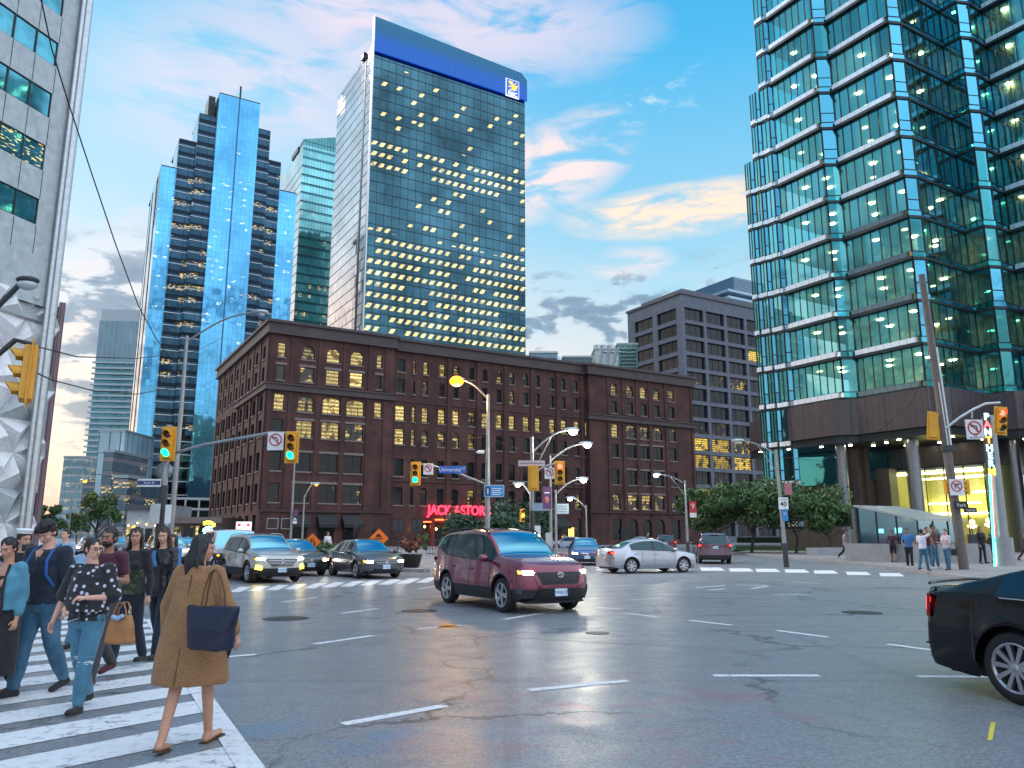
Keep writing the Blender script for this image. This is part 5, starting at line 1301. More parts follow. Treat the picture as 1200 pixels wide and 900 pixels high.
    for s in (-1,1):
        for q in doors:
            dl = MB()
            lo = 1.2 if not arch(q) else 2.2
            dl.tube([side(q-.04*(4-t)*.3, t, s, .001) for t in np.linspace(lo,4,7)], .006, M['black'], 4, False); dl.build('door_gap', root)
        dl = MB(); dl.tube([side(q, 1.2, s, .001) for q in np.linspace(doors[2]+.1,doors[0],8) if not arch(q)], .006, M['black'], 4, False); dl.build('door_gap', root)
    for s in (-1,1):
        for q in (doors[0]-.92, doors[1]-.90):
            p = Vector(side(q, 3.5, s, .02)); h = MB(); h.obox(p, (.10,0,.006), (0,.012*s,0), (0,0,.016), paint); h.build('door_handle', root, bevel=.006)
        q = S['ws'][1]-.24 if not boxy else .52; p = Vector((q, s*(hwid+.10), beltf(q)+.09)); mi = MB()
        mi.ellip(p, (.09,.12,.085), paint, 12, 8); mi.obox(p+Vector((0,-s*.13,-.06)), (.03,0,0), (0,.08,0), (0,0,.02), M['black']); mi.build('mirror', root)
    # character crease / chrome strip
    if kind in ('sedan','fast'):
        cm = MB()
        for s in (-1,1): cm.tube([side(q,4.0,s,.006) for q in np.linspace(S['sidewin'][0]+.05,S['sidewin'][1],14)], .008, M['chrome'], 5)
        cm.build('window_strip', root)
    if S['rails']:
        for s in (-1,1):
            pts = []
            for q in np.linspace(-1.55,.25,9): rg = ring(q); pts.append((q, s*(rg[7][0]-.02), rg[7][1]+.06))
            a, b = pts[0], pts[-1]; pts = [(a[0]-.1,a[1],a[2]-.06)]+pts+[(b[0]+.12,b[1],b[2]-.07)]
            r_ = MB(); r_.tube(pts, .018, M['chrome'] if kind == 'suv2' else M['clad'], 6); r_.build('roof_rail', root)
    # patches on the nose and tail
    def patch(mb, quad, m, Fx=XF, off=.012, nx=6, nz=3):
        s = 1 if Fx is XF else -1; vs = []; fs = []
        for d in (off,-.03):
            for j in range(nz+1):
                for i in range(nx+1):
                    u, v = i/nx, j/nz; (a,b,c,d_) = quad
                    yy = (a[0]*(1-u)+b[0]*u)*(1-v)+(d_[0]*(1-u)+c[0]*u)*v; zz = (a[1]*(1-u)+b[1]*u)*(1-v)+(d_[1]*(1-u)+c[1]*u)*v
                    vs.append((Fx(yy,zz)+s*d, yy, zz))
        N = (nx+1)*(nz+1)
        for j in range(nz):
            for i in range(nx): k = j*(nx+1)+i; fs.append((k,k+1,k+nx+2,k+nx+1))
        edge = [j*(nx+1) for j in range(nz+1)]+[nz*(nx+1)+i for i in range(1,nx+1)]+[j*(nx+1)+nx for j in range(nz-1,-1,-1)]+[i for i in range(nx-1,-1,-1)]
        for a,b in zip(edge[:-1],edge[1:]): fs.append((a,b,N+b,N+a))
        return mb.add(vs, fs, m)
    mir = lambda q, s: [(s*a, b) for a,b in q]
    lit_f = lights in ('front','both'); 
    hl = emat('headlight', (1,.94,.82), 40.) if lit_f else mat('headlamp_glass', (.55,.60,.62), .1, .6)
    amber = emat('amber_lamp', (1,.42,.04), 3.5); hood = interp(S['belt'], L/2-.12)
    grm = mat('grille_black', (.010,.010,.012), .45); w = hwid
    if kind == 'suv':
        g = MB(); patch(g, [(-.46,.60),(.46,.60),(.55,.84),(-.55,.84)], grm, off=.014); g.build('grille', root)
        g = MB(); 
        for k in range(6): patch(g, [(-.5,.625+k*.036),(.5,.625+k*.036),(.5,.632+k*.036),(-.5,.632+k*.036)], M['clad'], off=.020, nz=1)
        g.build('grille_mesh', root)
        g = MB(); patch(g, [(-.60,.845),(.60,.845),(.62,.87),(-.62,.87)], paint, off=.026, nz=1)
        for s in (-1,1): patch(g, mir([(.44,.595),(.52,.565),(.62,.83),(.56,.84)],s), paint, off=.022)
        patch(g, [(-.50,.555),(.50,.555),(.44,.60),(-.44,.60)], paint, off=.03, nz=1); g.build('bumper', root)
        g = MB(); patch(g, [(-.62,.27),(.62,.27),(.50,.52),(-.50,.52)], grm, off=.016); patch(g, [(-.74,.22),(.74,.22),(.66,.27),(-.66,.27)], M['clad'], off=.04, nz=1); g.build('lower_grille', root)
        hq = [(.56,.765),(.86,.80),(.87,.90),(.57,.855)]; fogq = [(.80,.40),(.88,.42),(.88,.56),(.82,.56)]; bz = .79
    elif kind == 'suv2':
        g = MB(); patch(g, [(-.36,.56),(.36,.56),(.56,.80),(-.56,.80)], grm, off=.014); g.build('grille', root)
        g = MB()
        for k in range(4): patch(g, [(-.40-k*.03,.60+k*.05),(.40+k*.03,.60+k*.05),(.40+k*.03,.61+k*.05),(-.40-k*.03,.61+k*.05)], M['chrome'], off=.02, nz=1)
        g.build('grille_bar', root)
        g = MB(); patch(g, [(-.60,.26),(.60,.26),(.52,.40),(-.52,.40)], grm, off=.016); g.build('lower_grille', root)
        hq = [(.58,.745),(.86,.76),(.87,.86),(.60,.83)]; fogq = [(.66,.46),(.84,.47),(.82,.60),(.68,.58)]; bz = .73
    elif kind == 'jeep':
        g = MB(); patch(g, [(-.34,.72),(.34,.72),(.34,1.02),(-.34,1.02)], paint, off=.03)
        for k in range(7): patch(g, [(-.31+k*.09,.74),(-.26+k*.09,.74),(-.26+k*.09,1.0),(-.31+k*.09,1.0)], grm, off=.034, nx=1, nz=1)
        g.build('grille', root)
        g = MB(); g.box(L/2-.30,L/2-.05,-.85,.85,.50,.66,M['clad']); g.build('bumper', root)
        for s in (-1,1):
            fm = MB(); fm.obox((xf,s*.86,.90), (.52,0,0), (0,.16,0), (0,0,.03), M['clad']); fm.obox((xf+.46,s*.86,.80), (.06,0,0), (0,.15,0), (0,0,.12), M['clad']); fm.build('fender', root, bevel=.02)
        sp_ = MB(); sp_.lathe((-L/2-.12,0,.98), (1,0,0), [(-.12,.2),(-.12,.38),(.1,.38),(.1,.2)], M['tyre'], 24); sp_.build('spare_wheel', root)
        hq = None; fogq = None; bz = .6
    else:
        g = MB(); patch(g, [(-.36,.50),(.36,.50),(.46,.64),(-.46,.64)], grm, off=.012)
        for k in range(3): patch(g, [(-.38-k*.02,.53+k*.035),(.38+k*.02,.53+k*.035),(.38+k*.02,.54+k*.035),(-.38-k*.02,.54+k*.035)], M['chrome'], off=.018, nz=1)
        g.build('grille', root); g = MB(); patch(g, [(-.55,.24),(.55,.24),(.48,.37),(-.48,.37)], grm, off=.014); g.build('lower_grille', root)
        hq = [(.50,.56),(.80,.58),(.84,.71),(.56,.655)]; fogq = [(.62,.30),(.76,.31),(.74,.38),(.63,.38)]; bz = .60
    for s in (-1,1):
        if hq:
            g = MB(); patch(g, mir(hq,s), mat('lamp_housing',(.10,.11,.12),.15,.5), off=.014, nx=8)
            cy = (hq[0][0]*.6+hq[2][0]*.4); cz = sum(a[1] for a in hq)/4
            patch(g, mir([(cy-.12,cz-.035),(cy+.09,cz-.03),(cy+.10,cz+.045),(cy-.11,cz+.04)],s), hl, off=.02)
            if lit_f: patch(g, mir([(hq[1][0]-.07,hq[1][1]+.01),(hq[1][0]-.005,hq[1][1]+.01),(hq[2][0]-.01,hq[2][1]-.02),(hq[2][0]-.07,hq[2][1]-.03)],s), amber, off=.021, nx=2)
            g.build('headlight', root)
        else:
            g = MB(); g.lathe((L/2-.24,s*.52,.88), (1,0,0), [(0,.11),(.06,.11),(.08,.09)], M['chrome'], 20); g.lathe((L/2-.17,s*.52,.88), (1,0,0), [(0,.001),(.0,.085)][::-1], hl, 20); g.build('headlight', root)
            g = MB(); g.ellip((L/2-.16+.0,s*.86,.86),(.03,.05,.035),amber); g.build('indicator', root)
        if fogq:
            g = MB(); patch(g, mir(fogq,s), emat('fog_lamp',(1,.66,.01),36.) if fog else mat('lamp_housing',(.10,.11,.12),.15,.5), off=.018); g.build('fog_lamp', root)
    # badge: plain chrome oval
    if not boxy:
        g = MB(); fx = XF(0,bz)+.035; g.tube([(fx,.075*math.cos(a),bz+.05*math.sin(a)) for a in np.linspace(0,2*math.pi,17)], .008, M['chrome'], 5, False)
        g.tube([(fx,.045*math.cos(a),bz+.012+.02*math.sin(a)) for a in np.linspace(0,2*math.pi,13)], .006, M['chrome'], 5, False); g.build('badge', root)
    def plate_at(sgn, zc):
        Fx = XF if sgn > 0 else XR; px_ = Fx(0,zc)+sgn*.03
        g = MB(); g.box(px_-.008,px_+.008,-.15,.15,zc-.075,zc+.075,M['plate']); po = g.build('license_plate', root)
        tx = text_mesh('lettering', plate, .085, M['plate_ink'], po, (px_+sgn*.010,0,zc-.005), (R(90),0,R(90 if sgn > 0 else -90)), .001)
    plate_at(1, .44 if kind in ('suv','suv2','sedan','fast') else .60); plate_at(-1, .78 if kind not in ('suv','suv2') else .92)
    # tail lamps
    tl = emat('tail_lamp', (1,.04,.02), 6.) if lights in ('rear','both') else mat('tail_lens', (.35,.01,.015), .15)
    tq = {'suv':[(.52,.98),(.86,.96),(.88,1.08),(.60,1.08)], 'suv2':[(.52,.94),(.86,.92),(.88,1.06),(.58,1.05)], 'sedan':[(.45,.80),(.80,.78),(.82,.92),(.52,.92)],
          'fast':[(.35,.90),(.88,.74),(.88,.98),(.40,.95)], 'jeep':[(.74,.92),(.90,.92),(.90,1.12),(.74,1.12)]}[kind]
    for s in (-1,1):
        g = MB(); patch(g, mir(tq,s), mat('tail_lens', (.35,.01,.015), .15), XR, .014, nx=8)
        cy, cz = sum(a[0] for a in tq)/4, sum(a[1] for a in tq)/4
        patch(g, mir([(cy*.62+q_[0]*.38+.12,cz*.45+q_[1]*.55) for q_ in tq],s), tl, XR, .02); g.build('taillight', root)
    if kind in ('fast',):
        g = MB(); g.tube([(XR(t,1.08)-.02+.02, t, 1.105-abs(t)*.03) for t in np.linspace(-.78,.78,15)], .016, paint, 6); g.build('spoiler', root)
        g = MB(); 
        for s in (-1,1): g.tube([(XR(.8,.5)+.02*k, s*(.78+.06*k), .46+.0*k) for k in range(3)], .012, M['chrome'], 5)
        g.tube([(-L/2-.0,t,.93) for t in np.linspace(-.4,.4,5)], .014, M['chrome'], 5); g.build('trim_strip', root)
    if lights in ('rear','both') and kind in ('suv','suv2'): g = MB(); g.box(-1.96,-1.90,-.25,.25,1.60,1.63,mat('tail_lens', (.35,.01,.015), .15)); g.build('brake_light', root)
    # wheels
    tw, rm = wheel_meshes(wr, .225, rimstyle)
    for xa in (xf,xr):
        for s in (-1,1):
            wo = tw.build('wheel', root, (xa, s*(hwid-.13), wr), (0,0,0 if s < 0 else math.pi)); ro = rm.build('rim', wo)
    return root
SUNP = dict(maroon=carpaint('maroon',(.20,.020,.055),.35,.25), black=carpaint('black',(.002,.003,.004),.0,.12,.0), silver=carpaint('silver',(.40,.42,.48),.75,.3), grey=carpaint('grey',(.07,.075,.09),.6,.3),
            champagne=carpaint('champagne',(.42,.42,.40),.6,.3), darkgreen=carpaint('darkgreen',(.05,.065,.065),.5,.3), white=carpaint('white',(.50,.52,.60),.1,.35), blue=carpaint('blue',(.03,.09,.24),.4,.3),
            purple=carpaint('purple',(.10,.045,.085),.5,.3), wine=carpaint('wine',(.10,.01,.025),.4,.3), pale=carpaint('pale',(.45,.5,.52),.3,.3))
car('suv', SUNP['maroon'], -.14, 18.5, -60, 'maroon compact SUV turning through the middle of the crossing with headlights on', name='compact_suv', category='car', plate='CFWB 275')
car('fast', SUNP['black'], 6.17, 6.96, -68, 'glossy black sedan cut off at the right edge with a lit red tail lamp', name='sedan_car', lights='rear', rimstyle='ten')
car('sedan', SUNP['silver'], 5.93, 34.88, 21.7, 'silver four door sedan crossing behind the maroon SUV', name='sedan_car', lights='rear', rimstyle='steel')
car('sedan', SUNP['grey'], -5.9, 31.4, -57, 'dark grey sedan with headlights on, waiting right of the silver crossover', name='sedan_car')
car('suv2', SUNP['champagne'], -9.1, 28.7, -54, 'pale silver crossover with bright yellow fog lamps', name='crossover_car', fog=True)
car('sedan', SUNP['darkgreen'], -9.2, 33.2, -56, 'dark green grey car half hidden behind the pale silver crossover', name='waiting_car')
car('jeep', SUNP['white'], -11.2, 31.6, -60, 'boxy silver white off-roader with round headlights behind the walking woman', name='off_road_car', category='off-roader')
a = G(690,663); car('sedan', SUNP['blue'], a[0], a[1]+2.2, -92, 'bright blue car facing us with one headlight lit, behind the silver sedan', name='blue_car')
car('suv', SUNP['purple'], 11.75, 46.6, 82, 'purple brown SUV driving away with red tail lamps lit', name='compact_suv', lights='rear')
a = G(787,649); car('suv2', SUNP['wine'], a[0], a[1]+2.2, 78, 'dark wine red SUV braking ahead of the silver sedan', name='crossover_car', lights='rear')
a = G(757,648); car('sedan', SUNP['pale'], a[0]+.5, a[1]+5, 60, 'pale blue hatch showing only its roof behind the wine red SUV', name='small_car', lights='none')
a = G(672,645); car('sedan', SUNP['white'], a[0], a[1]+6, 170, 'small white car far down beyond the blue car', name='small_car', lights='front')
for i,(px,py,pk,lab,kd) in enumerate([(178,664,'pale','light teal car queueing at the far left, seen between the walkers','suv2'),(92,651,'white','white car far down the western street','sedan'),(135,650,'grey','grey car far down the western street with headlights on','sedan'),
                              (205,655,'blue','blue car queueing behind the off-roader','sedan')]):
    a = G(px,py); car(kd, SUNP[pk], a[0], a[1]+1.5, -60-6*i, lab, name='queueing_car')
# ================================================================ STREET FURNITURE
YEL = M['sig_y']
def signal_head(loc, rz, lit, label, parent=None, scale=1.0, tilt=0.0, group='traffic signals', board=True, name='traffic_light'):
    """three lens signal; the face looks along local -y"""
    if parent is None: root = thing(name, loc, rz, label, 'traffic light', group)
    else: root = empty(name, loc, rz); root.parent = parent
    root.scale = (scale,)*3; root.rotation_euler.y = tilt
    mb = MB(); mb.box(-.17,.17,-.10,.12,-.52,.52,YEL)
    if board: mb.box(-.27,.27,.02,.045,-.62,.62,YEL)
    mb.build('housing', root, bevel=.015)
    cols = {'red':emat('signal_red',(1,.03,.02),16.), 'amber':emat('signal_amber',(1,.5,.02),10.), 'green':emat('signal_green',(.0,1,.52),12.)}
    for k,(nm,zz) in enumerate((('red',.33),('amber',0),('green',-.33))):
        m = cols[nm] if nm == lit else mat('lens_'+nm, {'red':(.10,.012,.01),'amber':(.10,.045,.01),'green':(.01,.07,.05)}[nm], .3)
        g = MB(); g.lathe((0,-.10,zz), (0,-1,0), [(0,.125),(.02,.115),(.035,.06),(.04,.001)], m, 20); l = g.build('lens', root)
        v = MB(); n = 14; pts = []
        for i in range(n+1):
            a = R(-20)+R(220)*i/n; pts.append((math.cos(a)*.14, math.sin(a)*.14))
        vs = [(x,-.10,zz+z) for x,z in pts]+[(x,-.34+.10*(1-max(0,z/.14)),zz+z) for x,z in pts]+[(x*.94,-.10,zz+z*.94) for x,z in pts]+[(x*.94,-.34+.10*(1-max(0,z/.14)),zz+z*.94) for x,z in pts]
        N = n+1; fs = []
        for i in range(n): fs += [(i,i+1,N+i+1,N+i),(2*N+i,3*N+i,3*N+i+1,2*N+i+1),(N+i,N+i+1,3*N+i+1,3*N+i)]
        v.add(vs, fs, YEL if nm != lit else YEL); v.build('visor', l)
    return root
def no_turn_sign(loc, rz, label, s=.6, left=True, sub=None, parent=None):
    root = thing('no_turn_sign', loc, rz, label, 'traffic sign') if parent is None else parent
    mb = MB(); mb.box(-s/2,s/2,-.01,.01,-s*.62,s*.5,M['white']); mb.build('sign_panel', root, bevel=.01)
    red = mat('sign_red',(.55,.02,.04),.5); bk = M['black']; g = MB(); r = s*.36; cz = 0.02
    g.tube([(r*math.cos(a),-.02,cz+r*math.sin(a)) for a in np.linspace(0,2*math.pi,25)], s*.035, red, 6, False)
    g.tube([(-r*.7,-.028,cz+r*.7),(r*.7,-.028,cz-r*.7)], s*.032, red, 6); g.build('prohibition_ring', root)
    a = MB(); sg = -1 if left else 1
    a.tube([(-sg*.12*s,-.018,cz-.22*s),(-sg*.12*s,-.018,cz+.06*s),(-sg*.06*s,-.018,cz+.12*s),(sg*.08*s,-.018,cz+.12*s)], s*.028, bk, 5)
    a.add([(sg*.08*s,-.02,cz+.21*s),(sg*.08*s,-.02,cz+.03*s),(sg*.24*s,-.02,cz+.12*s)], [(0,1,2)], bk); a.build('arrow', root)
    if sub:
        for i,l in enumerate(sub): text_mesh('lettering', l, s*.15, bk, root, (0,-.014,-s*(.42+.12*i)), (R(90),0,0), .002)
    return root
LAMPM = {'white':emat('lamp_white',(1,.97,.85),14.), 'orange':emat('lamp_orange',(1,.27,.006),3.6), 'off':mat('lamp_glass',(.5,.55,.6),.1,.2), 'green':emat('lamp_cool',(.80,1,.82),14.)}
def street_lamp(base, h, arms, label, r=.10, group='street lamps', m=None, lean=(0,0), power=60, name='street_lamp', bowl=.16, braced=False, base_m=None, banner=None):
    """arms: list of (dx, dy, dz, kind) measured from the pole top to the lamp head"""
    root = thing(name, (*base,0), 0, label, 'street lamp', group); m = m or M['pole']
    top = Vector((lean[0],lean[1],h))
    mb = MB(); mb.tube([(0,0,0),(top.x*.5,top.y*.5,h*.5),top], [r*1.15,r*.95,r*.62], m, 12); mb.build('pole', root)
    if base_m: b = MB(); b.tube([(0,0,.0),(top.x*.2,top.y*.2,h*.2)],[r*1.35,r*1.2],base_m,12); b.build('sleeve', root)
    for dx,dy,dz,kind in arms:
        e = top+Vector((dx,dy,dz)); a = MB(); L = math.hypot(dx,dy)
        pts = []
        for t in np.linspace(0,1,12): 
            pts.append(top+Vector((dx*t,dy*t,dz*math.sin(t*math.pi/2)*1.0+.10*math.sin(t*math.pi)*abs(L)*.3))-Vector((0,0,.25*(1-t))))
        a.tube(pts, [.045-.015*t for t in np.linspace(0,1,12)], m, 8)
        if braced: a.tube([top-Vector((0,0,1.2)), pts[6]], .022, m, 6)
        a.build('arm', root)
        d = Vector((dx,dy,0)).normalized(); e = pts[-1]
        hd = MB(); hd.ellip(e+d*.18+Vector((0,0,.03)), (.34 if abs(d.x)>.5 else .17,.34 if abs(d.x)<=.5 else .17,.10), M['alu'], 14, 8); ho = hd.build('lamp_head', root)
        gl = MB(); gl.ellip(e+d*.24-Vector((0,0,.07)), (bowl,bowl*.9,bowl*.75), LAMPM[kind], 14, 8); gl.build('globe', ho)
        if kind != 'off' and power:
            ld = bpy.data.lights.new('lamp_light', 'POINT'); ld.energy = power; ld.shadow_soft_size = .4; ld.specular_factor = .25; ld.color = (1,.55,.18) if kind == 'orange' else (1,.93,.75)
            lo = bpy.data.objects.new('lamp_light', ld); scene.collection.objects.link(lo); lo.parent = root; lo.location = e+d*.24-Vector((0,0,.45))
    if banner:
        for (z0,z1,w,bm,off) in banner: b = MB(); b.box(off,off+w,-.02,.02,z0,z1,bm); b.build('banner', root)
    return root
def gp(px, py): return G(px, py)
# --- lamp and signal mast at the near left (outside the frame), head above the crossing
def arm_tube(root, pts, r, m, name='arm'): mb = MB(); mb.tube(pts, r, m, 10); return mb.build(name, root)
pA = D(33,438,14.0)
sg = signal_head(pA, R(-62), 'none', 'big yellow traffic signal seen from the side at the upper left edge', tilt=R(-6), scale=1.0)
arm = MB(); arm.tube([pA+Vector((.05,0,.55)), pA+Vector((-.25,-.1,.62)), pA+Vector((-.9,-.3,-.2)), pA+Vector((-2.0,-.6,-1.6))], .05, M['pole_d'], 8); arm.build('bracket', None).name = 'bracket'
br_ = scene.objects['bracket']; br_.parent = sg; br_.matrix_parent_inverse = (Matrix.Translation(pA) @ Matrix.Rotation(R(-62),4,'Z') @ Matrix.Rotation(R(-6),4,'Y')).inverted()
pL = D(31,331,13.0)
rt = thing('street_lamp', (pL.x-2.4, pL.y, 0), 0, 'street lamp with dark curved arm and unlit globe at the left edge', 'street lamp', 'street lamps')
o = Vector((pL.x-2.4, pL.y, 0)); rel = pL-o
arm_tube(rt, [(0,0,0),(0,0,rel.z-1.5)], .11, M['pole_d'], 'pole')
arm_tube(rt, [(0,0,rel.z-1.6),(.9,0,rel.z-1.15),(1.7,0,rel.z-.75),(2.15,0,rel.z-.2),(2.36,0,rel.z+.06)], .045, M['pole_d'])
h = MB(); h.ellip((2.42,0,rel.z+.04), (.20,.15,.07), M['pole_d']); ho = h.build('lamp_head', rt); g = MB(); g.ellip((2.42,0,rel.z-.04),(.17,.13,.10),LAMPM['off']); g.build('globe', ho)
# --- green signals on long mast arm at the left
def mast(pole_px, pole_py_base, Y, top_py, arm_pts, label, r=.12, dark=None, name='signal_mast'):
    b = D(pole_px, pole_py_base, Y); base = (b.x, Y)
    root = thing(name, (b.x,Y,0), 0, label, 'signal pole')
    t = D(pole_px, top_py, Y)
    mb = MB(); mb.tube([(0,0,0),(0,0,t.z)], [r,r*.8], M['pole'], 12); mb.build('pole', root)
    if dark: mb = MB(); mb.tube([(0,0,0),(0,0,dark)], [r*1.12,r*1.1], M['pole_d'], 12); mb.build('sleeve', root)
    for pts in arm_pts:
        P_ = [D(px,py,Y+dy)-Vector((b.x,Y,0)) for px,py,dy in pts]; mb = MB(); mb.tube(P_, .05, M['pole'], 8); mb.build('arm', root)
    return root, Vector((b.x,Y,0))
YL = 24.0
mast(186, 640, YL, 498, [[(186,536,0),(240,521,0),(318,507,0),(343,508,0)]], 'grey signal mast on the left corner with a long arm over the street', dark=3.1)
signal_head(D(197,520,YL-.3), 0, 'green', 'green traffic signal mounted on the left corner mast', scale=.93*YL/26)
signal_head(D(342,524,YL-.2), 0, 'green', 'green traffic signal at the outer tip of the long left mast arm', scale=.80)
no_turn_sign(D(323,516,YL-.1), 0, 'white no left turn sign beside the green signal on the long arm', s=.50)
# street name signs on that mast
s1 = D(175,566,YL-.15); rt = thing('street_name_sign', s1, 0, 'blue and white street name sign on the left corner mast', 'street sign')
mb = MB(); mb.box(-.36,.36,-.02,.02,-.12,.12,M['white']); mb.build('sign_panel', rt, bevel=.01); mb = MB(); mb.box(-.355,.355,-.026,-.021,-.06,.07,mat('navy_sign',(.02,.06,.16),.5)); mb.build('stripe', rt); text_mesh('lettering','York St',.11,M['white'],rt,(0,-.028,.005),(R(90),0,0),.001)
s1 = D(190,600,YL-.2); rt = thing('notice_board', s1, 0, 'blank pale grey notice plates strapped to the left corner mast', 'sign')
mb = MB(); mb.box(-.36,-.06,-.02,.0,-.35,.25,M['alu']); mb.build('notice_plate', rt); mb = MB(); mb.box(.10,.28,-.02,.0,-.35,.22,M['white']); mb.build('notice_plate', rt)
s1 = D(192,552,YL); rt = thing('round_sign', s1, 0, 'round grey back of a sign below the left green signal', 'sign'); mb = MB(); mb.lathe((0,0,0),(0,1,0),[(0,.001),(0,.27),(.02,.27)],M['pole'],24); mb.build('sign_panel', rt)
# tall dark cobra lamp rising behind the mast
b = D(199,640,30); street_lamp((b.x,30), D(199,385,30).z-.3, [(2.75,-.2,.9,'off')], 'tall grey cobra head street lamp in front of the blue stepped tower', r=.10, bowl=.12)
# lamp poles in front of the brick wall at left
b = G(339,660); street_lamp(b, D(340,540,b[1]).z, [], 'slim pole with pennant boards in front of the warehouse corner', name='banner_pole', r=.07)
b2 = G(353,655); street_lamp(b2, D(356,580,b2[1]).z, [(.55,0,.75,'orange')], 'low street lamp with small orange light by the warehouse corner', r=.07, bowl=.10, power=25)
for k,(px,py) in enumerate([(346,597),(346,602),(347,608)]): pass
bn = thing('pennant_board', D(346,604,b[1]-.15), 0, 'stack of purple and white pennant boards on the slim pole', 'sign')
mb = MB(); mb.box(-.15,.16,-.02,.02,-.05,.35,mat('purple_board',(.16,.05,.12),.5)); mb.build('board', bn); mb = MB(); mb.box(-.15,.16,-.02,.02,-.5,-.1,mat('dark_board',(.04,.05,.09),.5)); mb.build('board', bn)
mb = MB(); mb.add([(-.12,-.03,-.25),(.12,-.03,-.25),(0,-.03,-.12)],[(0,1,2)],M['white']); mb.box(-.12,.12,-.03,-.025,-.48,-.30,M['white']); mb.build('emblem', bn)
# centre pole with orange sodium lamp, signal arm, blue signs
YC = 36.0; b = D(571,655,YC)
oroot = street_lamp((b.x,YC), D(569,462,YC).z, [(-1.25,-.2,.65,'orange')], 'street lamp with glowing orange sodium light before the brick warehouse', r=.12, bowl=.34, power=800, base_m=M['pole_d'])
mb = MB()
mb.tube([D(571,568,YC)-Vector((b.x,YC,0)), D(540,556,YC)-Vector((b.x,YC,0)), D(505,545,YC)-Vector((b.x,YC,0)), D(487,544,YC)-Vector((b.x,YC,0))], .05, M['pole'], 8); mb.build('arm', oroot)
signal_head(D(487,555,YC-.2), 0, 'green', 'green traffic signal hanging left of the University street sign', scale=.88)
no_turn_sign(D(502,549,YC-.1), 0, 'small white no turn sign between the green signal and University street sign', s=.46)
rt = thing('street_name_sign', D(530,550.5,YC-.15), 0, 'bright blue University Avenue street name sign on the signal arm', 'street sign'); mb = MB(); mb.box(-.62,.62,-.02,.02,-.17,.17,M['blue_sign']); mb.build('sign_panel', rt, bevel=.015); text_mesh('lettering','University',.25,M['white'],rt,(-.1,-.03,.0),(R(90),0,0),.001); text_mesh('lettering','AVE',.11,M['white'],rt,(.50,-.03,.05),(R(90),0,0),.001)
rt = thing('information_sign', D(579,575.5,YC-.2), 0, 'blue parking information sign with white lines on the orange lamp pole', 'sign'); mb = MB(); mb.box(-.46,.46,-.02,.02,-.27,.27,M['white']); mb.box(-.445,.445,-.026,-.021,-.255,.255,mat('info_blue',(.03,.22,.52),.4)); mb.build('sign_panel', rt)
mb = MB(); mb.box(-.40,-.17,-.032,-.027,-.2,.2,mat('navy_sign',(.02,.06,.16),.5)); mb.box(-.31,-.26,-.036,-.033,-.12,.12,M['white'])
for k in range(4): mb.box(-.10,.36-.07*(k%2),-.032,-.027,.10-k*.09,.13-k*.09,M['white'])
mb.build('emblem', rt)
rt = thing('camera_box', D(565,530,YC-.2), 0, 'small white camera fitting high on the orange lamp pole', 'camera'); mb = MB(); mb.box(-.22,.1,-.1,.1,-.06,.08,M['white']); mb.box(-.3,-.22,-.06,.06,-.04,.04,M['alu']); mb.build('housing', rt, bevel=.02)
# amber pedestrian signal + plates
signal_head(D(612,604,YC+3), R(20), 'amber', 'small amber lit signal low behind the maroon SUV', scale=.62, board=False)
# right-of-centre signal cluster
YR = 33.0; b = D(622,650,YR)
rt, o = mast(624, 650, YR, 512, [[(622,556,0),(640,546,0),(655,542,0)]], 'grey signal pole right of centre carrying amber signals and a pale street sign', r=.09, dark=2.6)
street_lamp((o.x+.0,YR+.15), D(624,524,YR).z, [(1.55,0,.75,'white')], 'double braced street lamp brightest right of the crossing centre', r=.06, bowl=.19, power=300, braced=True)
signal_head(D(656,554,YR-.3), 0, 'red', 'amber and red lit signal on the pole right of centre', scale=.80)
signal_head(D(625,560,YR-.25), R(180), 'none', 'yellow back of a signal on the pole right of centre', scale=.86)
no_turn_sign(D(644,554,YR-.2), 0, 'white no left turn sign between two signals right of centre', s=.42)
rt = thing('street_name_sign', D(623,543,YR-.25), 0, 'pale pink street name blade atop the signal pole right of centre', 'street sign'); mb = MB(); mb.box(-.56,.56,-.02,.02,-.12,.12,mat('pale_blade',(.62,.52,.52),.5)); mb.build('sign_panel', rt)
mb = MB(); mb.box(-.5,.5,-.026,-.021,-.03,.03,mat('faint_ink',(.35,.25,.25),.6)); mb.build('stripe', rt)
for px,ytop,ybase,Y,arm_,lab,kind in [(646,534,650,36,(1.5,0,.55,'green'),'slim street lamp with cool light left of the tall right window bays','green'),(652,574,650,40,(1.2,0,.55,'white'),'star bright street lamp low before the brick wall','white'),
        (688,592,648,55,(-.9,0,.5,'white'),'small far street lamp in front of the warehouse wing','white')]:
    q = D(px,ybase,Y); street_lamp((q.x,Y), D(px,ytop,Y).z, [arm_], lab, r=.07, bowl=.17, power=120)
q = D(618,650,42); street_lamp((D(622,650,42).x,42), D(622,575,42).z, [(-.45,0,.35,'white')], 'short lamp with arm to the left above the green bushes', r=.06, bowl=.13, power=60)
rt = thing('pole_banner', D(641,582,YC-.1), 0, 'dark purple portrait banner hanging from a pole right of centre', 'banner'); mb = MB(); mb.box(-.20,.20,-.015,.015,-.55,.45,mat('banner_purple',(.10,.04,.14),.6)); mb.build('cloth', rt)
mb = MB(); mb.ellip((0,-.02,-.15),(.09,.012,.16),mat('banner_glow',(.50,.18,.12),.6)); mb.box(-.13,.13,-.022,-.017,.15,.2,M['white']); mb.build('emblem', rt)
rt = thing('direction_sign', D(658,596,41), 0, 'pale blue direction sign with grey lines between lamp poles', 'sign'); mb = MB(); mb.box(-.30,.38,-.02,.02,-.27,.25,mat('pale_blue_sign',(.30,.42,.52),.5)); mb.build('sign_panel', rt)
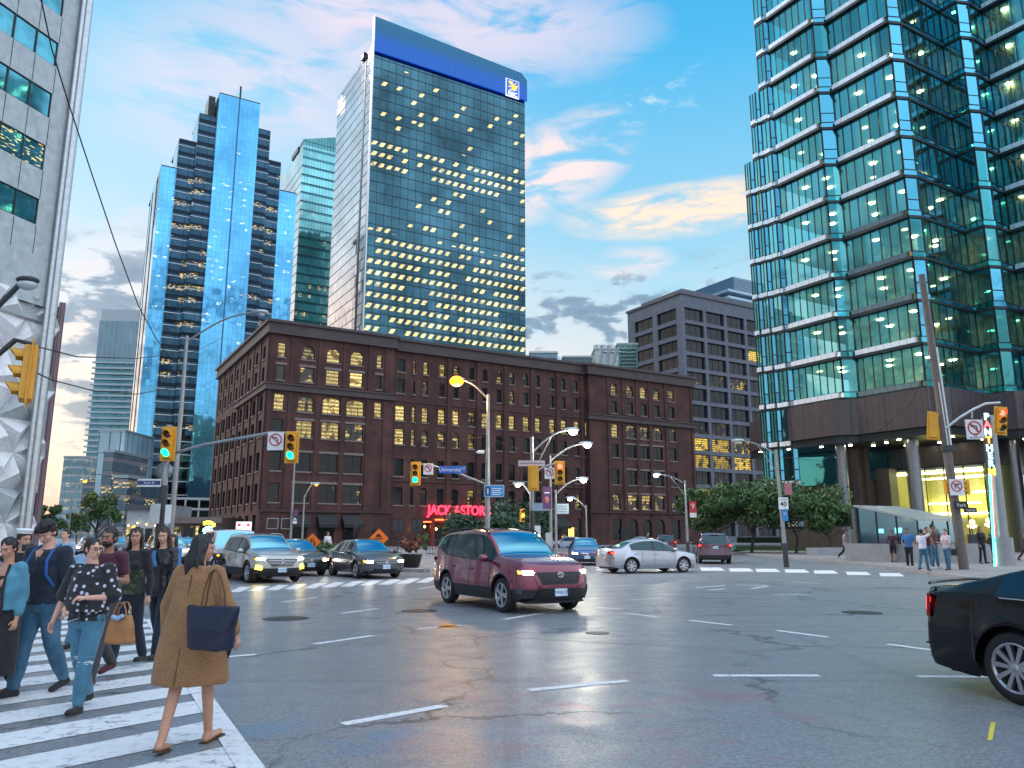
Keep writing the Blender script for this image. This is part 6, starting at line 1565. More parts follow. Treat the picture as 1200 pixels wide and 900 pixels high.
mb = MB(); [mb.box(-.22,.30,-.026,-.021,.1-.14*k,.14-.14*k,mat('slate_ink',(.12,.16,.22),.6)) for k in range(3)]; mb.build('stripe', rt)
rt = thing('direction_sign', D(634,594,41.2), 0, 'blue sign panel left of the lamp poles', 'sign'); mb = MB(); mb.box(-.55,.5,-.02,.02,-.2,.2,mat('slate_sign',(.12,.20,.32),.5)); mb.build('sign_panel', rt)
for px,col,dz in ((620,'white',.9),(630,'white',1.3),(643,'alu',1.0)):
    q = D(px,640,34); rt = thing('utility_box', (q.x,34,.15), 0, {620:'white notice plate on a short post left of the cluster',630:'white notice plate on a short post mid cluster',643:'silver control cabinet at the foot of the signal cluster'}[px], 'post')
    mb = MB(); mb.tube([(0,0,0),(0,0,dz+.6)], .035, M['pole_d'], 8); mb.build('post', rt); mb = MB(); mb.box(-.13,.13,-.05,.05,dz,dz+.55,M[col]); mb.build('plate', rt)
# street lamp by the corner lawn, left-facing, with red banner 9
YB = 58.0; q = D(806,640,YB); street_lamp((q.x,YB), D(806,563,YB).z, [(-1.9,0,.45,'green')], 'street lamp with red number 9 banner by the warehouse end', r=.10, bowl=.20, power=250, base_m=M['pole_d'], braced=True)
rt = thing('pole_banner', D(812,597,YB-.1), 0, 'red and white banner with a number 9 on the lamp pole', 'banner'); mb = MB(); mb.box(-.26,.26,-.015,.015,-.60,.60,M['red_sign']); mb.build('cloth', rt)
mb = MB(); mb.box(-.24,.24,-.03,-.018,-.58,-.25,M['white']); mb.build('panel', rt); text_mesh('lettering','9',.55,M['white'],rt,(0,-.03,.22),(R(90),0,0),.001)
YB2 = 40.0; q = D(921,652,YB2); street_lamp((q.x,YB2), D(909,527,YB2).z, [(-1.75,0,.45,'off')], 'unlit street lamp on the leaning corner pole with speed sign', r=.10, bowl=.13, base_m=M['pole_d'], braced=True, lean=(D(909,527,YB2).x-q.x,0))
rt = thing('speed_sign', D(918,590,YB2-.15), 0, 'white maximum 40 speed sign on the corner pole', 'traffic sign'); mb = MB(); mb.box(-.25,.25,-.01,.01,-.30,.30,M['white']); mb.build('sign_panel', rt, bevel=.02)
text_mesh('lettering','MAXIMUM',.085,M['black'],rt,(0,-.014,.19),(R(90),0,0),.001); text_mesh('lettering','40',.34,M['black'],rt,(0,-.014,-.04),(R(90),0,0),.001, bold=.006)
rt = thing('hospital_sign', D(920,604,YB2-.12), 0, 'small blue hospital sign below the speed sign', 'sign'); mb = MB(); mb.box(-.15,.15,-.01,.01,-.28,.28,mat('info_blue',(.03,.22,.52),.4)); mb.build('sign_panel', rt); text_mesh('lettering','H',.2,M['white'],rt,(0,-.014,.08),(R(90),0,0),.001)
rt = thing('pole_banner', D(922,573,YB2-.1), 0, 'faded pink banner above the speed sign', 'banner'); mb = MB(); mb.box(-.12,.26,-.015,.015,-.3,.3,mat('banner_pink',(.40,.15,.17),.6)); mb.build('cloth', rt)
# far small lamp over trees
# right corner: leaning wooden pole with signals, and Panther sign column
YW = 34.0; b = D(1130,667,YW); t = D(1080,322,YW); b.z = 0
rt = thing('utility_pole', b, 0, 'leaning weathered wooden pole with a steel riser pipe on the right corner', 'pole')
d = t-b; mb = MB(); mb.tube([(0,0,0),d*.5,d],[.20,.18,.14],M['wood'],14); mb.build('pole', rt)
mb = MB(); mb.tube([d*.40+Vector((.10,-.17,0)),d*.74+Vector((.10,-.15,0))],.06,M['alu'],8); mb.tube([d*.40+Vector((-.03,-.2,0)),d*.62+Vector((-.03,-.17,0))],.035,M['alu'],8); mb.build('riser_pipe', rt)
mb = MB(); mb.obox(d*.40+Vector((0,-.1,0)),(.28,0,0),(0,.15,0),(0,0,.12),M['pole_d']); mb.build('clamp', rt)
o = b.copy()
mb = MB(); mb.tube([D(1108,502,YW-.2)-o,D(1125,489,YW-.3)-o,D(1140,480,YW-.4)-o,D(1155,473,YW-.5)-o,D(1172,472,YW-.6)-o],.06,M['alu'],8); mb.tube([D(1139,481,YW-.4)-o,D(1139,490,YW-.4)-o],.03,M['alu'],6); mb.build('arm', rt)
signal_head(D(1173,493,YW-.6), R(-4), 'red', 'red lit traffic signal at the end of the right corner arm', scale=1.02, tilt=R(7))
signal_head(D(1094,499,YW+.1), R(165), 'none', 'yellow signal seen from behind on the wooden pole', scale=1.02, tilt=R(-7))
no_turn_sign(D(1142,502,YW-.35), 0, 'white no left turn to Front St sign on the right corner arm', s=.78, sub=['TO','FRONT ST'])
no_turn_sign(D(1121,570,YW-.35), 0, 'white no right turn sign strapped to the wooden pole', s=.62, left=False)
signal_head(D(1109,571,YW), R(90), 'none', 'yellow signal pointing left on the wooden pole', scale=.58, board=False); signal_head(D(1133,571,YW), R(-90), 'none', 'yellow signal pointing right on the wooden pole', scale=.58, board=False)
rt = thing('street_name_sign', D(1126,592,YW-.4), 0, 'dark street name blade reading York on the wooden pole', 'street sign'); mb = MB(); mb.box(-.30,.30,-.02,.02,-.16,.16,M['black']); mb.build('sign_panel', rt); text_mesh('lettering','York',.2,M['white'],rt,(0,-.03,0),(R(90),0,0),.001)
rt = thing('street_name_sign', D(1137,598,YW-.3), R(20), 'dark street name blade reading Front St by the wooden pole', 'street sign'); mb = MB(); mb.box(-.36,.36,-.02,.02,-.11,.11,M['black']); mb.build('sign_panel', rt); text_mesh('lettering','Front St',.15,M['white'],rt,(0,-.03,0),(R(90),0,0),.001)
rt = thing('newspaper_post', (*G(1143,655),0.15), 0, 'dark cabinet on a post behind the wooden pole', 'cabinet'); mb = MB(); mb.box(-.25,.25,-.2,.2,.6,1.5,M['pole_d']); mb.build('cabinet', rt); mb = MB(); mb.tube([(0,0,0),(0,0,2.6)],.04,M['pole_d'],8); mb.build('post', rt)
YP = 38.0; b = D(1177,655,YP); t = D(1160,487,YP); b.z = 0; d = t-b
rt = thing('neon_sign_column', b, 0, 'grey column with vertical neon letters and glowing turquoise tube', 'neon sign')
mb = MB(); mb.tube([(0,0,0),d*.2],[.46,.44],M['concrete'],16); mb.tube([d*.2,d],[.27,.20],M['pole'],14); mb.build('pole', rt)
mb = MB(); mb.tube([d*.02+Vector((-.55,-.1,0)),d*.5+Vector((-.40,-.1,0)),d*.62+Vector((-.36,-.1,0))],.05,emat('turquoise_tube',(.05,.95,.85),6.),8); mb.build('neon_tube', rt)
mb = MB(); mb.tube([d*.02+Vector((-.45,-.1,0)),d*.62+Vector((-.27,-.1,0))],.02,emat('red_tube',(1,.1,.05),3.),6); mb.build('neon_tube', rt)
for k,(ch,cl) in enumerate(zip('PANTHER', [(.5,.8,1),(1,.1,.1),(.5,.8,1),(1,.35,.05),(.5,.8,1),(.4,.75,1),(.3,.7,1)])):
    f = .985-k*.052; text_mesh('lettering', ch, .46, emat('neon_%d'%k, cl, 3.5), rt, d*f+Vector((-.36,-.30,0)), (R(90),R(0),0), .02, bold=.012)
text_mesh('lettering', 'M', .46, emat('neon_m', (1,.85,.05), 3.5), rt, d*(.985-7*.052)+Vector((-.36,-.30,0)), (R(90),0,0), .02, bold=.012)
mb = MB(); mb.obox(d*.80+Vector((-.36,-.2,0)),(.20,0,0),(0,.05,0),d*.19,M['pole_d']); mb.build('letter_board', rt)
# orange construction diamonds
def work_sign(px, py, Y, s, label, sym):
    c = D(px,py,Y); rt = thing('work_sign', c, 0, label, 'work sign'); mb = MB(); r = s
    mb.prism([(0,0)]*0 or [(-r,0),(0,-r),(r,0),(0,r)], -.01, .01, M['orange_sign']); o = mb.build('sign_panel', rt, rot=(R(90),0,0))
    g = MB(); bk = M['black']
    if sym == 'merge': g.tube([(-.12*r,-.02,-.45*r),(-.12*r,-.02,.4*r)], .05*r*1.4, bk, 5); g.tube([(.30*r,-.02,-.45*r),(.30*r,-.02,0),(.12*r,-.02,.15*r),(.12*r,-.02,.4*r)], .05*r*1.4, bk, 5)
    elif sym == 'truck': g.add([(-.35*r,-.02,.15*r),(.35*r,-.02,.15*r),(.1*r,-.02,.4*r),(-.1*r,-.02,.5*r)],[(0,1,2,3)],bk); g.box(-.4*r,.4*r,-.022,-.015,-.05*r,.05*r,bk)
    else: g.tube([(-.25*r,-.02,-.3*r),(0,-.02,.3*r),(.25*r,-.02,-.3*r)], .09*r, bk, 5)
    g.build('symbol', rt)
    p = MB(); p.tube([(0,.04,-r),(-.15,.3,-c.z)],.03,M['pole_d'],6); p.tube([(0,.04,-r),(.15,.3,-c.z)],.03,M['pole_d'],6); p.build('stand', rt)
work_sign(302,633.5,36,.33,'orange diamond roadwork sign above the pale off-roader','man'); work_sign(366,635,36,.39,'orange lane merge diamond sign between the waiting cars','merge'); work_sign(444,631,37,.46,'largest orange roadwork diamond sign behind the dark grey sedan','truck')
# neon restaurant sign and lit box sign, far left shops
c = D(243.5,622.5,48); rt = thing('neon_sign', c, 0, 'round restaurant neon with yellow letters round a blue moose head', 'neon sign')
mb = MB(); mb.lathe((0,0.05,0),(0,1,0),[(0,.001),(0,.62),(.15,.62)],M['black'],28); mb.build('backing', rt)
yl = emat('neon_yellow',(1,.62,.05),5.); bl = emat('neon_ice',(.35,.80,1),5.)
for word, a0, sgn in (('LOOSE',135,-1),('MOOSE',-135,1)):
    for i,ch in enumerate(word):
        a = R(a0+sgn*(18+18*i)+ (sgn*-0)); x, z = .52*math.cos(a), .52*math.sin(a) if word == 'LOOSE' else .56*math.sin(a)*.95
        text_mesh('lettering', ch, .26, yl, rt, (x,-.03,z), (R(90),0,0), .01, bold=.015)
g = MB()
for pts in [[(-.3,.1),(-.1,.25),(.05,.30),(.3,.22)],[(-.32,-.02),(-.05,.12),(.28,.10)],[(-.25,-.15),(.0,.0),(.32,-.02)],[(-.15,-.25),(.02,-.12),(.2,-.16)],[(-.1,.25),(-.05,-.2)],[(.08,.3),(.1,-.22)]]: g.tube([(x,-.02,z) for x,z in pts], .028, bl, 5)
g.build('neon_tube', rt)
pp = MB(); pp.tube([(0,.3,-c.z),(0,.3,-.3)],.05,M['pole_d'],6); pp.build('post', rt)
c = D(285.5,618,62); rt = thing('lit_box_sign', c, GRID_A*.3, 'lit white box sign with red corners beside the warehouse corner', 'shop sign')
mb = MB(); mb.box(-.58,.58,-.05,.1,-.44,.44,emat('box_white',(.85,.92,1),1.3)); mb.build('panel', rt); mb = MB(); rr_ = emat('box_red',(1,.04,.06),1.6)
mb.box(-.46,-.22,-.07,-.055,.08,.3,rr_); mb.box(.24,.46,-.07,-.055,.08,.3,rr_); mb.box(-.5,.5,-.07,-.055,-.32,-.2,rr_); mb.build('emblem', rt); text_mesh('lettering','BAR',.2,rr_,rt,(0,-.06,-.02),(R(90),0,0),.005)
pp = MB(); pp.tube([(0,.12,-c.z),(0,.12,-.4)],.05,M['pole_d'],6); pp.build('post', rt)
# parked shop awning lights and small shops west of the warehouse
for i,(px0,px1,y,Y,lab,mm) in enumerate([(150,200,592,120,'low stone shop row with lit fronts at the foot of the blue tower',M['grey_panel']),(200,258,606,90,'brown timber restaurant front with warm lamps left of the warehouse',M['granite_b'])]):
    A = D(px0,y,Y); B_ = D(px1,y,Y); rt = thing('shop_building', (A.x,Y,0), 0, lab, 'building'); w = B_.x-A.x; z = A.z
    mb = MB(); mb.box(0,w,0,8,0,z,mm); mb.build('wall', rt); mb = MB(); mb.box(-.2,w+.2,-.6,.0,z-.7,z,M['lintel'] if i else M['concrete_d']); mb.build('cornice', rt)
    n = int(w/1.4)
    for k in range(n):
        wm = MB(); wm.box(.2+k*1.4,1.3+k*1.4,-.03,-.005,.5,2.6,WL[(k*7+i)%3]); wm.build('window', rt)
    for k in range(n):
        l = MB(); l.ellip((.6+k*1.35,-.5,3.0+.2*((k*5)%3)),(.09,.09,.11),emat('bulb',(1,.62,.15),12),8,6); l.build('lantern', rt)
# distant traffic lights and lamps glowing down the street
for px,py,Y,kind in [(134,627,105,'red'),(136,633,95,'amber'),(145,632,110,'amber'),(154,632,88,'amber'),(154,637,88,'amber'),(107,637,120,'amber'),(117,636,118,'amber'),(94,637,130,'amber'),(88,641,90,'red')]:
    signal_head(D(px,py,Y), 0, kind, 'glowing signal dots far down the western street', scale=.9, group='distant signals in the western street')
for px,py,Y in [(142,605,80),(134,609,92),(156,616,70),(99,563,60)]:
    q = D(px,py,Y); street_lamp((q.x-.8,Y), q.z-.4, [(.6,0,.4,'orange')], 'small orange street lamp down the western street', r=.06, bowl=.16, power=40, group='street lamps in the western street')
# overhead wires
def wire(pts, r=.012, label='thin overhead wire'):
    P_ = [D(*p) for p in pts]; mb = MB(); mb.tube(P_, r, M['wire'], 5, smooth=True); return tag(mb.build('overhead_wire'), label, 'wire', 'overhead wires')
wire([(42,-30,16),(60,55,17),(80,120,18),(108,205,20),(135,285,22),(162,358,25),(182,395,28),(199,420,30)], .018, 'heavy cable swinging down past the upper left office wall')
wire([(20,400,14),(90,418,16),(160,420,24),(230,412,40),(262,395,60)], .014, 'upper thin wire running left of the stepped blue tower')
wire([(28,430,14),(60,445,15),(110,458,18),(160,462,24),(199,455,30)], .014, 'sagging lower cable from the yellow signal to the tall lamp')
wire([(330,478,40),(440,510,38),(520,518,37),(569,512,36)], .014, 'wire drooping across the warehouse to the orange lamp pole')
wire([(569,512,36),(640,538,40),(720,560,50),(806,566,58)], .014, 'wire from the orange lamp pole to the number 9 lamp')
wire([(460,500,60),(600,512,60),(800,528,70),(905,545,72)], .014, 'straight wire across the right half of the warehouse')
wire([(909,535,40),(960,540,45),(1020,515,50),(1070,470,40),(1090,420,34)], .014, 'cable rising from the corner lamp to the wooden pole')

# ================================================================ TREES AND PLANTS
def tree(base, h, cr, label, crown_z=.35, n=2600, leaf='leaf', name='street_tree', size=.16, blobs=14, squash=.8, seed=1, group='street trees', trunk=True, cat='tree', z0=0):
    rnd = np.random.default_rng(seed); root = thing(name, (*base,z0), 0, label, cat, group)
    hz = h*crown_z; cz = (h+hz)/2
    if trunk:
        mb = MB(); mb.tube([(0,0,0),(.05*cr,0,hz*.6),(-.05*cr,.03*cr,hz*1.1),(0,0,h*.8)], [.035*h*.7,.028*h*.7,.02*h*.7,.006*h], M['bark'], 8)
        for k in range(7):
            a = 2.4*k; z = hz*(.8+.1*k); mb.tube([(0,0,z),(math.cos(a)*cr*.35,math.sin(a)*cr*.35,z+.12*h),(math.cos(a)*cr*.75,math.sin(a)*cr*.75,z+.20*h)], [.012*h,.008*h,.003*h], M['bark'], 5)
        mb.build('trunk', root)
    C = []
    for k in range(blobs):
        a = rnd.uniform(0,2*math.pi); rr = cr*math.sqrt(rnd.uniform(0,1))*.72; zz = cz+(h-hz)*.5*rnd.uniform(-.85,.80)*(1-.35*rr/cr)
        C.append((math.cos(a)*rr*1.08, math.sin(a)*rr*1.08, zz, cr*rnd.uniform(.13,.38)))
    C = np.array(C); idx = rnd.integers(0,len(C),n); d = rnd.normal(size=(n,3)); d /= np.linalg.norm(d,axis=1)[:,None]
    rad = C[idx,3]*rnd.uniform(.35,1,n)**.5*(1+.15*rnd.normal(size=n)); p = C[idx,:3]+d*rad[:,None]*np.array([1,1,squash])
    t1 = rnd.normal(size=(n,3)); t1 /= np.linalg.norm(t1,axis=1)[:,None]; t2 = np.cross(t1, d+.3*rnd.normal(size=(n,3))); t2 /= np.linalg.norm(t2,axis=1)[:,None]+1e-6
    s = size*rnd.uniform(.6,1.4,n)[:,None]; vs = np.stack([p-t1*s,p-t2*s*.55,p+t1*s,p+t2*s*.55],1).reshape(-1,3)
    vs[:,2] = np.maximum(vs[:,2], .02)
    mb = MB(); mb.v = [tuple(v) for v in vs]; mb.f = [(4*i,4*i+1,4*i+2,4*i+3) for i in range(n)]; mb.mi = [0]*n; mb.sm = [False]*n; mb.mats = [M[leaf]]
    mb.build('crown' if trunk else 'foliage', root); return root
tree((D(112,640,62).x,62), D(112,570,62).z, 1.95, 'rounded leafy street tree between the walkers on the western pavement', 30/100, 3600, size=.13, seed=3, squash=1.1)
tree((D(55,640,95).x,95), D(55,588,95).z, 2.2, 'tree against the brown slab beyond the faceted pavilion', .3, 2600, size=.2, seed=4)
tree((D(88,640,130).x,130), D(88,597,130).z, 2.2, 'small dark tree at the end of the street near the pink horizon', .3, 1600, size=.25, seed=5)
for i,(px,top,Y,cr,lab,lf) in enumerate([(563,600,62,3.1,'dark domed tree beside the red restaurant letters','leaf_d'),(598,602,62,3.6,'dark green tree behind the signal poles','leaf_d'),(608,585,75,3.6,'tall dark tree against the warehouse right of the blue signs','leaf_d')]):
    tree((D(px,640,Y).x,Y), D(px,top,Y).z, cr, lab, .18, 4200, lf, size=.2, seed=10+i, blobs=18)
for i,(px,top,Y,cr,lab) in enumerate([(840,572,68,4.3,'wide leafy tree left of the corner lamp'),(880,560,66,5.2,'tallest broad tree behind the corner lawn'),(932,568,64,4.8,'leafy tree between speed sign and glass building'),(972,586,62,2.9,'low spreading tree at the granite columns'),(826,592,80,3.0,'small tree at the edge of the warehouse wing')]):
    tree((D(px,640,Y).x,Y), D(px,top,Y).z, cr, lab, .40, 4600, 'leaf', size=.17, seed=20+i, blobs=20, squash=.55)
# hedge and lawn at the right corner
def hedge(p0, p1, h, w, label, n=9000, leaf='leaf_d', z0=.15):
    a, b = Vector((*p0,z0)), Vector((*p1,z0)); d = b-a; L = d.length; rnd = np.random.default_rng(5); root = tag(empty('hedge', a, math.atan2(d.y,d.x)), label, 'hedge')
    p = np.stack([rnd.uniform(0,L,n), rnd.uniform(-w/2,w/2,n), h*rnd.uniform(0,1,n)**.6],1); s = .07*rnd.uniform(.6,1.4,n)[:,None]
    t1 = rnd.normal(size=(n,3)); t1/=np.linalg.norm(t1,axis=1)[:,None]; t2 = rnd.normal(size=(n,3)); t2/=np.linalg.norm(t2,axis=1)[:,None]
    vs = np.stack([p-t1*s,p-t2*s*.6,p+t1*s,p+t2*s*.6],1).reshape(-1,3); mb = MB(); mb.v=[tuple(v) for v in vs]; mb.f=[(4*i,4*i+1,4*i+2,4*i+3) for i in range(n)]; mb.mi=[0]*n; mb.sm=[False]*n; mb.mats=[M[leaf]]
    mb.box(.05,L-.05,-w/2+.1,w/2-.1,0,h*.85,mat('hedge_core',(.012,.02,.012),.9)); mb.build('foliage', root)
hedge(G(865,637), G(1005,638), 1.15, 1.4, 'long dark clipped hedge on the corner lawn', 14000)
rnd = np.random.default_rng(8); n = 9000; ca, cb = Vector((*G(862,645),.15)), Vector((*G(950,646),.15)); 
mb = MB(); mb.add([(*G(858,646.5),.16),(*G(950,648),.16),(*G(955,641),.16),(*G(862,640),.16)], [(0,1,2,3)], mat('lawn',(.06,.13,.04),.9)); tag(mb.build('lawn'), kind='structure')
ga = Vector((*G(862,646),0)); gb = Vector((*G(948,647.6),0)); gc_ = Vector((*G(953,641),0)); gd = Vector((*G(864,640.5),0))
u = rnd.uniform(0,1,n); v = rnd.uniform(0,1,n); mb = MB()
for i in range(n):
    p = (ga*(1-u[i])+gb*u[i])*(1-v[i])+(gd*(1-u[i])+gc_*u[i])*v[i]; a = rnd.uniform(0,6.28); hh = rnd.uniform(.08,.2); w = .03
    mb.v += [(p.x-w*math.cos(a),p.y-w*math.sin(a),.15),(p.x+w*math.cos(a),p.y+w*math.sin(a),.15),(p.x+rnd.uniform(-.05,.05),p.y+rnd.uniform(-.05,.05),.15+hh)]; mb.f.append((3*i,3*i+1,3*i+2)); mb.mi.append(0); mb.sm.append(False)
mb.mats = [M['leaf']]; tag(mb.build('grass'), 'short lawn grass in front of the corner hedge', 'grass', kind='stuff')
# planter with reddish plant, bushes near the queue
for px,py,r,h,lab,lf,pot in [(481,669,.62,.95,'large dark planter full of reddish plants behind the dark sedan','leaf_r',True),(388,664,.75,1.1,'yellow green bush right of the lane merge sign','leaf',False),(372,662,.6,.9,'low green bush beside the lane merge sign','leaf',False),(494,655,.6,1.6,'slim light green shrub near the red restaurant letters','leaf',False),(522,655,.8,1.4,'bushy shrub in front of the red canopy','leaf',False)]:
    x, y = G(px,py); rt = tree((x,y), h+(.45 if pot else .1), r, lab, .45 if pot else .1, 1500, lf, 'potted_plant' if pot else 'shrub', .07, 10, .8, int(px), None, trunk=False, cat='plant', z0=.15)
    if pot: mb = MB(); mb.lathe((0,0,0),(0,0,1),[(0,.34),(.1,.42),(.55,.52),(.6,.54),(.6,.46),(.5,.44)],M['black'],20); mb.build('pot', rt)
# patio fence, umbrellas row dark furniture before the restaurant
def rail(p0, p1, label, h=1.0):
    a, b = Vector((*p0,.15)), Vector((*p1,.15)); d = b-a; L = d.length; rt = thing('patio_fence', a, math.atan2(d.y,d.x), label, 'fence'); mb = MB()
    for z in (h,h*.15): mb.box(0,L,-.02,.02,z-.025,z+.025,M['pole_d'])
    mb.build('rail', rt); mb = MB(); n = int(L/.22)
    for k in range(n+1): mb.box(k*L/n-.01,k*L/n+.01,-.012,.012,0,h-.03,M['pole_d'])
    mb.build('picket', rt)
rail(G(368,652), G(470,653), 'black patio railing behind the dark grey sedan', 1.1); rail(G(500,654), G(560,653), 'black patio railing below the red restaurant letters', 1.1)
for px,lab in ((416,'closed dark patio umbrella left of the planter'),(437,'tall closed dark patio umbrella behind the diamond sign'),(466,'dark patio board on a post near the planter'),(488,'black framed menu board on a post by the shrub')):
    x,y = G(px,650); rt = thing('patio_umbrella' if 'umbrella' in lab else 'menu_board', (x,y,.15), 0, lab, 'umbrella' if 'umbrella' in lab else 'sign'); mb = MB(); mb.tube([(0,0,0),(0,0,2.9)],.04,M['pole_d'],8); mb.build('pole', rt)
    mb = MB()
    if 'umbrella' in lab: mb.lathe((0,0,1.2),(0,0,1),[(0,.05),(.1,.22),(1.0,.16),(1.6,.03)],M['black'],10)
    else: mb.box(-.5,.5,-.04,.04,1.7,2.8,M['black']); mb.box(-.42,-.05,-.05,-.042,1.8,2.7,M['pole_d']); mb.box(.05,.42,-.05,-.042,1.8,2.7,M['pole_d'])
    mb.build('canopy' if 'umbrella' in lab else 'board', rt)
# ================================================================ PEOPLE
def fabric(name, col, rough=.85, fn=None):
    def f(t, p):
        c = objc(t); n = t.noise(c, 9, 5, .6); n2 = t.noise(c, 180, 1)
        k = t.m('MULTIPLY', t.mapr(n,.3,.7,.80,1.15,False), t.mapr(n2,.3,.7,.85,1.12,False))
        s = t.node('ShaderNodeVectorMath', {'operation':'SCALE'}); s.inputs[0].default_value = col; t.l.new(k, s.inputs['Scale'])
        b = s.outputs[0]
        if fn: b = fn(t, c, b)
        t.l.new(b, p.inputs['Base Color']); p.inputs['Roughness'].default_value = rough; p.inputs['Sheen Weight'].default_value = .15 if rough > .5 else 0; bump(t, p, n2, .25, .002)
    return mat('cloth_'+name, fn=f)
def skin(name, col):
    def f(t, p):
        c = objc(t); n = t.noise(c, 14, 4, .6); t.l.new(t.mix(t.mapr(n,.35,.7,0,.5,False), col, (col[0]*.85,col[1]*.62,col[2]*.55)), p.inputs['Base Color'])
        p.inputs['Roughness'].default_value = .5; p.inputs['Subsurface Weight'].default_value = .08; p.inputs['Subsurface Radius'].default_value = (.02,.008,.004)
    return mat('skin_'+name, fn=f)
def m_dots(t, c, b):
    v = t.node('ShaderNodeTexVoronoi', {'feature':'F1'}, Vector=c, Scale=17.0); v.inputs['Randomness'].default_value = .65
    return t.mix(t.m('LESS_THAN', v.outputs['Distance'], .29), b, (.50,.52,.62))
def m_camo(t, c, b):
    n = t.noise(c, 9, 3, .5, .6); return t.mix(t.mapr(n,.5,.53,0,1,False), b, t.mix(t.mapr(t.noise(c,14,2),.5,.52,0,1,False), (.07,.08,.035), (.13,.11,.07)))
def m_jean(t, c, b):
    sep = t.node('ShaderNodeSeparateXYZ', Vector=c); n = t.noise(c, 4, 4, .6)
    return t.mix(t.m('MULTIPLY', t.mapr(n,.45,.7), .55), b, (.11,.26,.38))
def m_ripped(t, c, b):
    b = m_jean(t, c, b); sep = t.node('ShaderNodeSeparateXYZ', Vector=c); z = sep.outputs[2]
    n = t.noise(t.node('ShaderNodeMapping', Vector=c, Scale=(9,9,40)).outputs[0], 1.2, 3); band = t.m('MULTIPLY', t.mapr(z,.40,.43), t.mapr(z,.50,.47))
    return t.mix(t.m('MULTIPLY', band, t.mapr(n,.55,.6)), b, (.55,.60,.62))
def m_stripes(t, c, b):
    sep = t.node('ShaderNodeSeparateXYZ', Vector=c); return t.mix(t.m('GREATER_THAN', t.m('FRACT', t.m('MULTIPLY', sep.outputs[2], 11.)), .5), b, (.60,.45,.48))
def m_boucle(t, c, b):
    n = t.noise(c, 90, 3, .7); return t.mix(t.mapr(n,.35,.7,.0,.9,False), b, (.36,.19,.085))
FB = dict(camel=fabric('camel',(.22,.105,.042),.95,m_boucle), navy=fabric('navy',(.010,.016,.035)), jean=fabric('jean',(.035,.115,.20),.8,m_jean), jean2=fabric('ripped_jean',(.05,.17,.26),.8,m_ripped), black=fabric('black',(.012,.011,.014)),
          dots=fabric('dots',(.012,.012,.018),.8,m_dots), maroon=fabric('maroon',(.07,.012,.028)), charcoal=fabric('charcoal',(.045,.045,.055)), camo=fabric('camo',(.025,.028,.018),.85,m_camo), leather=fabric('leather',(.015,.016,.02),.35),
          denim=fabric('denim',(.07,.24,.34),.8,m_jean), blue=fabric('blue',(.05,.17,.42)), white=fabric('white',(.62,.62,.70)), pink=fabric('pinkwhite',(.62,.48,.52)), stripe=fabric('stripe',(.10,.03,.05),.8,m_stripes), ltblue=fabric('ltblue',(.25,.42,.60)), brown=fabric('brown',(.10,.05,.035)), red=fabric('redshoe',(.10,.015,.025)), bagblue=fabric('bag_navy',(.005,.008,.034),.5), tan=fabric('bag_tan',(.36,.15,.05),.45), whiteish=fabric('shoe_white',(.6,.6,.62)))
SK = dict(a=skin('light',(.66,.38,.29)), b=skin('tan',(.52,.28,.19)), c=skin('brown',(.34,.17,.11)))
HR = dict(black=mat('hair_black',(.010,.008,.009),.45), brown=mat('hair_brown',(.035,.018,.012),.5), light=mat('hair_light_brown',(.10,.05,.03),.5))
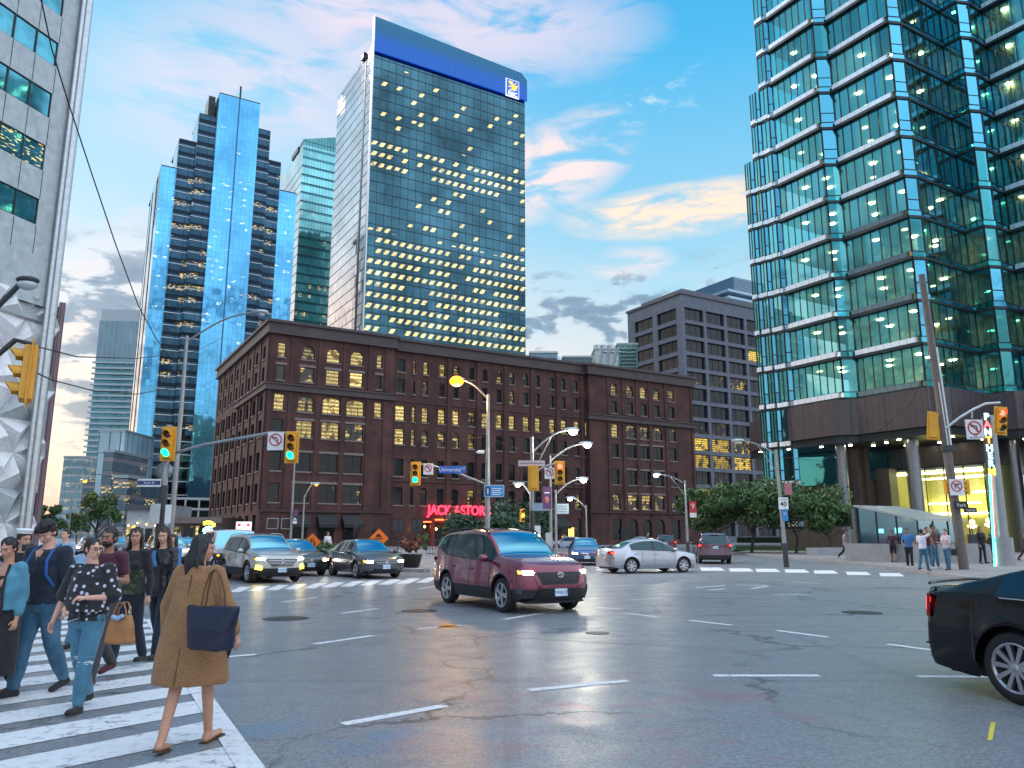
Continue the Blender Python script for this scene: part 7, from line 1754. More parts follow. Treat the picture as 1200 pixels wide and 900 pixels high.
def shapes_mesh(shapes, voxel, smooth=2, wrinkle=0.0, wf=7.0, seed=0, stretch=(1,1,1)):
    """union of closed shapes through a voxel remesh: one continuous surface"""
    mb = MB(); dm = M['black']
    for s in shapes:
        if s[0] == 'cap':
            _, p, q, r1, r2 = s[:5]; fl = s[5] if len(s) > 5 else 1.0; p = Vector(p); q = Vector(q); t = (q-p); L = t.length; t = t.normalized() if L > 1e-6 else Vector((0,0,1))
            a = Vector((1,0,0)); a = (a-t*a.dot(t)); a = a.normalized() if a.length > .1 else t.orthogonal().normalized(); b = t.cross(a); n = 12; vs = []; prof = []
            for k in range(5): ph = math.pi/2*k/4; prof.append((-r1*math.cos(ph), max(r1*math.sin(ph), 1e-4)))
            for k in range(1,4): f = k/4; prof.append((L*f, r1*(1-f)+r2*f))
            for k in range(5): ph = math.pi/2*k/4; prof.append((L+r2*math.sin(ph), max(r2*math.cos(ph), 1e-4)))
            for d, r in prof:
                for k in range(n): w = 2*math.pi*k/n; vs.append(p+t*d+a*math.cos(w)*r+b*math.sin(w)*r*fl)
            fs = [(i*n+k, i*n+(k+1)%n, (i+1)*n+(k+1)%n, (i+1)*n+k) for i in range(len(prof)-1) for k in range(n)]+[tuple(reversed(range(n))), tuple(range((len(prof)-1)*n, len(prof)*n))]
            mb.add(vs, fs, dm)
        elif s[0] == 'ell':
            _, c, r = s[:3]; rot = s[3] if len(s) > 3 else None; n0 = len(mb.v); mb.ellip((0,0,0), r, dm, 16, 12)
            for i in range(n0, len(mb.v)):
                v = Vector(mb.v[i]); v = rot @ v if rot else v; mb.v[i] = tuple(v+Vector(c))
        elif s[0] == 'loft':       # rings: (center, rx, ry)
            rings = s[1]; n = 20; vs = []; e = s[2] if len(s) > 2 else 2.4
            for c, rx, ry in rings:
                for k in range(n):
                    w = 2*math.pi*k/n; cx, sy = math.cos(w), math.sin(w)
                    vs.append((c[0]+rx*math.copysign(abs(cx)**(2/e),cx), c[1]+ry*math.copysign(abs(sy)**(2/e),sy), c[2]))
            fs = [(i*n+k, i*n+(k+1)%n, (i+1)*n+(k+1)%n, (i+1)*n+k) for i in range(len(rings)-1) for k in range(n)]+[tuple(reversed(range(n))), tuple(range((len(rings)-1)*n, len(rings)*n))]
            mb.add(vs, fs, dm)
    o = mb.build('tmp'); md = o.modifiers.new('r','REMESH'); md.mode = 'VOXEL'; md.voxel_size = voxel; md.use_smooth_shade = True
    if smooth: sm = o.modifiers.new('s','SMOOTH'); sm.factor = .5; sm.iterations = smooth
    dg = bpy.context.evaluated_depsgraph_get(); me = bpy.data.meshes.new_from_object(o.evaluated_get(dg)); old = o.data; bpy.data.objects.remove(o); bpy.data.meshes.remove(old)
    if wrinkle:
        nv = len(me.vertices); co = np.empty(nv*3); me.vertices.foreach_get('co', co); co = co.reshape(-1,3); no = np.empty(nv*3); me.vertices.foreach_get('normal', no); no = no.reshape(-1,3)
        d = np.array([mnoise.noise(Vector((x*wf*stretch[0]+seed,y*wf*stretch[1],z*wf*stretch[2]))) + .5*mnoise.noise(Vector((x*wf*2.3*stretch[0],y*wf*2.3*stretch[1]+seed,z*wf*2.3*stretch[2]))) for x,y,z in co])
        me.vertices.foreach_set('co', (co+no*(d*wrinkle)[:,None]).ravel())
    me.polygons.foreach_set('use_smooth', [True]*len(me.polygons)); me.update()
    return me
def put(me, name, m, parent):
    me.materials.clear(); me.materials.append(m); me.name = name; o = bpy.data.objects.new(name, me); scene.collection.objects.link(o); o.parent = parent; return o
def person(x, y, rz, label, H=1.7, sex='f', z=0.0, legs=((25,5),(-18,20)), arms=None, head=(0,0), skn='b', top=None, bottom='jean', shoes='black', hair=('short','black'), near=True, group=None, build=1.0, sleeves='long', extra=None, lean=0.0, feet_pitch=(0,25), coat=None, shorts=False, vneck=False, bare_legs=False, shirt_hem=.50):
    """faces local -y; legs: (thigh forward deg, knee bend deg) for left(+x) and right; arms: ((upper dir),(fore dir)) as (out, forward, up)"""
    k = H/1.75; root = thing('person', (x,y,z), rz, label, 'person', group)
    vx = .0062 if near else .016; V3 = Vector; fw = V3((0,-1,0)); wd = (1.0 if sex == 'm' else .90)*build
    hipz = .93*k; J = {}; lowest = 9
    for i,s in enumerate((1,-1)):
        a, b = R(legs[i][0]), R(legs[i][1]); hp = V3((s*.088*k,0,hipz)); kn = hp+V3((s*-.005,-math.sin(a),-math.cos(a)))*.435*k; c = a-b; an = kn+V3((0,-math.sin(c),-math.cos(c)))*.415*k
        fp = R(feet_pitch[i]); toe = an+V3((s*.02,-math.cos(fp)*.16*k,-.035*k-math.sin(fp)*.12*k)); heel = an+V3((0,.035*k,-.05*k+math.sin(fp)*.02)); J[s] = (hp,kn,an,toe,heel); lowest = min(lowest, toe.z-.028*k, heel.z-.032*k)
    dz = -lowest
    for s in J: J[s] = tuple(p+V3((0,0,dz)) for p in J[s])
    hz = hipz+dz; le = lean
    def T(q): return V3((q[0]*k, q[1]*k-le*max(0,(q[2]*k)), q[2]*k+hz))     # torso points relative to the hips
    sh = {s: T((s*.175*wd,.01,.50)) for s in (1,-1)}
    arms = arms or (((.12,.15,-1),(.05,.35,-1)), ((.12,-.15,-1),(.05,.15,-1)))
    A = {}
    for i,s in enumerate((1,-1)):
        u, f = arms[i]; d1 = V3((s*u[0],-u[1],u[2])).normalized(); d2 = V3((s*f[0],-f[1],f[2])).normalized(); el = sh[s]+d1*.29*k; wr_ = el+d2*.255*k; A[s] = (sh[s],el,wr_,d2)
    # head frame
    yaw, pit = R(head[0]), R(head[1]); nk = T((0,.0,.565)); hc = T((0,-.015,.72)); HM = Matrix.Rotation(yaw,4,'Z') @ Matrix.Rotation(pit,4,'X')
    hc = hc+V3((0,-math.sin(pit)*.05,-abs(math.sin(pit))*.02)); hr = .93 if sex == 'f' else 1.0; hs = k*hr
    def HP(q): return hc+(HM @ V3((q[0]*hs,q[1]*hs,q[2]*hs)))
    HRt = HM.to_3x3()
    S = []
    tors = [((0,.0,-.10),.10,.085),((0,.01,-.02),.158,.11),((0,.005,.08),.145,.10),((0,.0,.17),.125 if sex=='f' else .138,.088),((0,0,.30),.145,.105),((0,.005,.42),.158,.105),((0,.01,.50),.135,.08),((0,.01,.545),.07,.06)]
    def trings(off, z0=-.2, z1=.6, flare=0.0):
        out = []
        for c, rx, ry in tors:
            if z0 <= c[2] <= z1: cc = T(c); out.append((tuple(cc), rx*k*wd+off, ry*k*(1.05 if build>1 else 1)*build**.5+off))
        return out
    S.append(('loft', trings(0)))
    if sex == 'f': 
        for s in (1,-1): S.append(('ell', T((s*.075,-.085,.345)), (.065*k,.055*k,.06*k)))
    S.append(('cap', T((0,.01,.50)), HP((0,.015,-.05)), .058*k*wd, .052*k))
    for s in (1,-1):
        hp,kn,an,toe,heel = J[s]; S += [('cap',hp,kn,.085*k*wd,.055*k*wd),('cap',kn,kn.lerp(an,.35),.053*k,.054*k*wd),('cap',kn.lerp(an,.35),an,.053*k*wd,.036*k),('cap',heel,toe,.034*k,.026*k),('cap',an,heel,.034*k,.034*k)]
        a,e,w_,d2 = A[s]; S += [('cap',T((s*.12*wd,.01,.50)),a,.06*k,.052*k*wd),('cap',a,e,.05*k*wd,.036*k*wd),('cap',e,w_,.037*k*wd,.024*k)]
        # hand: palm, four curled fingers and a side thumb
        side = V3((0,0,1)).cross(d2); side = side.normalized() if side.length > .2 else V3((0,-1,0)); 
        if abs(d2.z) > .7: side = V3((0,-1,0)); side = (side-d2*side.dot(d2)).normalized()
        pn = d2.cross(side).normalized()*(1 if s > 0 else -1); pn = pn if pn.dot(V3((-s,0,0))) > 0 else -pn
        pc = w_+d2*.05*k; S.append(('cap', w_+d2*.015*k, w_+d2*.075*k, .022*k, .026*k))
        S.append(('cap', w_+d2*.07*k-side*.018*k, w_+d2*.07*k+side*.022*k, .015*k, .015*k))
        if near:
            for q,(off,ln) in enumerate(((.031,.055),(.010,.066),(-.011,.060),(-.031,.046))):
                b0 = w_+d2*.078*k+side*off*k; b1 = b0+(d2*.85+pn*.35).normalized()*ln*.55*k; b2 = b1+(d2*.45+pn*.85).normalized()*ln*.6*k
                S += [('cap',w_+d2*.05*k+side*off*.6*k,b0,.011*k,.0095*k),('cap',b0,b1,.0095*k,.0085*k),('cap',b1,b2,.0085*k,.007*k)]
            t0 = w_+d2*.03*k+side*.022*k; t1 = t0+(d2*.5+side*.8+pn*.2).normalized()*.036*k; t2 = t1+(d2*.85+side*.15+pn*.4).normalized()*.03*k; S += [('cap',t0,t1,.012*k,.010*k),('cap',t1,t2,.010*k,.008*k)]
        else: S.append(('cap', w_+d2*.07*k, w_+(d2*.14+pn*.02)*k, .02*k, .012*k))
    # head
    S += [('ell',HP((0,.012,.02)),(.075*hs,.093*hs,.098*hs),HRt),('ell',HP((0,-.022,-.045)),(.058*hs,.068*hs,.070*hs),HRt),('ell',HP((0,-.058,-.088)),(.026*hs,.024*hs,.020*hs),HRt),
          ('cap',HP((0,-.084,.005)),HP((0,-.108,-.032)),.008*hs,.013*hs),('ell',HP((0,-.080,.028)),(.05*hs,.014*hs,.012*hs),HRt),('ell',HP((0,-.082,-.060)),(.024*hs,.014*hs,.012*hs),HRt)]
    for s in (1,-1): S += [('ell',HP((s*.074,.012,-.012)),(.010*hs,.018*hs,.030*hs),HRt),('ell',HP((s*.04,-.062,-.025)),(.022*hs,.02*hs,.022*hs),HRt)]
    body = put(shapes_mesh(S, vx, 2), 'body', SK[skn], root)
    # face details
    fe = MB()
    for s in (1,-1):
        c = HP((s*.031,-.083,.004)); fe.ellip(c, (.010*hs,.007*hs,.0042*hs), mat('eye_white',(.42,.38,.37),.3) if near else M['black'], 8, 6); c = HP((s*.031,-.0893,.004)); fe.ellip(c, (.0052*hs,.003*hs,.0045*hs), M['black'], 8, 6)
        fe.tube([HP((s*.014,-.094,.022)),HP((s*.032,-.094,.029)),HP((s*.050,-.083,.024))], .0028*hs, HR['black'], 5)
    fe.tube([HP((-.020,-.090,-.060)),HP((0,-.0975,-.058)),HP((.020,-.090,-.060))], .0042*hs, mat('lips',(.28,.06,.06),.4), 6); fe.build('face', root)
    # clothes
    wk = .005 if near else .0
    def legs_shapes(off, upto=1.0, flare=0.0):
        L_ = [('loft', trings(off, -.15, .12))]
        for s in (1,-1):
            hp,kn,an,_,_ = J[s]; e = kn.lerp(an, upto) if upto <= 1 else an
            if upto > 0: L_ += [('cap',hp,kn,.085*k*wd+off,.057*k*wd+off),('cap',kn,kn.lerp(an,min(upto,.5)),.056*k*wd+off,.055*k*wd+off)]+([('cap',kn.lerp(an,.5),e,.055*k*wd+off,.044*k+off)] if upto > .5 else [])
            else: L_ += [('cap',hp,hp.lerp(kn,-upto),.09*k*wd+off,.078*k*wd+off)]
        return L_
    if bottom and not bare_legs: put(shapes_mesh(legs_shapes(.014, -.9 if shorts else .93), .010 if near else .02, 2, wk*1.3, 9, x, (1.4,1.4,1)), 'trousers', FB[bottom], root)
    if top:
        L_ = [('loft', trings(.020, -.03 if shirt_hem else .0, .5)+[(tuple(T((0,.01,.54))), .075*k+.012, .065*k+.012)])]
        if sex == 'f': L_ += [('ell', T((s*.075,-.085,.345)), (.078*k,.068*k,.07*k)) for s in (1,-1)]
        for s in (1,-1):
            a,e,w_,_ = A[s]; L_ += [('cap',T((s*.12*wd,.01,.50)),a,.07*k,.066*k*wd)]
            L_ += [('cap',a,e,.064*k*wd,.052*k*wd)]+([('cap',e,e.lerp(w_,.92),.052*k*wd,.038*k)] if sleeves == 'long' else []) if sleeves != 'short' else [('cap',a,a.lerp(e,.62),.066*k*wd,.060*k*wd)]
        put(shapes_mesh(L_, .010 if near else .02, 2, wk*1.6, 8, x+3, (1,1,1.6)), 'shirt', FB[top], root)
    if shoes:
        for s in (1,-1):
            _,_,an,toe,heel = J[s]; L_ = [('cap',heel+V3((0,0,.004)),toe,.043*k,.034*k),('cap',toe,toe+V3((0,-.02,-.004))*k,.034*k,.028*k),('cap',heel,an.lerp(heel,.4),.042*k,.044*k)]
            put(shapes_mesh(L_, .009 if near else .02, 1), 'shoe', FB[shoes], root)
    # hair
    style, hcol = hair; L_ = []
    if style != 'none':
        L_ += [('ell',HP((0,.022,.034)),(.086*hs,.098*hs,.100*hs),HRt)]
        if style in ('short','fringe'): L_ += [('ell',HP((0,.04,-.01)),(.080*hs,.075*hs,.085*hs),HRt)]
        if style == 'fringe': L_ += [('ell',HP((0,-.055,.070)),(.07*hs,.05*hs,.038*hs),HRt),('ell',HP((.02,.0,.10)),(.07*hs,.09*hs,.05*hs),HRt),('ell',HP((-.05,-.06,.055)),(.035*hs,.035*hs,.03*hs),HRt)]
        if style == 'bun': L_ += [('ell',HP((0,.05,-.02)),(.07*hs,.065*hs,.08*hs),HRt),('ell',HP((0,.13,-.01)),(.035*hs,.03*hs,.035*hs),HRt)]
        if style in ('long','bob'):
            hrn = random.Random(int(abs(x)*100)); ln0 = .27 if style == 'long' else .17
            for a0 in np.linspace(-1.95,1.95,19):
                ln = ln0*hrn.uniform(.75,1.15)
                p0 = HP((.078*math.sin(a0),.020+.075*math.cos(a0),.01)); p1 = HP(((.088+hrn.uniform(-.012,.012))*math.sin(a0),.03+(.086+hrn.uniform(-.01,.014))*math.cos(a0),-ln*.5)); p2 = p1+V3((.02*math.sin(a0)+hrn.uniform(-.02,.02),hrn.uniform(-.015,.015),-ln*.5*k)); L_ += [('cap',p0,p1,.020*hs,.020*hs),('cap',p1,p2,.020*hs,.007*hs)]
            L_ += [('ell',HP((0,.055,-.06)),(.078*hs,.055*hs,.12*hs),HRt)]
        me = shapes_mesh(L_, .008 if near else .018, 1, .010 if near else .0, 30, x, (1,1,.25 if style in ('long','bob') else .6))
        # keep the face open: cut hair lying in front of the hairline
        bm = bmesh.new(); bm.from_mesh(me); HI = HM.inverted(); kill = []
        for f in bm.faces:
            c = HI @ (f.calc_center_median()-hc); c = c/hs
            if c.y < -.035 and c.z < (.055 if style != 'fringe' else .035) and abs(c.x) < .066: kill.append(f)
            elif c.y < -.0 and c.z < .03 and abs(c.x) < .06: kill.append(f)
        bmesh.ops.delete(bm, geom=kill, context='FACES'); bm.to_mesh(me); bm.free()
        put(me, 'hair', HR[hcol], root)
    if extra: extra(root, dict(T=T, A=A, J=J, HP=HP, k=k, hs=hs, HRt=HRt, sh=sh, trings=trings, wd=wd, near=near, hz=hz, hc=hc, HM=HM))
    return root
def bag_thing(name, loc, rz, label, build, cat='bag'):
    rt = thing(name, loc, rz, label, cat); build(rt); return rt
V3 = Vector
def world_of(root, p): return (Matrix.Translation(root.location) @ Matrix.Rotation(root.rotation_euler.z,4,'Z')) @ Vector(p)

# 1 woman in the camel coat, seen from behind
def coat_extra(root, g):
    k, T, A, J = g['k'], g['T'], g['A'], g['J']; hz = g['hz']
    rings = [(tuple(V3((0,.02,hz-.40*k))),.315*k,.235*k),(tuple(V3((0,.02,hz-.36*k))),.325*k,.24*k),(tuple(V3((0,.02,hz-.18*k))),.305*k,.22*k),(tuple(T((0,.02,.0))),.275*k,.195*k),(tuple(T((0,.015,.18))),.235*k,.175*k),(tuple(T((0,.01,.34))),.205*k,.15*k),(tuple(T((0,.01,.46))),.190*k,.12*k),(tuple(T((0,.015,.53))),.12*k,.085*k),(tuple(T((0,.02,.575))),.07*k,.07*k)]
    L_ = [('loft', rings, 2.2)]
    for s in (1,-1):
        a,e,w_,_ = A[s]; L_ += [('cap',T((s*.10,.01,.48)),a,.085*k,.080*k),('cap',a,e,.082*k,.074*k),('cap',e,e.lerp(w_,.86),.074*k,.056*k)]
    put(shapes_mesh(L_, .010, 3, .011, 4.5, 3, (1.4,1.4,.6)), 'coat', FB['camel'], root)
    mb = MB(); mb.tube([T((0,.13,.50)),T((0,.178,.2)),T((0,.205,-.02)),V3((0,.255,hz-.38*k))], .004, mat('seam',(.12,.06,.02),.9), 5); mb.build('coat_seam', root)
R1 = person(-2.50, 6.36, R(172), 'woman in a knee length camel coat walking away from the camera', H=1.60, head=(-52,8), legs=((-12,10),(15,6)), feet_pitch=(22,0), hair=('long','black'), skn='b', bare_legs=True, bottom=None, shoes=None, extra=coat_extra,
       arms=(((.40,.05,-1),(.05,.15,-1)), ((.48,-.05,-1),(.34,.12,-1))))
def sandals():
    pass
# sandals follow her feet
def add_sandals(root, H, legs, fp):
    k = H/1.75; 
    hipz = .93*k; Js = []; low = 9
    for i,s in enumerate((1,-1)):
        a,b = R(legs[i][0]),R(legs[i][1]); hp = V3((s*.088*k,0,hipz)); kn = hp+V3((s*-.005,-math.sin(a),-math.cos(a)))*.435*k; c=a-b; an = kn+V3((0,-math.sin(c),-math.cos(c)))*.415*k
        f = R(fp[i]); toe = an+V3((s*.02,-math.cos(f)*.16*k,-.035*k-math.sin(f)*.12*k)); heel = an+V3((0,.035*k,-.05*k+math.sin(f)*.02)); Js.append((toe,heel)); low = min(low,toe.z-.028*k,heel.z-.032*k)
    for toe,heel in Js:
        t = toe-V3((0,0,low)); h = heel-V3((0,0,low)); d = (t-h); mb = MB(); c = (t+h)/2-V3((0,0,.034*k)); n = d.normalized(); u = n.cross(V3((1,0,0))).normalized()
        mb.obox(c, (.036*k,0,0), d/2+n*.03, u*.008, mat('sandal',(.09,.04,.02),.6)); mb.tube([c+V3((-.04,0,0))+d*.18, c+V3((0,0,.05*k))+d*.2, c+V3((.04,0,0))+d*.18], .008, mat('sandal',(.09,.04,.02),.6), 6); mb.build('sandal', root)
add_sandals(R1, 1.60, ((-12,10),(15,6)), (22,0))
def tote(rt):
    # sagging navy tote: trapezoid, wide at the bottom
    rings = [((0,0,-.30),.150,.055),((0,0,-.285),.175,.085),((0,0,-.15),.190,.085),((0,0,0),.215,.045),((0,0,.012),.212,.030)]
    put(shapes_mesh([('loft', rings, 3.2)], .008, 2, .010, 7, 2), 'bag_body', FB['bagblue'], rt)
    mb = MB()
    for yy in (-.02,.03): mb.tube([(-.09,yy,-.02),(-.075,yy,.12),(-.045,yy*.5,.245),(-.005,yy*.2,.28),(.03,yy*.5,.235),(.065,yy,.12),(.09,yy,-.02)], .008, mat('strap_brown',(.16,.07,.03),.6), 6)
    mb.build('strap', rt)
pb = D(250,712,5.98); bag_thing('tote_bag', pb, R(-14), 'large navy blue tote bag on the shoulder of the woman in the camel coat', tote)
ph = D(268,762,6.35); rt = thing('phone', ph, R(20), 'black phone in the right hand of the woman in the camel coat', 'phone'); mb = MB(); mb.box(-.02,.02,-.008,.008,-.075,.07,M['black']); mb.build('case', rt, bevel=.004, rot=(R(15),R(15),0))

# 2 woman with dotted shawl
def shawl_extra(root, g):
    k, T, A = g['k'], g['T'], g['A']
    rings = [(tuple(T((.02,-.03,.08))),.225*k,.16*k),(tuple(T((0,-.02,.16))),.235*k,.17*k),(tuple(T((0,-.015,.30))),.222*k,.165*k),(tuple(T((0,0,.42))),.195*k,.135*k),(tuple(T((0,.01,.49))),.15*k,.10*k),(tuple(T((0,.01,.525))),.10*k,.085*k),(tuple(T((0,.01,.565))),.075*k,.075*k)]
    L_ = [('loft', rings, 2.1)]
    for s in (1,-1): a,e,w_,_ = A[s]; L_ += [('cap',a+V3((0,0,-.015)),a.lerp(e,.95),.066*k,.088*k)]
    put(shapes_mesh(L_, .010, 2, .012, 6, 1, (1,1,.7)), 'shawl', FB['dots'], root)
    HP, hs = g['HP'], g['hs']; mb = MB(); gm = mat('glasses_frame',(.03,.015,.02),.3)
    for s in (1,-1):
        mb.tube([HP((s*(.032+.022*math.cos(a)),-.100,.002+.015*math.sin(a))) for a in np.linspace(0,2*math.pi,13)], .0022, gm, 5, False); mb.tube([HP((s*.054,-.098,.006)),HP((s*.078,.0,.004))], .002, gm, 5)
    mb.build('glasses', root)
    e = MB(); e.tube([T((.03,-.17,.02)),T((-.10,-.19,-.02)),T((-.16,-.17,.07))], .003, M['white'], 5); e.tube([T((.02,-.175,.12)),T((.03,-.18,-.04))], .007, FB['charcoal'], 5); e.build('cord', root)
P2 = person(-4.03, 7.62, R(-6), 'woman in a black shawl with white dots, glasses and ripped blue jeans', H=1.57, head=(68,4), legs=((12,4),(-10,18)), feet_pitch=(0,12), hair=('bun','black'), skn='a', top='dots', bottom='jean2', shoes='black', extra=shawl_extra, build=1.24,
       arms=(((.25,.05,-1),(-.55,.62,.02)), ((.35,.02,-1),(.30,.12,-1))), sleeves='half')
def handbag(rt):
    rings = [((0,0,-.24),.125,.06),((0,0,-.225),.14,.07),((0,0,-.10),.125,.055),((0,0,0),.10,.03),((0,0,.01),.095,.02)]
    put(shapes_mesh([('loft', rings, 3.5)], .007, 1, .005, 8, 5), 'bag_body', FB['tan'], rt); mb = MB()
    for yy in (-.03,.03): mb.tube([(-.07,yy,-.02),(-.06,yy,.06),(-.02,yy,.12),(.03,yy,.12),(.06,yy,.05),(.07,yy,-.02)], .007, FB['tan'], 6)
    mb.tube([(-.06,-.05,.0),(.0,-.055,-.02),(.05,-.05,.01)], .02, FB['ltblue'], 6); mb.build('handle', rt)
hb = D(143,722,7.35); bag_thing('handbag', hb, R(-12), 'tan leather handbag hanging from the arm of the woman in the dotted shawl', handbag)

# 3 man in the navy sweater
def navy_extra(root, g):
    T, k = g['T'], g['k']; mb = MB(); bs = mat('strap_blue',(.02,.10,.34),.7)
    for s in (1,-1): mb.tube([T((s*.115,.11,.46)),T((s*.12,.03,.575)),T((s*.125,-.060,.525)),T((s*.125,-.125,.42)),T((s*.135,-.128,.28)),T((s*.172,-.05,.16))], .017, bs, 6)
    mb.build('backpack_strap', root)
    S = [('loft', [(tuple(T((0,.20,.02))),.13*k,.06*k),(tuple(T((0,.21,.08))),.15*k,.085*k),(tuple(T((0,.21,.35))),.15*k,.085*k),(tuple(T((0,.19,.50))),.10*k,.05*k)], 3)]; put(shapes_mesh(S, .012, 2), 'backpack', FB['navy'], root)
    nn = MB(); nn.add([T((-.055,-.108,.515)),T((.055,-.108,.515)),T((.0,-.135,.41)),T((0,-.10,.54))], [(0,2,3),(2,1,3)], SK['a']); nn.build('neckline', root)
person(-4.90, 8.35, R(-16), 'tall young man in a navy V-neck sweater and blue jeans looking down', H=1.755, sex='m', head=(10,34), legs=((-12,16),(13,4)), feet_pitch=(25,0), hair=('fringe','black'), skn='a', top='navy', bottom='jean', shoes='black', extra=navy_extra, build=1.20,
       arms=(((.18,-.1,-1),(.12,.10,-1)), ((.22,.05,-1),(.05,.35,-1))))
# 4 woman cut by the left frame edge
def denim_extra(root, g):
    T, A, k = g['T'], g['A'], g['k']; L_ = []
    for s in (1,-1):
        L_ += [('loft', [(tuple(T((s*.135,.0,.06))),.062*k,.13*k),(tuple(T((s*.135,.0,.25))),.068*k,.14*k),(tuple(T((s*.14,.005,.42))),.070*k,.135*k),(tuple(T((s*.09,.01,.54))),.06*k,.08*k)])]; a,e,w_,_ = A[s]; L_ += [('cap',a,e,.074*k,.064*k),('cap',e,e.lerp(w_,.75),.062*k,.05*k)]
    put(shapes_mesh(L_, .010, 2, .007, 8, 2), 'denim_jacket', FB['denim'], root)
    hz = g['hz']; D_ = [('loft', [(tuple(V3((0,-.02,hz-.62*k))),.20*k,.18*k),(tuple(V3((0,0,hz-.3*k))),.19*k,.155*k),(tuple(T((0,0,.02))),.175*k,.135*k),(tuple(T((0,0,.18))),.14*k,.115*k),(tuple(T((0,0,.36))),.16*k,.13*k),(tuple(T((0,.0,.42))),.15*k,.12*k)])]
    put(shapes_mesh(D_, .010, 2, .010, 5, 7, (1.5,1.5,.5)), 'dress', FB['black'], root); mb = MB(); mb.tube([T((.11,-.13,.02)),T((.12,-.155,.3)),T((.115,-.09,.545))], .013, FB['black'], 6); mb.build('strap', root)
person(-5.08, 8.0, R(-14), 'woman in a light denim jacket over a long black dress at the left edge', H=1.60, head=(14,18), legs=((20,6),(-14,20)), hair=('bun','black'), skn='b', bottom='black', shoes='brown', extra=denim_extra, arms=(((.10,-.15,-1),(.05,.25,-1)), ((.1,.15,-1),(.0,.3,-1))))
# 5 man in maroon shirt
def beard(root, g):
    HP, hs, HRt = g['HP'], g['hs'], g['HRt']; me = shapes_mesh([('ell',HP((0,-.030,-.066)),(.060*hs,.064*hs,.048*hs),HRt),('cap',HP((-.025,-.092,-.045)),HP((.025,-.092,-.045)),.007,.007)], .007, 1); put(me, 'beard', HR['black'], root)
    T = g['T']; text_mesh('lettering', 'US', .10, M['white'], root, T((.05,-.150,.36)), (R(90),R(-8),0), .002)
person(-4.62, 9.05, R(-8), 'bearded man in a maroon T-shirt behind the woman in the dotted shawl', H=1.70, sex='m', head=(6,4), legs=((18,5),(-14,26)), hair=('short','black'), skn='c', top='maroon', bottom='charcoal', shoes='red', extra=beard, sleeves='short', arms=(((.25,-.05,-1),(-.05,.85,.12)), ((.2,0,-1),(.1,.4,-1))))
# 6 woman in black and camouflage
def camo_extra(root, g):
    T, k = g['T'], g['k']; put(shapes_mesh([('loft', g['trings'](.036,-.03,.32))], .012, 2, .006, 7), 'sweater', FB['camo'], root)
person(-4.74, 9.95, R(-10), 'woman in a black top and camouflage sweater with dark jeans, looking sideways', H=1.66, head=(28,2), legs=((-8,14),(12,4)), hair=('long','black'), skn='b', top='black', bottom='navy', shoes='black', extra=camo_extra, arms=(((.2,-.1,-1),(.1,.1,-1)), ((.2,.1,-1),(.1,.5,-1))))
# 7 woman on the phone
def phone_extra(root, g): 
    T, k = g['T'], g['k']; mb = MB(); mb.tube([T((-.07,-.10,.50)),T((-.03,-.16,.42)),T((.02,-.17,.30))], .025, FB['blue'], 6); mb.build('scarf', root)
P7 = person(-4.72, 10.7, R(-12), 'woman in a black leather jacket talking on the phone', H=1.70, head=(16,10), legs=((10,4),(-10,16)), hair=('long','brown'), skn='a', top='leather', bottom='navy', shoes='black', extra=phone_extra, arms=(((.15,.1,-1),(.05,.3,-1)), ((.35,.25,-1),(-.28,.18,1))))
q = D(191.5,652,10.45); rt = thing('phone', q, 0, 'phone held to the ear of the woman in the leather jacket', 'phone'); mb = MB(); mb.box(-.035,.035,-.006,.006,-.07,.07,M['black']); mb.build('case', rt, rot=(0,R(15),R(60)))
# 8.. background walkers
person(-5.9, 12.2, R(-5), 'woman with dark tied hair and light blue top behind the bearded man', H=1.68, head=(10,0), hair=('bun','black'), skn='a', top='ltblue', bottom='black', near=False)
def cap_extra(root, g):
    HP, hs, HRt = g['HP'], g['hs'], g['HRt']; mb = MB(); mb.lathe(HP((0,.01,.085)), HM_up(g), [(0,.095*hs),(.03,.105*hs),(.05,.12*hs),(.065,.11*hs),(.07,.001)], M['white'], 20); mb.build('cap', root)
def HM_up(g): return tuple((g['HM'] @ Vector((0,0,1))))
a = G(17,760); person(-6.75, 10.9, R(35), 'person in a white peaked cap raising a camera behind the tall man', H=1.70, sex='m', head=(30,5), hair=('short','black'), skn='b', top='black', bottom='jean', near=False, extra=cap_extra, arms=(((.3,.7,-.3),(-.3,.6,.6)), ((.3,.7,-.3),(-.3,.6,.6))))
q = D(33,642,10.3); rt = thing('camera', q, R(30), 'black camera held up by the person in the white cap', 'camera'); mb = MB(); mb.box(-.07,.07,-.03,.03,-.045,.045,M['black']); mb.lathe((0,-.03,0),(0,-1,0),[(0,.032),(.05,.034),(.052,.001)],M['black'],14); mb.build('body', rt, bevel=.006)
person(-6.4, 11.9, R(-10), 'walker with light brown hair and pale blue shirt half hidden by the shawl', H=1.62, head=(-20,0), hair=('bob','light'), skn='a', top='ltblue', bottom='jean', near=False)
person(-9.4, 16.6, R(-15), 'distant walker in a lilac shirt between the tall man and the street tree', H=1.78, sex='m', hair=('short','brown'), skn='a', top='ltblue', bottom='charcoal', near=False)
person(-7.0, 16.3, R(-12), 'walker in bright blue behind the head of the coat woman', H=1.66, hair=('long','black'), skn='b', top='blue', bottom='black', near=False)
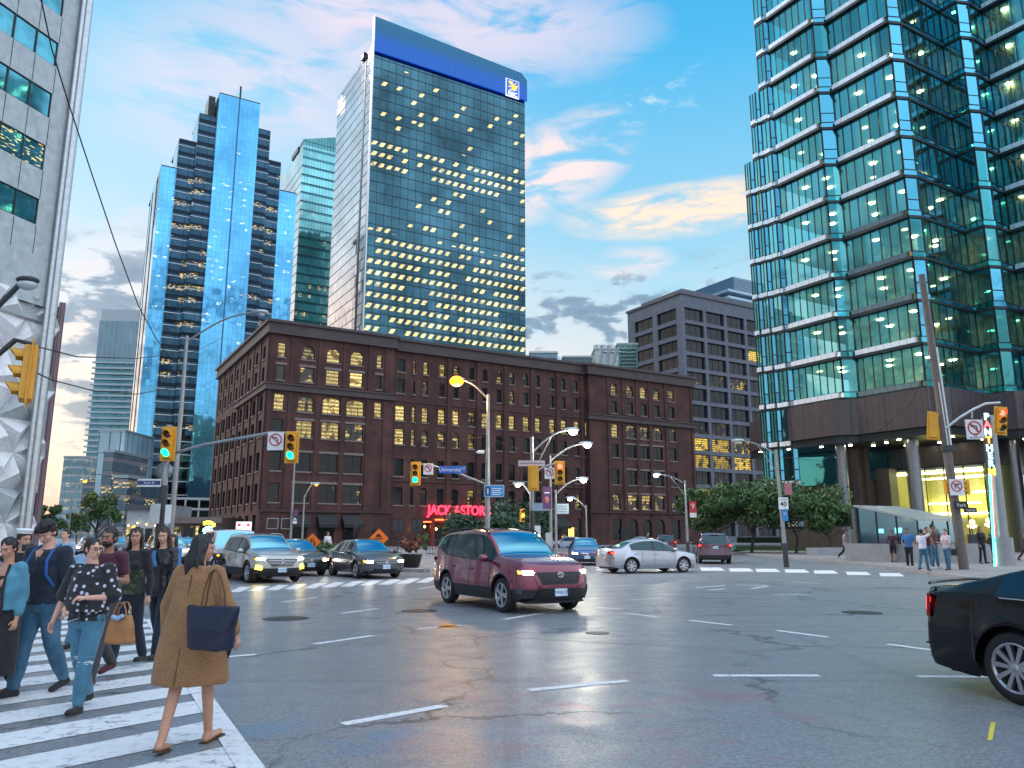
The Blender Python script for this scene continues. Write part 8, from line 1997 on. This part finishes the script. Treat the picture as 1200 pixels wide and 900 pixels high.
# right corner group
GR = 'people waiting on the right corner'
def rp(px, py, ytop, rz, label, **kw):
    x, y = G(px, py, .15); d = D(px, ytop, y); H = max(1.55, min(1.9, d.z-.15)); return person(x, y, R(rz), label, z=.15, H=H, near=False, group=GR, **kw)
rp(992,655,620, 75, 'man in a striped pink and maroon shirt walking along the kerb', sex='m', top='stripe', bottom='black', shoes='whiteish', hair=('short','black'), legs=((30,8),(-22,25)), sleeves='short')
rp(1005,654,624, 80, 'person in black bending by the planter wall', top='black', bottom='black', shoes='whiteish', hair=('short','black'), lean=.25, legs=((25,8),(-15,20)), arms=(((.1,.5,-.8),(.0,.9,-.3)),((.1,.5,-.8),(0,.9,-.3))))
rp(1048,659,622, -20, 'person in a dark maroon jacket and shorts with bare legs', top='maroon', bottom='black', shorts=True, shoes='black', hair=('short','black'), skn='c', legs=((14,4),(-10,12)), arms=(((.5,0,-1),(-.2,.6,-.6)),((.5,0,-1),(-.2,.6,-.6))))
rp(1067,666,620, -25, 'man in a bright blue shirt and black trousers by the glass entrance', sex='m', top='blue', bottom='black', shoes='whiteish', hair=('short','black'), skn='c', sleeves='short', legs=((8,2),(-6,8)), arms=(((.3,0,-1),(-.3,.7,-.5)),((.3,0,-1),(-.3,.7,-.5))))
rp(1084,669,621, 120, 'man in a white T-shirt seen from behind scratching his head', sex='m', top='white', bottom='jean', shoes='navy', hair=('short','black'), skn='c', sleeves='short', legs=((-12,8),(10,4)), arms=(((.15,0,-1),(.05,.4,-1)),((.5,.2,.3),(-.5,.2,.7))))
rp(1090,665,619, 0, 'man in a dark red T-shirt behind the white T-shirt', sex='m', top='maroon', bottom='jean', shoes='black', hair=('short','black'), skn='b', sleeves='short', legs=((2,2),(-2,4)))
rp(1097.5,667,615, 40, 'tallest bearded man in a dark brown T-shirt and blue jeans', sex='m', top='brown', bottom='jean', shoes='whiteish', hair=('short','black'), skn='c', sleeves='short', legs=((4,2),(-4,6)), arms=(((.2,.1,-1),(-.1,.8,.0)),((.2,.1,-1),(0,.3,-1))))
rp(1112,668.5,621, -60, 'woman in a pale pink shirt and navy jeans next to the wooden pole', top='pink', bottom='jean', shoes='black', hair=('short','brown'), skn='a', sleeves='half', legs=((6,2),(-4,6)), arms=(((.1,.2,-1),(0,.8,.1)),((.1,.2,-1),(0,.8,.1))))
x, y = G(1118,668,.15); rt = thing('shoulder_bag', (x,y-.1,.95), R(-60), 'black bag hanging beside the woman in the pale pink shirt', 'bag'); mb = MB(); mb.box(-.16,.16,-.06,.06,-.2,.08,FB['black']); mb.tube([(-.13,0,.06),(-.05,0,.4),(.05,0,.4),(.13,0,.06)],.012,FB['black'],5); mb.build('bag_body', rt, bevel=.02)
rp(1153,661,618, 10, 'woman in a black jacket over a pale shirt at the neon column', top='black', bottom='navy', shoes='black', hair=('long','light'), skn='a', legs=((4,2),(-4,6)), arms=(((.2,.1,-1),(-.4,.6,.0)),((.2,.1,-1),(-.1,.3,-1))))
rp(1166,659,620, -70, 'woman with long brown hair in a dark jacket facing her friend', top='charcoal', bottom='jean', shoes='black', hair=('long','light'), skn='a', legs=((4,2),(-4,6)), arms=(((.1,.5,-.6),(0,.9,.3)),((.1,.1,-1),(0,.5,-1))))
rp(1202,657,624, 60, 'person in dark clothes cut by the right edge above the black sedan', top='charcoal', bottom='maroon', shoes='black', hair=('long','light'), skn='a')
for px,py,yt,lab,tp in ((645,652,632,'tiny pedestrian in a pale shirt below the signal cluster','ltblue'),(383,657,640,'small pedestrian in grey by the lane merge sign','white'),(760,650,630,'small pedestrian crossing far behind the silver sedan','black')):
    x, y = G(px,py,.15); person(x, y, R(40), lab, H=1.7, z=.15, top=tp, bottom='black', near=False)
